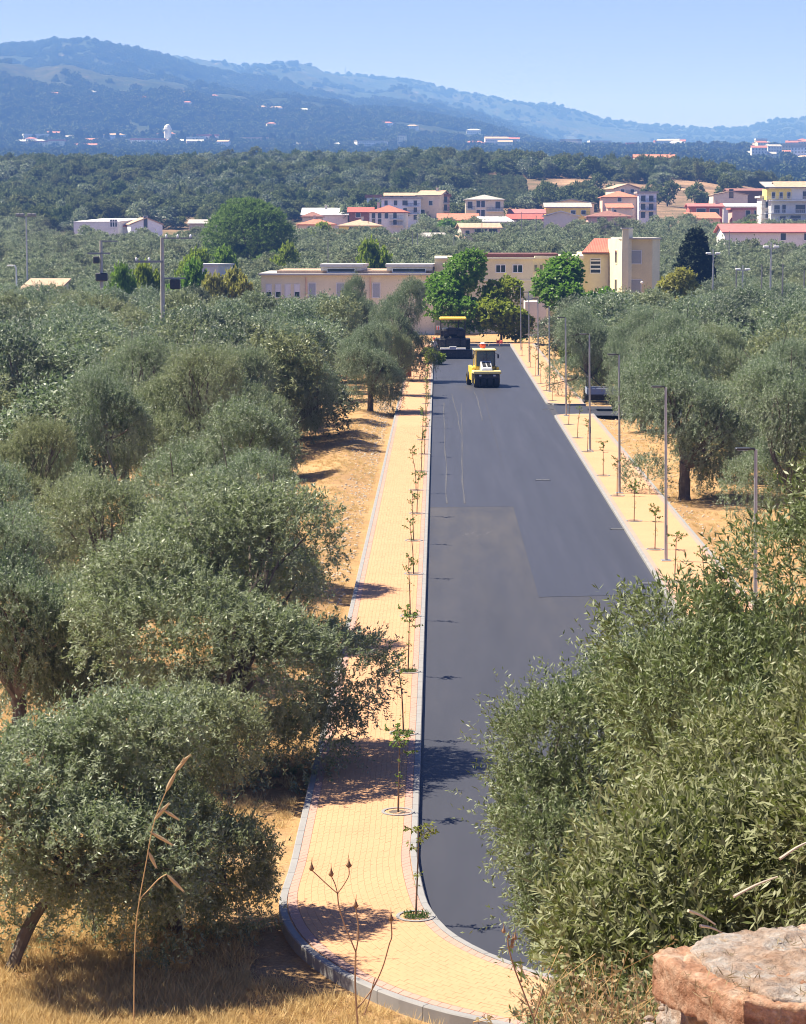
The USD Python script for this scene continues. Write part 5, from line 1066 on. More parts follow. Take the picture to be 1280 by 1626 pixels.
pits = [pit_builder(False), pit_builder(True)]
left_px = [(660, 1455), (632, 1289), (641, 1164), (648, 1066), (652, 978), (657, 911), (657, 858), (662, 815), (661, 778), (669, 748), (674, 721), (671, 698), (676, 677), (675, 660), (677, 641), (676, 625), (678, 610), (679, 597), (680, 586)]
right_px = [(1120, 957), (1071, 923), (1040, 872), (1007, 827), (980, 787), (958, 755), (933, 717), (917, 695), (903, 674), (877, 636), (868, 620), (859, 609), (850, 597), (842, 583), (829, 565)]
ordn = 'first second third fourth fifth sixth seventh eighth ninth tenth eleventh twelfth thirteenth fourteenth fifteenth sixteenth seventeenth eighteenth nineteenth'.split()
left_words = {0: 'nearest sapling, in a grassy pit at the inside of the kerb bend', 1: 'sapling in a dark pit within the shade of the large olive tree'}
for i, p in enumerate(left_px):
    g = ground(*p, KERB_H); k = [3, 1, 2, 1, 0, 2, 0, 3, 4, 4, 2, 0, 4, 2, 0, 4, 0, 2, 0][i]
    saps[k]('sapling', left_words.get(i, f'{ordn[i]} young street tree along the left kerb, counted from the bend'), 'sapling', g, 0 if i < 9 else 12.0 * i, 'saplings along the left pavement', 1.0 if i else 0.92)
    pits[1 if i in (0, 2, 3, 4) else 0]('tree_pit', f'round {"grassy" if i in (0, 2, 3, 4) else "bare"} tree pit of the {ordn[i]} sapling along the left kerb', 'tree pit', g + [0, 0, 0.001], 0, 'tree pits in the left pavement')
for i, p in enumerate(right_px):
    g = ground(*p, KERB_H); k = [2, 3, 1, 1, 0, 3, 0, 2, 0, 4, 0, 1, 0, 2, 3][i]
    saps[k]('sapling', f'{ordn[i]} young street tree along the right kerb, counted from the viewer', 'sapling', g, 20.0 * i, 'saplings along the right pavement', 0.95)
    pits[0]('tree_pit', f'round bare tree pit of the {ordn[i]} sapling along the right kerb', 'tree pit', g + [0, 0, 0.001], 0, 'tree pits in the right pavement')

# ------------------------------------------------------------ road drains
def build_drain(t):
    m = MB().box(-0.35, 0.35, -0.22, -0.18, 0, 0.012).box(-0.35, 0.35, 0.18, 0.22, 0, 0.012).box(-0.35, -0.31, -0.18, 0.18, 0, 0.012).box(0.31, 0.35, -0.18, 0.18, 0, 0.012); obj('frame', m.mesh(), 'dark_metal', t)
    for k in range(6): obj('bar', box(-0.31, 0.31, -0.155 + 0.056 * k, -0.125 + 0.056 * k, 0.001, 0.010), 'pole_grey', t)
    obj('opening', box(-0.31, 0.31, -0.18, 0.18, -0.05, 0.0005), 'rubber', t)
drain = Proto(build_drain)
for px, py, wds in ((1034, 926, 'nearest drain grate beside the right kerb'), (983, 840, 'drain grate beside the right kerb, next beyond the nearest'), (862, 762, 'drain grate out in the road near the middle'), (870, 650, 'drain grate at the mouth of the side lane')):
    g = ground(px, py, 0.0125); drain('drain_grate', wds, 'drain', g, 0)

# ------------------------------------------------------------ poles and masts
def pole_at(name, label, cat, px, py_top, y, build):
    x = xat(px, y); b = gz(x, y); t = thing(name, label, cat, (x, y, b)); build(t, zat(py_top, y) - b); return t
def concrete_pole(t, h):
    obj('pole', tube([(0, 0, -0.5), (0, 0, h)], [0.21, 0.13], 10), 'pole_concrete', t)
    m = MB().box(-0.1, 2.1, -0.05, 0.05, h - 0.1, h); obj('crossarm', m.mesh(), 'pole_grey', t)
    obj('crossarm', box(-1.9, 0.1, -0.19, -0.13, h - 1.75, h - 1.6), 'pole_grey', t)
    tr = obj('transformer', rbox(0.55, 1.25, -0.28, 0.28, h - 3.6, h - 2.9, 0.06), 'dark_metal', t); obj('bracket', box(0.15, 1.6, -0.06, 0.06, h - 2.89, h - 2.78), 'pole_grey', t)
    for x in (0.3, 1.1, 2.0): obj('insulator', lathe([(0.01, h), (0.07, h), (0.09, h + 0.1), (0.05, h + 0.2), (0.01, h + 0.24)], 8)[0] + [x, 0, 0] if False else (lathe([(0.01, 0), (0.07, 0), (0.09, 0.1), (0.05, 0.2), (0.01, 0.24)], 8)[0] + [x, 0, h], lathe([(0.01, 0), (0.07, 0), (0.09, 0.1), (0.05, 0.2), (0.01, 0.24)], 8)[1]), 'dirty_white', t)
    for x in (-1.8, -0.9): obj('insulator', (lathe([(0.01, 0), (0.07, 0), (0.09, 0.1), (0.05, 0.2), (0.01, 0.24)], 8)[0] + [x, -0.16, h - 1.6], lathe([(0.01, 0), (0.07, 0), (0.09, 0.1), (0.05, 0.2), (0.01, 0.24)], 8)[1]), 'dirty_white', t)
pole_at('utility_pole', 'concrete power pole with crossarms and a transformer, standing in the left grove', 'utility pole', 261, 377, 168, concrete_pole)
def wood_pole(t, h):
    obj('pole', tube([(0, 0, -0.5), (0, 0, h)], [0.2, 0.15], 8), 'pole_concrete', t); obj('crossarm', box(-0.1, 1.6, -0.06, 0.06, h - 0.12, h), 'pole_grey', t)
    obj('crossarm', box(-1.3, 0.9, -0.16, -0.08, h - 1.3, h - 1.15), 'pole_grey', t); obj('equipment', rbox(-0.75, -0.2, -0.35, 0.3, h - 2.2, h - 1.5, 0.08), 'dark_metal', t); obj('equipment', rbox(-0.55, 0.6, -0.4, 0.3, h - 3.9, h - 3.1, 0.1), 'dark_metal', t)
pole_at('utility_pole', 'shorter power pole with dark switchgear, left of the concrete one', 'utility pole', 165, 382, 232, wood_pole)
def flood(t, h):
    obj('pole', tube([(0, 0, -0.4), (0, 0, h)], [0.14, 0.07], 8), 'galvanised', t); obj('crossbar', box(-1.3, 1.3, -0.05, 0.05, h - 0.08, h), 'pole_grey', t)
    for x in (-1.0, -0.45, 0.45, 1.0): obj('floodlight', rbox(x - 0.25, x + 0.25, -0.3, 0.1, h + 0.001, h + 0.36, 0.05), 'pole_grey', t)
pole_at('floodlight_pole', 'tall floodlight pole at the far left with a row of lamps on top', 'light pole', 48, 343, 300, flood)
def curved(t, h):
    obj('pole', tube(catmull([(0, 0, -0.3), (0, 0, h * 0.8), (-0.1, 0, h - 0.1), (-0.6, 0, h)], 5), 0.09, 8), 'dirty_white', t); obj('lamp_head', rbox(-1.05, -0.5, -0.14, 0.14, h - 0.06, h + 0.1, 0.04), 'dirty_white', t)
pole_at('lamp_post', 'small white lamp post with a bent top at the far left', 'lamp post', 31, 422, 282, curved)
def thin(t, h): obj('pole', tube([(0, 0, -0.3), (0, 0, h)], [0.12, 0.07], 6), 'pole_grey', t); obj('cap', tube([(0, 0, h), (0, 0, h + 0.12)], [0.12, 0.05], 6), 'dark_metal', t)
def double(t, h):
    obj('pole', tube([(0, 0, -0.3), (0, 0, h)], [0.13, 0.07], 8), 'galvanised', t); obj('crossbar', box(-0.55, 0.55, -0.04, 0.04, h - 0.6, h - 0.52), 'galvanised', t)
    for x in (-0.5, 0.5): obj('lamp_head', rbox(x - 0.28, x + 0.28, -0.2, 0.15, h - 0.519, h - 0.3, 0.05), 'dirty_white', t)
pole_at('light_pole', 'light pole with two short arms at the right, near the fence posts', 'light pole', 1175, 421, 255, double)
pole_at('light_pole', 'light pole with two short arms beside the dark conifer', 'light pole', 1128, 396, 262, double)
pole_at('light_pole', 'tallest light pole at the right, with a lamp on its tip', 'light pole', 1219, 385, 235, flood if False else double)
pole_at('light_pole', 'thin lamp pole in the olives below the long white hall', 'light pole', 1153, 368, 400, thin)
for k, (px, top, wd) in enumerate(((1165, 424, 'leftmost'), (1205, 421, 'second from left'), (1238, 420, 'third from left'), (1272, 431, 'rightmost'))):
    pole_at('fence_post', f'{wd} of the tall dark court fence posts at the right', 'fence post', px, top, 262, thin)
for px, top, y, wd in ((655, 369, 430, 'left one of the pair of thin poles behind the school wing'), (663, 371, 432, 'right one of the pair of thin poles behind the school wing'), (764, 350, 520, 'thin pole in front of the weathered barn'), (720, 372, 470, 'thin pole left of the weathered barn'), (522, 382, 400, 'thin pole in the olives above the school wing'), (826, 337, 560, 'thin pole by the pink-roofed houses'), (849, 343, 560, 'thin pole right beside the pale grey gabled house'), (1038, 304, 620, 'tall thin pole beside the blue and white narrow block')):
    pole_at('wire_pole', wd, 'pole', px, top, y, thin)

# ------------------------------------------------------------ the paving machine seen from behind
def paver():
    x, y = xat(719, 214), 214.0
    t = thing('paving_machine', 'black asphalt paving machine with a yellow canopy, seen from behind', 'paver', (x, y, 0.009))
    s = obj('screed', MB().bbox(-1.72, 1.72, 0.0, 1.1, 0.06, 0.78, 0.05).mesh(), 'machine_black', t)
    obj('screed_plate', box(-1.74, 1.74, -0.06, 0.6, 0.004, 0.06), 'dark_metal', s)
    obj('handrail', MB().tube([(-1.66, 0.05, 0.78), (-1.66, 0.05, 1.0), (1.66, 0.05, 1.0), (1.66, 0.05, 0.78)], 0.025, 6).mesh(), 'dark_metal', s)
    for sx in (-1, 1):
        a, b = sorted((sx * 0.28, sx * 1.16)); obj('step', rbox(a, b, -0.18, 0.12, 0.82, 0.98, 0.03), 'dirty_white', t)
        obj('track', MB().bbox(*sorted((sx * 0.75, sx * 1.15)), 1.3, 4.6, 0.0, 0.75, 0.18).mesh(), 'rubber', t)
        obj('side_tank', rbox(*sorted((sx * 0.62, sx * 1.2)), 0.5, 2.4, 0.99, 1.75, 0.06), 'machine_black', t)
        obj('seat', MB().bbox(*sorted((sx * 0.35, sx * 0.85)), 1.0, 1.5, 1.9, 2.0, 0.03).bbox(*sorted((sx * 0.35, sx * 0.85)), 0.9, 1.02, 1.98, 2.5, 0.03).mesh(), 'machine_black', t)
        obj('console', rbox(*sorted((sx * 0.5, sx * 1.1)), 1.9, 2.2, 1.9, 2.45, 0.04), 'machine_black', t)
        for yy in (0.75, 3.0): obj('canopy_post', tube([(sx * 1.08, yy, 1.7), (sx * 1.1, yy, 3.42)], 0.045, 8), 'machine_black', t)
    obj('body', MB().bbox(-1.15, 1.15, 1.2, 4.4, 0.7, 1.9, 0.08).mesh(), 'machine_black', t)
    obj('rear_panel', MB().bbox(-0.6, 0.6, 0.42, 0.6, 1.0, 1.85, 0.03).mesh(), 'dark_metal', t)
    for k in range(7): obj('slat', box(-0.52, 0.52, 0.395, 0.418, 1.08 + 0.105 * k, 1.13 + 0.105 * k), 'machine_black', t)
    obj('auger_box', rbox(-0.32, 0.32, -0.12, 0.3, 0.79, 1.1, 0.03), 'machine_grey', t)
    obj('hood', rbox(-0.95, 0.95, 2.3, 4.3, 1.9, 2.6, 0.08), 'machine_black', t)
    obj('back_screen', rbox(-0.46, 0.46, 0.9, 0.96, 2.15, 2.75, 0.02), 'dark_metal', t)
    for k in range(2): obj('cross_bar', tube([(-1.08, 0.75, 2.55 + 0.62 * k), (1.08, 0.75, 2.55 + 0.62 * k)], 0.035, 6), 'dark_metal', t)
    c = obj('canopy', rbox(-1.2, 1.2, 0.5, 3.3, 3.42, 3.64, 0.07), 'machine_yellow', t); obj('canopy_lining', box(-1.12, 1.12, 0.6, 3.2, 3.395, 3.418), 'machine_black', c)
    obj('hopper', MB().bbox(-1.6, 1.6, 4.4, 6.2, 0.5, 1.6, 0.06).mesh(), 'machine_black', t)
    obj('exhaust', tube([(0.5, 3.2, 2.6), (0.5, 3.2, 3.3)], 0.06, 8), 'dark_metal', t)
    w = obj('warning_board', rbox(-1.52, -1.16, 0.62, 0.66, 2.55, 2.9, 0.01), 'dirty_white', t)
    for k in range(2): obj('stripe', box(-1.51 + 0.18 * k, -1.42 + 0.18 * k, 0.60, 0.618, 2.56, 2.89), 'orange_plastic', w)
paver()

# ------------------------------------------------------------ the road roller coming this way
def roller():
    x, y = xat(769, 176), 176.5
    t = thing('road_roller', 'yellow and black pneumatic road roller facing the viewer', 'road roller', (x, y, 0.013), 5, None, (0.94, 0.94, 0.97))
    tyre = [(0.30, -0.2), (0.44, -0.22), (0.5, -0.17), (0.515, 0), (0.5, 0.17), (0.44, 0.22), (0.30, 0.2)]
    for k, xx in enumerate((-0.78, -0.26, 0.26, 0.78)):
        v, f = lathe(tyre, 24, 'x'); w = obj('wheel', (v + [xx, -1.55, 0.515], f), 'rubber', t); rv, rf = lathe([(0.01, -0.12), (0.3, -0.17), (0.3, 0.17), (0.01, 0.12)], 16, 'x'); obj('rim', (rv + [xx, -1.55, 0.515], rf), 'machine_yellow', w)
    for k, xx in enumerate((-1.02, -0.5, 0.5, 1.02)):
        v, f = lathe(tyre, 24, 'x'); w = obj('wheel', (v + [xx, 1.75, 0.515], f), 'rubber', t); rv, rf = lathe([(0.01, -0.12), (0.3, -0.17), (0.3, 0.17), (0.01, 0.12)], 16, 'x'); obj('rim', (rv + [xx, 1.75, 0.515], rf), 'machine_yellow', w)
    obj('wheel_cover', rbox(-1.0, 1.0, -2.0, -1.2, 0.62, 1.02, 0.07), 'machine_black', t)
    fr = obj('front_fender', MB().bbox(-1.1, 1.1, -2.18, -0.9, 1.03, 1.28, 0.06).mesh(), 'pale_yellow', t)
    for s in (-1, 1): obj('headlight', rbox(s * 0.55 - 0.1, s * 0.55 + 0.1, -2.22, -2.17, 0.86, 0.98, 0.02), 'lamp_lens', t)
    for s in (-1, 1):
        obj('side_panel', MB().bbox(*sorted((s * 0.82, s * 1.06)), -0.9, 2.1, 0.42, 1.5, 0.05).mesh(), 'machine_yellow', t); obj('ladder', MB().bbox(*sorted((s * 1.0, s * 1.12)), -1.0, -0.85, 0.3, 1.1, 0.02).mesh(), 'pale_yellow', t)
    obj('chassis', rbox(-0.8, 0.8, -1.2, 2.2, 0.5, 1.2, 0.06), 'machine_black', t)
    hd = MB(); v = np.array([(-0.42, -2.1, 1.29), (0.42, -2.1, 1.29), (0.46, -0.72, 1.29), (-0.46, -0.72, 1.29), (-0.36, -2.0, 1.45), (0.36, -2.0, 1.45), (0.42, -0.75, 1.95), (-0.42, -0.75, 1.95)])
    hd.tm(trimesh.convex.convex_hull(v)); ho = obj('bonnet', hd.mesh(), 'machine_grey', t)
    n = unit(np.cross(v[5] - v[4], v[7] - v[4])); e = (v[7] - v[4]); ex_ = np.array([1.0, 0, 0])
    for s in (-1, 1):
        c = (v[4] + v[5] + v[6] + v[7]) / 4 + ex_ * 0.18 * s; a, b = ex_ * 0.13, e / np.linalg.norm(e) * 0.42; q = [c - a - b, c + a - b, c + a + b, c - a + b]; g = np.array([p + n * 0.004 for p in q] + [p + n * 0.018 for p in q])
        obj('grille', (g, np.array([[4, 5, 6, 7], [0, 1, 5, 4], [1, 2, 6, 5], [2, 3, 7, 6], [3, 0, 4, 7]])), 'machine_black', ho)
    cab = obj('cab', MB().bbox(-0.78, 0.78, -0.7, 1.0, 1.2, 1.55, 0.05).mesh(), 'machine_yellow', t)
    for sx in (-1, 1):
        for yy in (-0.68, 0.96): obj('pillar', tube([(sx * 0.75, yy, 1.5), (sx * 0.72, yy, 2.72)], 0.045, 6), 'machine_yellow' if sx < 0 else 'dark_metal', cab)
        obj('side_pane', MB().box(*sorted((sx * 0.745, sx * 0.735)), -0.63, 0.91, 1.56, 2.68).mesh(), 'cab_glass', cab)
        obj('mirror', MB().tube([(sx * 0.76, -0.7, 2.5), (sx * 0.98, -0.8, 2.45)], 0.015, 5).bbox(*sorted((sx * 0.92, sx * 1.06)), -0.84, -0.79, 2.15, 2.45, 0.01).mesh(), 'dark_metal', cab)
    obj('windscreen', box(-0.7, 0.7, -0.71, -0.69, 1.56, 2.66), 'cab_glass', cab); obj('rear_pane', box(-0.7, 0.7, 0.97, 0.985, 1.56, 2.66), 'cab_glass', cab)
    obj('centre_bar', box(0.04, 0.09, -0.73, -0.712, 1.56, 2.66), 'dark_metal', cab); obj('wiper', tube([(-0.25, -0.73, 1.6), (-0.1, -0.735, 2.3)], 0.012, 4), 'dark_metal', cab)
    obj('seat', MB().bbox(-0.28, 0.28, 0.1, 0.6, 1.56, 1.7, 0.04).bbox(-0.28, 0.28, 0.55, 0.68, 1.68, 2.3, 0.04).mesh(), 'machine_black', cab)
    obj('roof', rbox(-0.86, 0.86, -0.9, 1.1, 2.70, 2.84, 0.05), 'pale_yellow', t)
    dm = trimesh.creation.icosphere(2, 1.0); dv = dm.vertices * [0.24, 0.24, 0.26]; b = obj('roof_dome', (dv + [-0.12, 0.2, 3.05], dm.faces), 'orange_plastic', t, True, label='round orange dome on the roof'); obj('base', lathe([(0.01, 2.84), (0.2, 2.841), (0.17, 2.95), (0.01, 2.95)], 16)[0:2] and (lathe([(0.01, 0), (0.2, 0.001), (0.17, 0.1), (0.01, 0.1)], 16)[0] + [-0.12, 0.2, 2.842], lathe([(0.01, 0), (0.2, 0.001), (0.17, 0.1), (0.01, 0.1)], 16)[1]), 'dirty_white', b)
    obj('white_cap', (lathe([(0.01, 0.13), (0.14, 0.10), (0.24, 0.0)], 16)[0] + [-0.12, 0.2, 3.2], lathe([(0.01, 0.13), (0.14, 0.10), (0.24, 0.0)], 16)[1][:, ::-1]), 'dirty_white', b)
roller()

# ------------------------------------------------------------ the flatbed truck in the side lane
def truck():
    y = 153.4; x = xat(931, y)
    t = thing('flatbed_truck', 'blue-grey flatbed truck parked in the side lane, half hidden by olives', 'truck', (x, y, 0.02))
    obj('bed', MB().bbox(0, 3.2, -0.95, 0.95, 0.95, 1.02, 0.02).mesh(), 'dark_metal', t)
    for s, yy in ((0, -0.95), (1, 0.9)): 
        sb = obj('side_board', rbox(0, 3.2, yy, yy + 0.05, 1.021, 1.42, 0.015), 'truck_blue', t); [obj('rib', box(0.2 + 0.7 * k, 0.26 + 0.7 * k, yy - 0.025, yy - 0.002, 1.03, 1.4), 'truck_blue', sb) for k in range(5)]
    obj('tailboard', rbox(-0.05, -0.005, -0.94, 0.94, 1.02, 1.42, 0.015), 'truck_blue', t)
    obj('chassis', MB().box(-0.1, 5.0, -0.42, -0.30, 0.62, 0.94).box(-0.1, 5.0, 0.30, 0.42, 0.62, 0.94).mesh(), 'machine_black', t)
    obj('rear_bumper', rbox(-0.22, -0.12, -0.9, 0.9, 0.45, 0.62, 0.02), 'machine_black', t); obj('underrun_bar', box(0.3, 1.3, -0.9, -0.84, 0.5, 0.62), 'machine_black', t)
    tyre = [(0.22, -0.13), (0.4, -0.14), (0.45, -0.1), (0.46, 0), (0.45, 0.1), (0.4, 0.14), (0.22, 0.13)]
    for xx in (2.0, 4.4):
        for yy in (-0.82, 0.82):
            v, f = lathe(tyre, 22, 'y'); w = obj('wheel', (v + [xx, yy, 0.46], f), 'rubber', t); rv, rf = lathe([(0.01, -0.08), (0.22, -0.11), (0.22, 0.11), (0.01, 0.08)], 14, 'y'); obj('rim', (rv + [xx, yy, 0.46], rf), 'machine_grey', w)
        obj('mudguard', tube(catmull([(xx - 0.6, -0.8, 0.6), (xx - 0.35, -0.8, 0.9), (xx, -0.8, 1.0) if False else (xx, -0.8, 0.94), (xx + 0.35, -0.8, 0.9), (xx + 0.6, -0.8, 0.6)], 4), 0.05, 5), 'machine_black', t)
    c = obj('cab', MB().bbox(3.35, 5.1, -0.95, 0.95, 0.7, 1.5, 0.08).bbox(3.45, 4.8, -0.88, 0.88, 1.45, 2.2, 0.12).mesh(), 'dirty_white', t); obj('side_window', box(3.6, 4.6, -0.9, -0.885, 1.55, 2.05), 'cab_glass', c)
    r = obj('ladder_rack', MB().tube([(0.05, -0.9, 1.42), (0.05, -0.9, 2.1)], 0.03, 6).tube([(0.05, 0.9, 1.42), (0.05, 0.9, 2.1)], 0.03, 6).tube([(0.05, -0.9, 2.1), (0.05, 0.9, 2.1)], 0.03, 6).mesh(), 'machine_black', t)
    ld = thing('ladder', 'dark ladder leaning out over the tail of the flatbed truck', 'ladder', (x, y, 0.02)); a, b = np.array([1.4, -0.5, 1.06]), np.array([-0.45, -0.5, 2.75])
    for s in (0, 0.4): obj('rail', tube([a + [0, s, 0], b + [0, s, 0]], 0.035, 6), 'machine_black', ld)
    for k in range(8): p = a + (b - a) * (k + 0.7) / 8.4; obj('rung', tube([p, p + [0, 0.4, 0]], 0.018, 5), 'machine_black', ld)
    jb = thing('cargo_heap', 'dark heap of tools lying on the flatbed', 'cargo', (x, y, 0.02)); mm = trimesh.creation.icosphere(3, 1.0); vv = mm.vertices; vv = vv * [0.75, 0.6, 0.36] * (0.8 + 0.4 * meshkit.noise(vv * 2.2, 4))[:, None]; vv[:, 2] = np.maximum(vv[:, 2], -0.1); obj('heap', (vv + [1.35, 0.1, 1.13], mm.faces), 'machine_black', jb)
truck()
def car():
    y = 215; x = xat(1245, y); t = thing('parked_car', 'white car mostly hidden behind olives at the right edge', 'car', (x, y, gz(x, y)), 12)
    pr_ = [(-2.1, 0.35), (2.1, 0.35), (2.12, 0.75), (1.95, 0.88), (1.1, 0.98), (0.55, 1.42), (-1.2, 1.46), (-1.85, 1.02), (-2.1, 0.92)]
    m = trimesh.creation.extrude_polygon(Polygon(pr_), 1.7, engine='earcut'); m.apply_transform(trimesh.transformations.rotation_matrix(math.pi / 2, [1, 0, 0])); m.apply_translation([0, 0.85, 0]); obj('body', m, 'dirty_white', t)
    for s in (-1, 1): obj('side_window', (np.array([(0.9, s * 0.856, 1.0), (0.5, s * 0.856, 1.36), (-1.15, s * 0.856, 1.38), (-1.6, s * 0.856, 1.03)]), np.array([[0, 1, 2, 3]])), 'cab_glass', t)
    for xx in (-1.3, 1.35):
        for yy in (-0.78, 0.78): v, f = lathe([(0.18, -0.1), (0.31, -0.1), (0.33, 0), (0.31, 0.1), (0.18, 0.1)], 18, 'y'); w = obj('wheel', (v + [xx, yy, 0.33], f), 'rubber', t); rv, rf = lathe([(0.01, -0.06), (0.18, -0.1), (0.18, 0.1), (0.01, 0.06)], 12, 'y'); obj('rim', (rv + [xx, yy, 0.33], rf), 'machine_grey', w)
car()

# ------------------------------------------------------------ the worker beside the paving machine
def capsules(bones):
    out = None
    for (a, ra), (b, rb) in bones:
        h = manifold3d.Manifold.batch_hull([manifold3d.Manifold.sphere(r, 20).translate(tuple(map(float, p))) for p, r in ((a, ra), (b, rb))]); out = h if out is None else out + h
    m = out.refine_to_length(0.04).to_mesh(); t = trimesh.Trimesh(m.vert_properties[:, :3], m.tri_verts); trimesh.smoothing.filter_taubin(t, iterations=8); return t
def worker():
    y = 213.2; x = xat(689, y)
    t = thing('person', 'person in a white shirt, grey trousers and orange cap standing beside the paving machine', 'person', (x, y, KERB_H), 25)
    J = dict(ank_l=(-0.11, 0.02, 0.08), ank_r=(0.13, -0.08, 0.08), kn_l=(-0.11, -0.01, 0.48), kn_r=(0.12, -0.05, 0.48), hip_l=(-0.09, 0, 0.92), hip_r=(0.09, 0, 0.92), pel=(0, 0, 0.98), wst=(0, 0, 1.1), chs=(0, 0.01, 1.32), nck=(0, 0.0, 1.48), hd=(0, -0.02, 1.62), sh_l=(-0.19, 0, 1.42), sh_r=(0.19, 0, 1.42), el_l=(-0.27, 0.02, 1.14), el_r=(0.26, -0.06, 1.15), wr_l=(-0.25, -0.14, 0.93), wr_r=(0.2, -0.26, 1.02))
    B = lambda a, ra, b, rb: ((J[a], ra), (J[b], rb))
    hand = []
    for s, w in ((-1, 'wr_l'), (1, 'wr_r')):
        p = np.array(J[w]); pal = p + [0, -0.05, -0.06]; hand.append(((p, 0.026), (pal, 0.034)))
        for k in range(4): r0 = pal + [0.018 * (k - 1.5), -0.012, -0.02]; hand += [((r0, 0.009), (r0 + [0, -0.02, -0.035 + 0.004 * abs(k - 1.5)], 0.008)), ((r0 + [0, -0.02, -0.035], 0.008), (r0 + [0, -0.008, -0.06], 0.007))]
        hand.append(((p + [-s * 0.02, -0.04, -0.02], 0.010), (p + [-s * 0.045, -0.07, -0.06], 0.008)))
    head = [((0, 0.0, 1.60), 0.078), ((0, -0.015, 1.68), 0.095)], [((0, -0.04, 1.57), 0.05), ((0, -0.03, 1.66), 0.085)], [((0, -0.11, 1.635), 0.014), ((0, -0.125, 1.615), 0.016)]
    body = capsules([B('hip_l', .1, 'kn_l', .065), B('kn_l', .06, 'ank_l', .04), B('hip_r', .1, 'kn_r', .065), B('kn_r', .06, 'ank_r', .04), B('hip_l', .1, 'hip_r', .1), B('pel', .13, 'wst', .12), B('wst', .12, 'chs', .145), B('chs', .14, 'nck', .07), B('sh_l', .065, 'chs', .12), B('sh_r', .065, 'chs', .12), B('sh_l', .06, 'el_l', .045), B('el_l', .042, 'wr_l', .03), B('sh_r', .06, 'el_r', .045), B('el_r', .042, 'wr_r', .03), B('nck', .055, 'hd', .06),
                     (((-0.11, 0.03, 0.05), 0.045), ((-0.12, -0.14, 0.035), 0.035)), (((0.13, -0.07, 0.05), 0.045), ((0.15, -0.24, 0.035), 0.035))] + list(head) + hand)
    obj('body', body, 'skin', t, True)
    obj('trousers', capsules([B('hip_l', .118, 'kn_l', .082), B('kn_l', .082, 'ank_l', .068), B('hip_r', .118, 'kn_r', .082), B('kn_r', .082, 'ank_r', .068), B('hip_l', .12, 'hip_r', .12), B('pel', .145, 'pel', .146)]), 'trouser_grey', t, True)
    obj('shirt', capsules([B('wst', .14, 'chs', .16), B('chs', .158, 'nck', .075), B('sh_l', .08, 'chs', .13), B('sh_r', .08, 'chs', .13), B('sh_l', .078, 'el_l', .06), B('sh_r', .078, 'el_r', .06)]), 'shirt_white', t, True)
    obj('cap', capsules([(((0, 0.0, 1.72), 0.098), ((0, -0.02, 1.735), 0.095)), (((-0.05, -0.12, 1.70), 0.012), ((0.05, -0.12, 1.70), 0.012)), (((-0.05, -0.17, 1.69), 0.01), ((0.05, -0.17, 1.69), 0.01))]), 'orange_plastic', t, True)
    for s in (-1, 1):
        obj('eye', trimesh.creation.icosphere(1, 0.012).apply_translation([0.034 * s, -0.108, 1.665]), 'hair', t); obj('ear', trimesh.creation.icosphere(1, 0.024).apply_scale([0.5, 1, 1.3]).apply_translation([0.092 * s, 0.0, 1.645]), 'skin', t)
        obj('shoe', capsules([(((0.12 * s, 0.02 if s < 0 else -0.06, 0.05), 0.05), ((0.13 * s, -0.15 if s < 0 else -0.25, 0.035), 0.04))]), 'machine_black', t, True)
    obj('mouth', box(-0.022, 0.022, -0.118, -0.104, 1.585, 1.591), 'roof_red', t)
worker()
def cone(px, py, label):
    g = ground(px, py, KERB_H); t = thing('traffic_cone', label, 'traffic cone', g); v, f = lathe([(0.13, 0.03), (0.035, 0.7), (0.001, 0.71)], 16); obj('cone', (v, f), 'orange_plastic', t); obj('base', rbox(-0.19, 0.19, -0.19, 0.19, 0, 0.032, 0.01), 'orange_plastic', t)
    obj('band', lathe([(0.098, 0.27), (0.078, 0.42)], 16)[0:2] and (lathe([(0.1, 0.27), (0.077, 0.42)], 16)), 'dirty_white', t)
cone(684, 563, 'orange and white traffic cone on the pavement beside the paving machine'); cone(681, 560, 'second orange traffic cone, just left of the first')
def net(px0, px1, y, h, label, seed):
    a, b = xat(px0, y), xat(px1, y); t = thing('safety_net', label, 'safety net', ((a + b) / 2, y, max(gz((a + b) / 2, y), 0))); w = b - a; n, m_ = 26, 9; r = np.random.default_rng(seed)
    g = np.array([[(i / (n - 1) - 0.5) * w, 0, j / (m_ - 1) * h] for j in range(m_) for i in range(n)]); g[:, 1] += (meshkit.noise(g * 1.4, seed) - 0.5) * 0.7; g[:, 2] *= 0.78 + 0.3 * meshkit.noise(np.c_[g[:, 0] * 0.9, 0 * g[:, 0], 0 * g[:, 0]], seed + 1)
    k = MB()
    for j in range(m_): k.tube(g[j * n:(j + 1) * n], 0.028, 3, False)
    for i in range(n): k.tube(g[i::n], 0.028, 3, False)
    obj('mesh', k.mesh(), 'red_net', t)
    for s in (-0.5, 0.0, 0.5): obj('stake', tube([(s * w, 0.05, -0.2), (s * w, 0.05, h + 0.1)], 0.025, 5), 'dark_metal', t)
net(635, 653, 186, 2.6, 'heap of red safety netting hung behind the low olive on the left', 5)
net(788, 797, 239, 0.6, 'short run of red safety netting under the yellowing tree', 7)
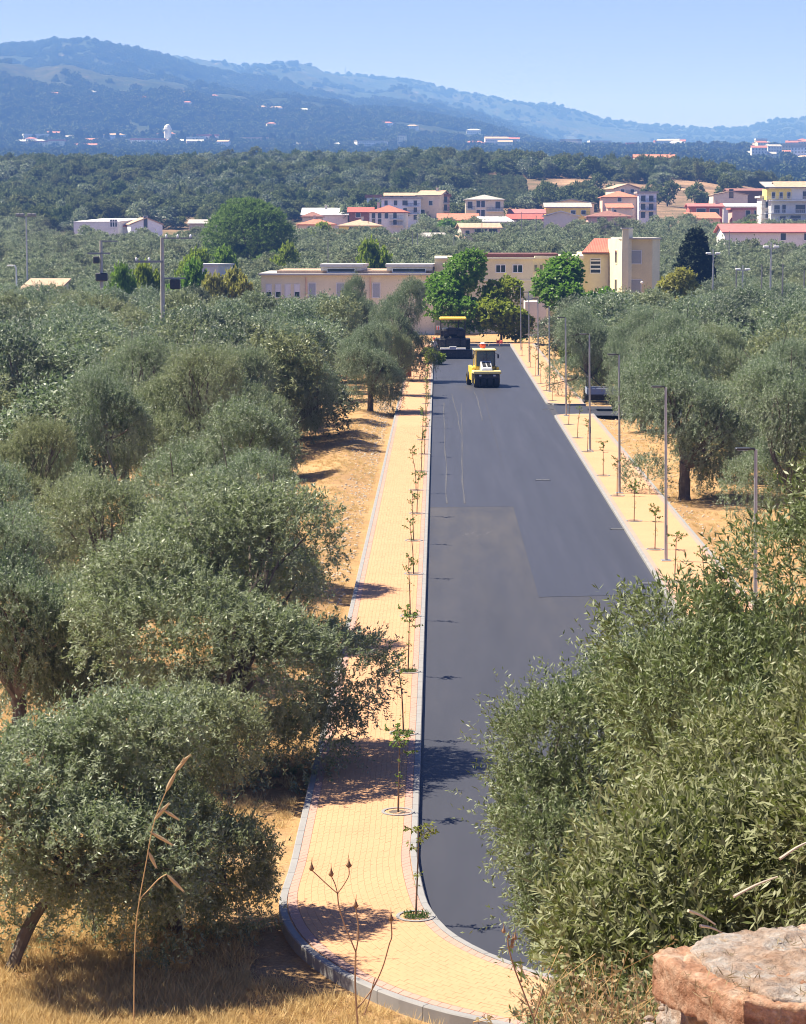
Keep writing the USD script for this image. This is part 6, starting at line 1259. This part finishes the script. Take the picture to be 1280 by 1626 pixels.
# ------------------------------------------------------------ dry grass, gravel and weeds on the ground
rng = np.random.default_rng(404)
def tuft(seed, n, h, w):
    r = np.random.default_rng(seed); c = np.stack([r.normal(0, 0.06, n), r.normal(0, 0.06, n), np.zeros(n)], -1)
    return leaves(c, unit(r.normal(0, 0.55, (n, 3)) + [0, 0, 0.8]), h, w, r)
tufts = [tuft(1, 26, 0.16, 0.010), tuft(2, 34, 0.11, 0.012), tuft(3, 18, 0.26, 0.009)]
G = []
for k in range(30000):
    y = 32 + 118 * rng.random() ** 1.7; x = rng.uniform(-0.19 * y - 1, WALK_L - 0.25) if k % 4 else rng.uniform(WALK_R + 0.25, max(WALK_R + 1, 0.17 * y + 2))
    if x > 0 and y < 56: continue
    G.append((x, y))
for k in range(6000): G.append((rng.uniform(-6.5, 3.5), rng.uniform(28.5, 36)))
G = np.array(G); G = G[~shapely.contains_xy(flat.buffer(1.05), G[:, 0], G[:, 1])]
dn = meshkit.fbm(np.stack([G[:, 0] / 1.8, G[:, 1] / 1.8, 0 * G[:, 0]], -1), 3, 6); G = G[dn > 0.43]; n = len(G)
tag(instancer('dry_grass', [[('blades', t, 'straw')] for t in tufts], np.c_[G, ground_z(G[:, 0], G[:, 1]) - 0.01], rng.choice(3, n, p=[.45, .4, .15]), rng.uniform(0, 360, n), rng.uniform(0.6, 1.3, n)), 'golden dry grass over the orchard ground beside the pavements', 'grass')
def pebble(seed):
    m = trimesh.creation.icosphere(1, 1.0); v = m.vertices * [1, 0.8, 0.6]; return v * (0.8 + 0.4 * meshkit.noise(v * 1.7 + seed, seed))[:, None], m.faces
G = []
for k in range(2600):
    y = rng.uniform(55, 165); x = WALK_L - 0.3 - abs(rng.normal(0, 0.7)) if k % 3 else WALK_R + 0.25 + abs(rng.normal(0, 0.9)); G.append((x, y))
G = np.array(G); n = len(G); plain('stone_pale', (0.42, 0.36, 0.29), 0.95, 0, 0.25, 4)
tag(instancer('gravel', [[('stone', pebble(k), 'stone_pale')] for k in (1, 2, 3)], np.c_[G, ground_z(G[:, 0], G[:, 1]) + 0.005], rng.integers(0, 3, n), rng.uniform(0, 360, n), rng.uniform(0.015, 0.07, n)), 'loose gravel and clods along the outer kerbs of both pavements', 'gravel')

# ------------------------------------------------------------ the olive trees close to the viewer on the right
a = olive(401, lf=0.85, R=1.95, H0=1.2, H1=6.15, nl=34, ns=20000, per=14, L=0.058, W=0.0145, slen=0.20, skirt=0, r=0.12, trunk_h=1.7, size=(0.2, 0.38), twigs=4)
x, y = xat(1048, 24.0), 24.0; tree_proto(a, 'olive_leaf_near')('olive_tree', 'big light green olive tree in front of the road at the lower right', 'olive tree', (x, y, gz(x, y)), 0, None, 1.0)
a = olive(402, lf=0.85, R=1.95, H0=0.6, H1=6.05, nl=32, ns=16500, per=14, L=0.055, W=0.013, slen=0.20, skirt=5, r=0.1, trunk_h=1.2, size=(0.2, 0.38), twigs=4)
x, y = xat(1425, 14.5), 14.5; tree_proto(a, 'olive_leaf_near')('olive_tree', 'tall olive tree cut by the right edge, its shoots rising above the others', 'olive tree', (x, y, gz(x, y)), 0, None, 1.0)
def shrub(seed, R, H, nst, per, L, W):
    """An olive shrub: many upright shoots, each lined with pairs of leaves."""
    r = np.random.default_rng(seed); st = MB(); lv = MB()
    for k in range(nst):
        a_ = r.uniform(0, 6.28); q = math.sqrt(r.random()) * R; b = np.array([q * 0.35 * math.cos(a_), q * 0.35 * math.sin(a_), r.uniform(0, 0.4) * H]); top = np.array([q * math.cos(a_) * 1.1, q * math.sin(a_) * 1.1, H * r.uniform(0.4, 1.0) * (1 - 0.3 * (q / R) ** 2)]); b = b * 0.35 + top * 0.65 * [0.75, 0.75, 1] - [0, 0, 0.35] + r.normal(0, 0.12, 3)
        path = catmull([b, (b + top) / 2 + r.normal(0, 0.05, 3) + [0, 0, 0.03], top], 5); st.tube(path, np.linspace(0.0026, 0.001, len(path)), 4, False)
        t = np.linspace(0.22, 1.0, per); c = np.stack([np.interp(t, np.linspace(0, 1, len(path)), path[:, i]) for i in range(3)], 1); ax = unit(np.gradient(path, axis=0))[np.minimum((t * (len(path) - 1)).astype(int), len(path) - 1)]
        for s in (-1, 1):
            o = unit(np.cross(ax, r.normal(size=(per, 3)))); lv.add(*leaves(c, unit(ax * 0.8 + o * 0.62 * s), L, W, r, 0.12, np.repeat([[0, -0.15, 0.7]], per, 0)))
    return lv.mesh(), st.mesh()
def olive_shrub(seed, R, H, ns, shoots, L, W, m, px, y, label, H0=0.45):
    """A low olive: clumps of leafy sprays with a few long upright shoots."""
    c, st = olive(seed, lf=0.8, R=R, H0=H0, H1=H, nl=26, ns=ns, per=13, L=L, W=W, slen=0.17, r=0.035, trunk_h=0.5, size=(0.2, 0.36), twigs=3, forks=9)
    s2 = shrub(seed + 1, R, H * 1.02, shoots, 16, L, W); x = xat(px, y); t = thing('olive_shrub', label, 'shrub', (x, y, gz(x, y)))
    obj('stems', MB().add(*st).add(*s2[1]).mesh(), 'green_stem', t); obj('foliage', MB().add(*c).add(*s2[0]).mesh(), m, t)
olive_shrub(403, 0.92, 2.42, 6000, 150, 0.051, 0.0125, 'olive_leaf_shrub', 1200, 9.2, 'olive shrub with long yellowish green leaves right behind the broken brick wall')
olive_shrub(413, 0.55, 1.75, 2600, 40, 0.050, 0.0125, 'olive_leaf_near', 1050, 10.8, 'smaller olive shrub left of the broken brick wall, under the big tree')
plain('dead_twig', (0.42, 0.36, 0.28), 0.8, 0, 0.2, 30)
olive_shrub(423, 1.1, 3.4, 6000, 60, 0.050, 0.0120, 'olive_leaf_shrub', 1240, 11.8, 'tall olive shrub behind the long-leaved one, at the right edge')
for k, (p, q, wd) in enumerate((((1238, 1364), (1290, 1334), 'long pale dead twig sticking out of the shrub at the right edge'), ((1165, 1424), (1235, 1392), 'grey dead twig lower inside the shrub'), ((1093, 1446), (1136, 1468), 'upper of two short cut twigs above the brick slab'), ((1112, 1470), (1148, 1482), 'lower of two short cut twigs above the brick slab'))):
    A, B = at(*p, 8.3), at(*q, 8.4); tag(obj('dead_twig', tube(catmull([A, (A + B) / 2 + [0, 0, 0.006], B], 3), np.linspace(0.006, 0.003, 7), 5), 'dead_twig'), wd, 'twig')

# ------------------------------------------------------------ the broken brick wall in the lower right corner
mat('old_brick', {'g': ('geometry', {}), 'n': ('noise_texture', {'scale': 22.0, 'detail': 9.0, 'roughness': 0.7}), 'n2': ('noise_texture', {'scale': 160.0, 'detail': 6.0, 'roughness': 0.7}),
    'r': ('rgb_ramp', {'ramp': [(0.3, (0.13, 0.07, 0.045)), (0.44, (0.27, 0.14, 0.085)), (0.55, (0.33, 0.205, 0.135)), (0.68, (0.39, 0.30, 0.225))]}), 'm': ('map_range', {'from_min': 0.3, 'from_max': 0.7, 'to_min': 0.65, 'to_max': 1.2}), 'h': ('hsv', {}),
    'b': ('bump', {'strength': 0.8, 'distance': 0.004}), 'p': ('principled_bsdf', {'roughness': 0.95, 'specular_ior_level': 0.2})},
    [('g.position', 'n.vector'), ('g.position', 'n2.vector'), ('n.fac', 'r.fac'), ('r.color', 'h.color'), ('n2.fac', 'm.value'), ('m.result', 'h.value'), ('h.color', 'p.base_color'), ('n2.fac', 'b.height'), ('b.normal', 'p.normal')])
mat('mortar_crust', {'g': ('geometry', {}), 'n': ('noise_texture', {'scale': 16.0, 'detail': 9.0, 'roughness': 0.72}), 'n2': ('noise_texture', {'scale': 120.0, 'detail': 6.0, 'roughness': 0.75}), 'v': ('voronoi_texture', {'scale': 55.0}),
    'r': ('rgb_ramp', {'ramp': [(0.30, (0.20, 0.12, 0.08)), (0.42, (0.30, 0.205, 0.145)), (0.52, (0.325, 0.255, 0.205)), (0.61, (0.35, 0.32, 0.29)), (0.70, (0.33, 0.22, 0.12))]}), 'm': ('map_range', {'from_min': 0.3, 'from_max': 0.7, 'to_min': 0.6, 'to_max': 1.25}), 'h': ('hsv', {}),
    'b': ('bump', {'strength': 1.0, 'distance': 0.006}), 'p': ('principled_bsdf', {'roughness': 0.95, 'specular_ior_level': 0.2})},
    [('g.position', 'n.vector'), ('g.position', 'n2.vector'), ('n.fac', 'r.fac'), ('r.color', 'h.color'), ('n2.fac', 'm.value'), ('m.result', 'h.value'), ('h.color', 'p.base_color'), ('n2.fac', 'b.height'), ('b.normal', 'p.normal')])
def rough_slab(poly, z0, z1, amp, edge, seed, inset=0.006):
    """A slab over a plan polygon with broken edges and a lumpy top."""
    pg = shapely.geometry.polygon.orient(Polygon(poly).buffer(-inset).buffer(inset)); cs = manifold3d.CrossSection([np.array(pg.exterior.coords)[:-1]])
    g = manifold3d.Manifold.extrude(cs, z1 - z0).translate((0, 0, z0)).refine_to_length(edge).to_mesh(); m = trimesh.Trimesh(g.vert_properties[:, :3], g.tri_verts)
    trimesh.smoothing.filter_laplacian(m, 0.5, iterations=1, volume_constraint=False)
    n = m.vertex_normals; s = meshkit.fbm(m.vertices * 38, 4, seed) - 0.5; s2 = meshkit.fbm(m.vertices * 140, 2, seed + 5) - 0.5
    m.vertices = m.vertices + n * (s * amp + s2 * amp * 0.5)[:, None]; return m
ZT = 10.60
gp = lambda px, py, z=ZT: ground(px, py, z)[:2]
wall = thing('brick_wall', 'broken end of an old brick wall with a mortar crust, lower right corner', 'wall')
slab = [gp(1036, 1517), gp(1062, 1505), gp(1092, 1500), gp(1153, 1485), gp(1215, 1478), gp(1290, 1470), gp(1480, 1462), gp(1480, 1640), gp(1310, 1604), gp(1240, 1596), gp(1182, 1590), gp(1130, 1566), gp(1080, 1542)]
obj('coping_slab', rough_slab(slab, ZT - 0.052, ZT, 0.015, 0.006, 3), 'old_brick', wall, True)
crust = [gp(1092, 1510), gp(1120, 1497), gp(1155, 1487), gp(1220, 1479.5), gp(1290, 1472), gp(1470, 1466), gp(1470, 1620), gp(1300, 1597), gp(1225, 1590), gp(1190, 1572), gp(1130, 1545)]
obj('mortar_crust', rough_slab(crust, ZT - 0.01, ZT + 0.006, 0.016, 0.006, 8), 'mortar_crust', wall, True)
b2 = [gp(1182, 1606, ZT - 0.062), gp(1330, 1600, ZT - 0.062), gp(1340, 1700, ZT - 0.062), gp(1196, 1700, ZT - 0.062)]
obj('brick', rough_slab(b2, ZT - 0.115, ZT - 0.062, 0.007, 0.007, 12), 'old_brick', wall, True)
c0 = np.mean(slab, axis=0); rr = np.random.default_rng(9); zb_ = gz(*c0) - 0.2; zz = ZT - 0.13; row = 0
while zz > zb_:
    for k in range(3):
        for j in range(2):
            x0, y0 = c0[0] - 0.075 + 0.255 * k + (0.09 if row % 2 else 0), c0[1] - 0.015 + 0.125 * j
            obj('brick', rbox(x0, x0 + 0.24, y0, y0 + 0.115, zz - 0.055, zz - 0.001, 0.006), 'old_brick', wall)
    zz -= 0.066; row += 1
obj('mortar', box(c0[0] - 0.06, c0[0] + 0.62, c0[1] - 0.005, c0[1] + 0.20, zb_, ZT - 0.10), 'mortar_crust', wall)
st = MB()
for k in range(90):
    px, py = rr.uniform(1028, 1160), rr.uniform(1560, 1640); v, f = pebble(k % 7); q = ground(px, py, ZT - 0.06 - 0.0006 * (py - 1540)); st.add(v * rr.uniform(0.003, 0.011) + q + [0, 0, rr.uniform(-0.02, 0.0)], f)
obj('rubble', st.mesh(), 'mortar_crust', wall, kind='stuff')
core = [gp(1048, 1535, ZT - 0.07), gp(1160, 1500, ZT - 0.07), gp(1290, 1490, ZT - 0.07), gp(1290, 1660, ZT - 0.07), gp(1140, 1640, ZT - 0.07), gp(1062, 1580, ZT - 0.07)]
obj('rubble_core', rough_slab(core, ZT - 0.14, ZT - 0.06, 0.03, 0.009, 31), 'mortar_crust', wall, True)

# ------------------------------------------------------------ dry stalks standing close to the viewer
def pxline(pts, d, z_add=0): return np.array([at(px, py, d) for px, py in pts])
def to_ground(p): return np.array([[p[0], p[1], gz(p[0], p[1]) - 0.02]])
D = 2.6
t = thing('wild_oat', 'dry wild oat stalk with pale hanging husks, close up on the left', 'grass stalk')
main = pxline([(212, 1640), (213, 1560), (215, 1480), (222, 1425), (232, 1370), (240, 1325), (250, 1290), (268, 1248), (292, 1203)], D)
pth = np.vstack([to_ground(main[0]), catmull(main, 5)]); obj('stem', tube(pth, np.linspace(0.0008, 0.0005, len(pth)), 6), 'oat_stem', t)
obj('branch', tube(catmull(pxline([(221, 1428), (235, 1414), (252, 1396), (265, 1388)], D), 4), 0.0006, 5), 'oat_stem', t)
def husk(a, b, w):
    """An oat husk: two long pointed glumes a little open at the tip."""
    A, B = at(*a, D), at(*b, D); ax = B - A; L = np.linalg.norm(ax); ax /= L; s = unit(np.cross(ax, FW)); m = MB(); ts = np.linspace(0, 1, 9); pr_ = np.sin(np.pi * ts ** 0.75) * 0.5 + 0.02
    for sg in (-1, 1):
        mid_ = A + ax * (ts * L)[:, None] + s * (sg * 0.10 * w * ts ** 1.5)[:, None]; up = unit(np.cross(s, ax))
        rows = [mid_ + s * (w * pr_ * c)[:, None] * 0.5 - up * (w * pr_ * 0.32 * (1 - c * c))[:, None] * sg for c in (-1, -0.5, 0, 0.5, 1)]
        v = np.stack(rows, 1).reshape(-1, 3); i = np.arange(8)[:, None] * 5 + np.arange(4)[None]; i = i.ravel(); m.add(v, np.stack([i, i + 1, i + 6, i + 5], -1))
    return m.mesh()
for a, b, w in (((263, 1258), (279, 1227), 0.0062), ((277, 1226), (297, 1205), 0.0055), ((286, 1212), (304, 1198), 0.004), ((244, 1303), (270, 1274), 0.006), ((258, 1285), (286, 1303), 0.0048), ((237, 1320), (276, 1343), 0.0052), ((235, 1351), (249, 1380), 0.0052), ((264, 1388), (293, 1417), 0.0056)):
    obj('husk', husk(a, b, w * 1.35), 'oat_husk', t, True)
def head(p, s, seed):
    r = np.random.default_rng(seed); m = MB(); m.add(*[lathe([(0.0003, 0), (0.0016, 0.0006), (0.0024, 0.0022), (0.0020, 0.0042), (0.0009, 0.0068), (0.0003, 0.010)], 10)[k] if k else lathe([(0.0003, 0), (0.0016, 0.0006), (0.0024, 0.0022), (0.0020, 0.0042), (0.0009, 0.0068), (0.0003, 0.010)], 10)[0] * s + p for k in (0, 1)])
    for k in range(5): a_ = r.uniform(0, 6.28); q = p + np.array([math.cos(a_), math.sin(a_), 0]) * 0.002 * s + [0, 0, 0.0015 * s]; m.tube([q, q + np.array([math.cos(a_) * 0.0016, math.sin(a_) * 0.0016, 0.0024]) * s], [0.0004 * s, 0.0001], 4)
    m.tube([p + [0, 0, 0.008 * s], p + np.array([r.uniform(-.001, .001), 0, 0.0145]) * s], [0.0004 * s, 0.00015 * s], 4); return m.mesh()
D = 2.7
t = thing('dry_stalk', 'dry branching weed with five pointed seed heads, in front of the kerb bend', 'weed')
ms = pxline([(569, 1640), (566, 1600), (564, 1558), (565, 1512)], D); ms = np.vstack([to_ground(ms[0]), catmull(ms, 6)]); obj('stem', tube(ms, 0.0012, 6), 'dry_stem', t)
for k, pts in enumerate(([(565, 1512), (556, 1490), (546, 1465), (538, 1438), (536, 1419)], [(565, 1512), (568, 1495), (569, 1472), (567, 1455), (565, 1441)], [(568, 1601), (580, 1586), (594, 1566), (608, 1535), (618, 1500), (622, 1487), (621, 1462)], [(536, 1419), (520, 1405), (506, 1392), (495, 1382)], [(536, 1419), (532, 1404), (526, 1391)], [(536, 1419), (546, 1405), (554, 1390), (554, 1377)], [(578, 1612), (586, 1590), (592, 1565), (596, 1552)])):
    obj('branch', tube(catmull(pxline(pts, D), 5), 0.0009 if k < 3 else 0.0007, 5), 'dry_stem', t)
for k, e in enumerate(((565, 1441), (621, 1462), (495, 1382), (526, 1391), (554, 1377))): obj('seed_head', head(at(*e, D) - [0, 0, 0.001], 1.15, k), 'seed_head', t, True)
D = 3.4
t = thing('dry_stalk', 'dry reddish weed stalk with a few seeds at its tip, in front of the pavement', 'weed')
ms = pxline([(853, 1640), (848, 1620), (833, 1580), (817, 1538), (808, 1506), (806, 1490)], D); ms = np.vstack([to_ground(ms[0]), catmull(ms, 5)]); obj('stem', tube(ms, 0.0012, 5), 'dry_stem', t)
obj('branch', tube(catmull(pxline([(849, 1616), (856, 1594), (862, 1570)], D), 4), 0.0012, 5), 'dry_stem', t)
for k, e in enumerate(((800, 1482), (814, 1499), (813, 1506), (818, 1493), (828, 1560), (808, 1490))): obj('seed_head', head(at(*e, D), 1.2 if k < 4 else 0.8, 20 + k), 'dry_stem', t, True)
# pale dry weeds at the foot of the wall
def weed(seed, H):
    r = np.random.default_rng(seed); m = MB(); lv = MB(); path = catmull([(0, 0, 0), (r.normal(0, .03), r.normal(0, .03), H * 0.5), (r.normal(0, .09), r.normal(0, .09), H)], 6); m.tube(path, np.linspace(0.0022, 0.0008, len(path)), 4, False)
    for k in range(16):
        s = path[int(len(path) * r.uniform(0.45, 0.98))]; e = s + np.array([r.normal(0, 0.06), r.normal(0, 0.06), r.uniform(0.02, 0.13)]); m.tube([s, (s + e) / 2, e], 0.0007, 3, False)
        n = 9; c = s + (e - s) * r.uniform(0.3, 1.05, (n, 1)) + r.normal(0, 0.008, (n, 3)); lv.add(*leaves(c, unit(r.normal(size=(n, 3))), 0.013, 0.006, r))
    return m.mesh(), lv.mesh()
ws = [weed(k, 1.35) for k in range(6)]
W2 = []
for k in range(60):
    px, dd = rng.uniform(880, 1060), rng.uniform(4.0, 6.2); x = xat(px, dd); W2.append((x, dd, gz(x, dd) - 0.02))
W2 = np.array(W2); n = len(W2)
need = np.array([CAM[2] - 0.335 * q[1] + rng.uniform(-0.15, 0.03) * q[1] / 4.5 - q[2] for q in W2]); scz = np.clip(need / 1.35, 0.6, 1.35)
tag(instancer('dry_weeds', [[('stems', w[0], 'oat_stem'), ('seeds', w[1], 'weed_straw')] for w in ws], W2, rng.integers(0, 6, n), rng.uniform(0, 360, n), np.stack([scz * 0 + 1, scz * 0 + 1, scz], -1)), 'pale dry weeds growing up left of the broken brick wall', 'weeds')

TW = []
for k in range(16):
    px, py = rr.uniform(1090, 1290), rr.uniform(1490, 1600); q = ground(px, py, ZT + 0.004); TW.append(q)
TW = np.array(TW); cr = leaves(rng.normal(0, 0.006, (9, 3)) * [1, 1, 0.2], unit(rng.normal(0, 0.8, (9, 3)) + [0, 0, 0.5]), 0.022, 0.0016, rng)
tag(instancer('wall_grass', [[('blades', cr, 'weed_straw')]], TW, np.zeros(len(TW)), rng.uniform(0, 360, len(TW)), rng.uniform(0.4, 1.2, len(TW))), 'tiny dry grass blades on the crust of the broken brick wall', 'grass')
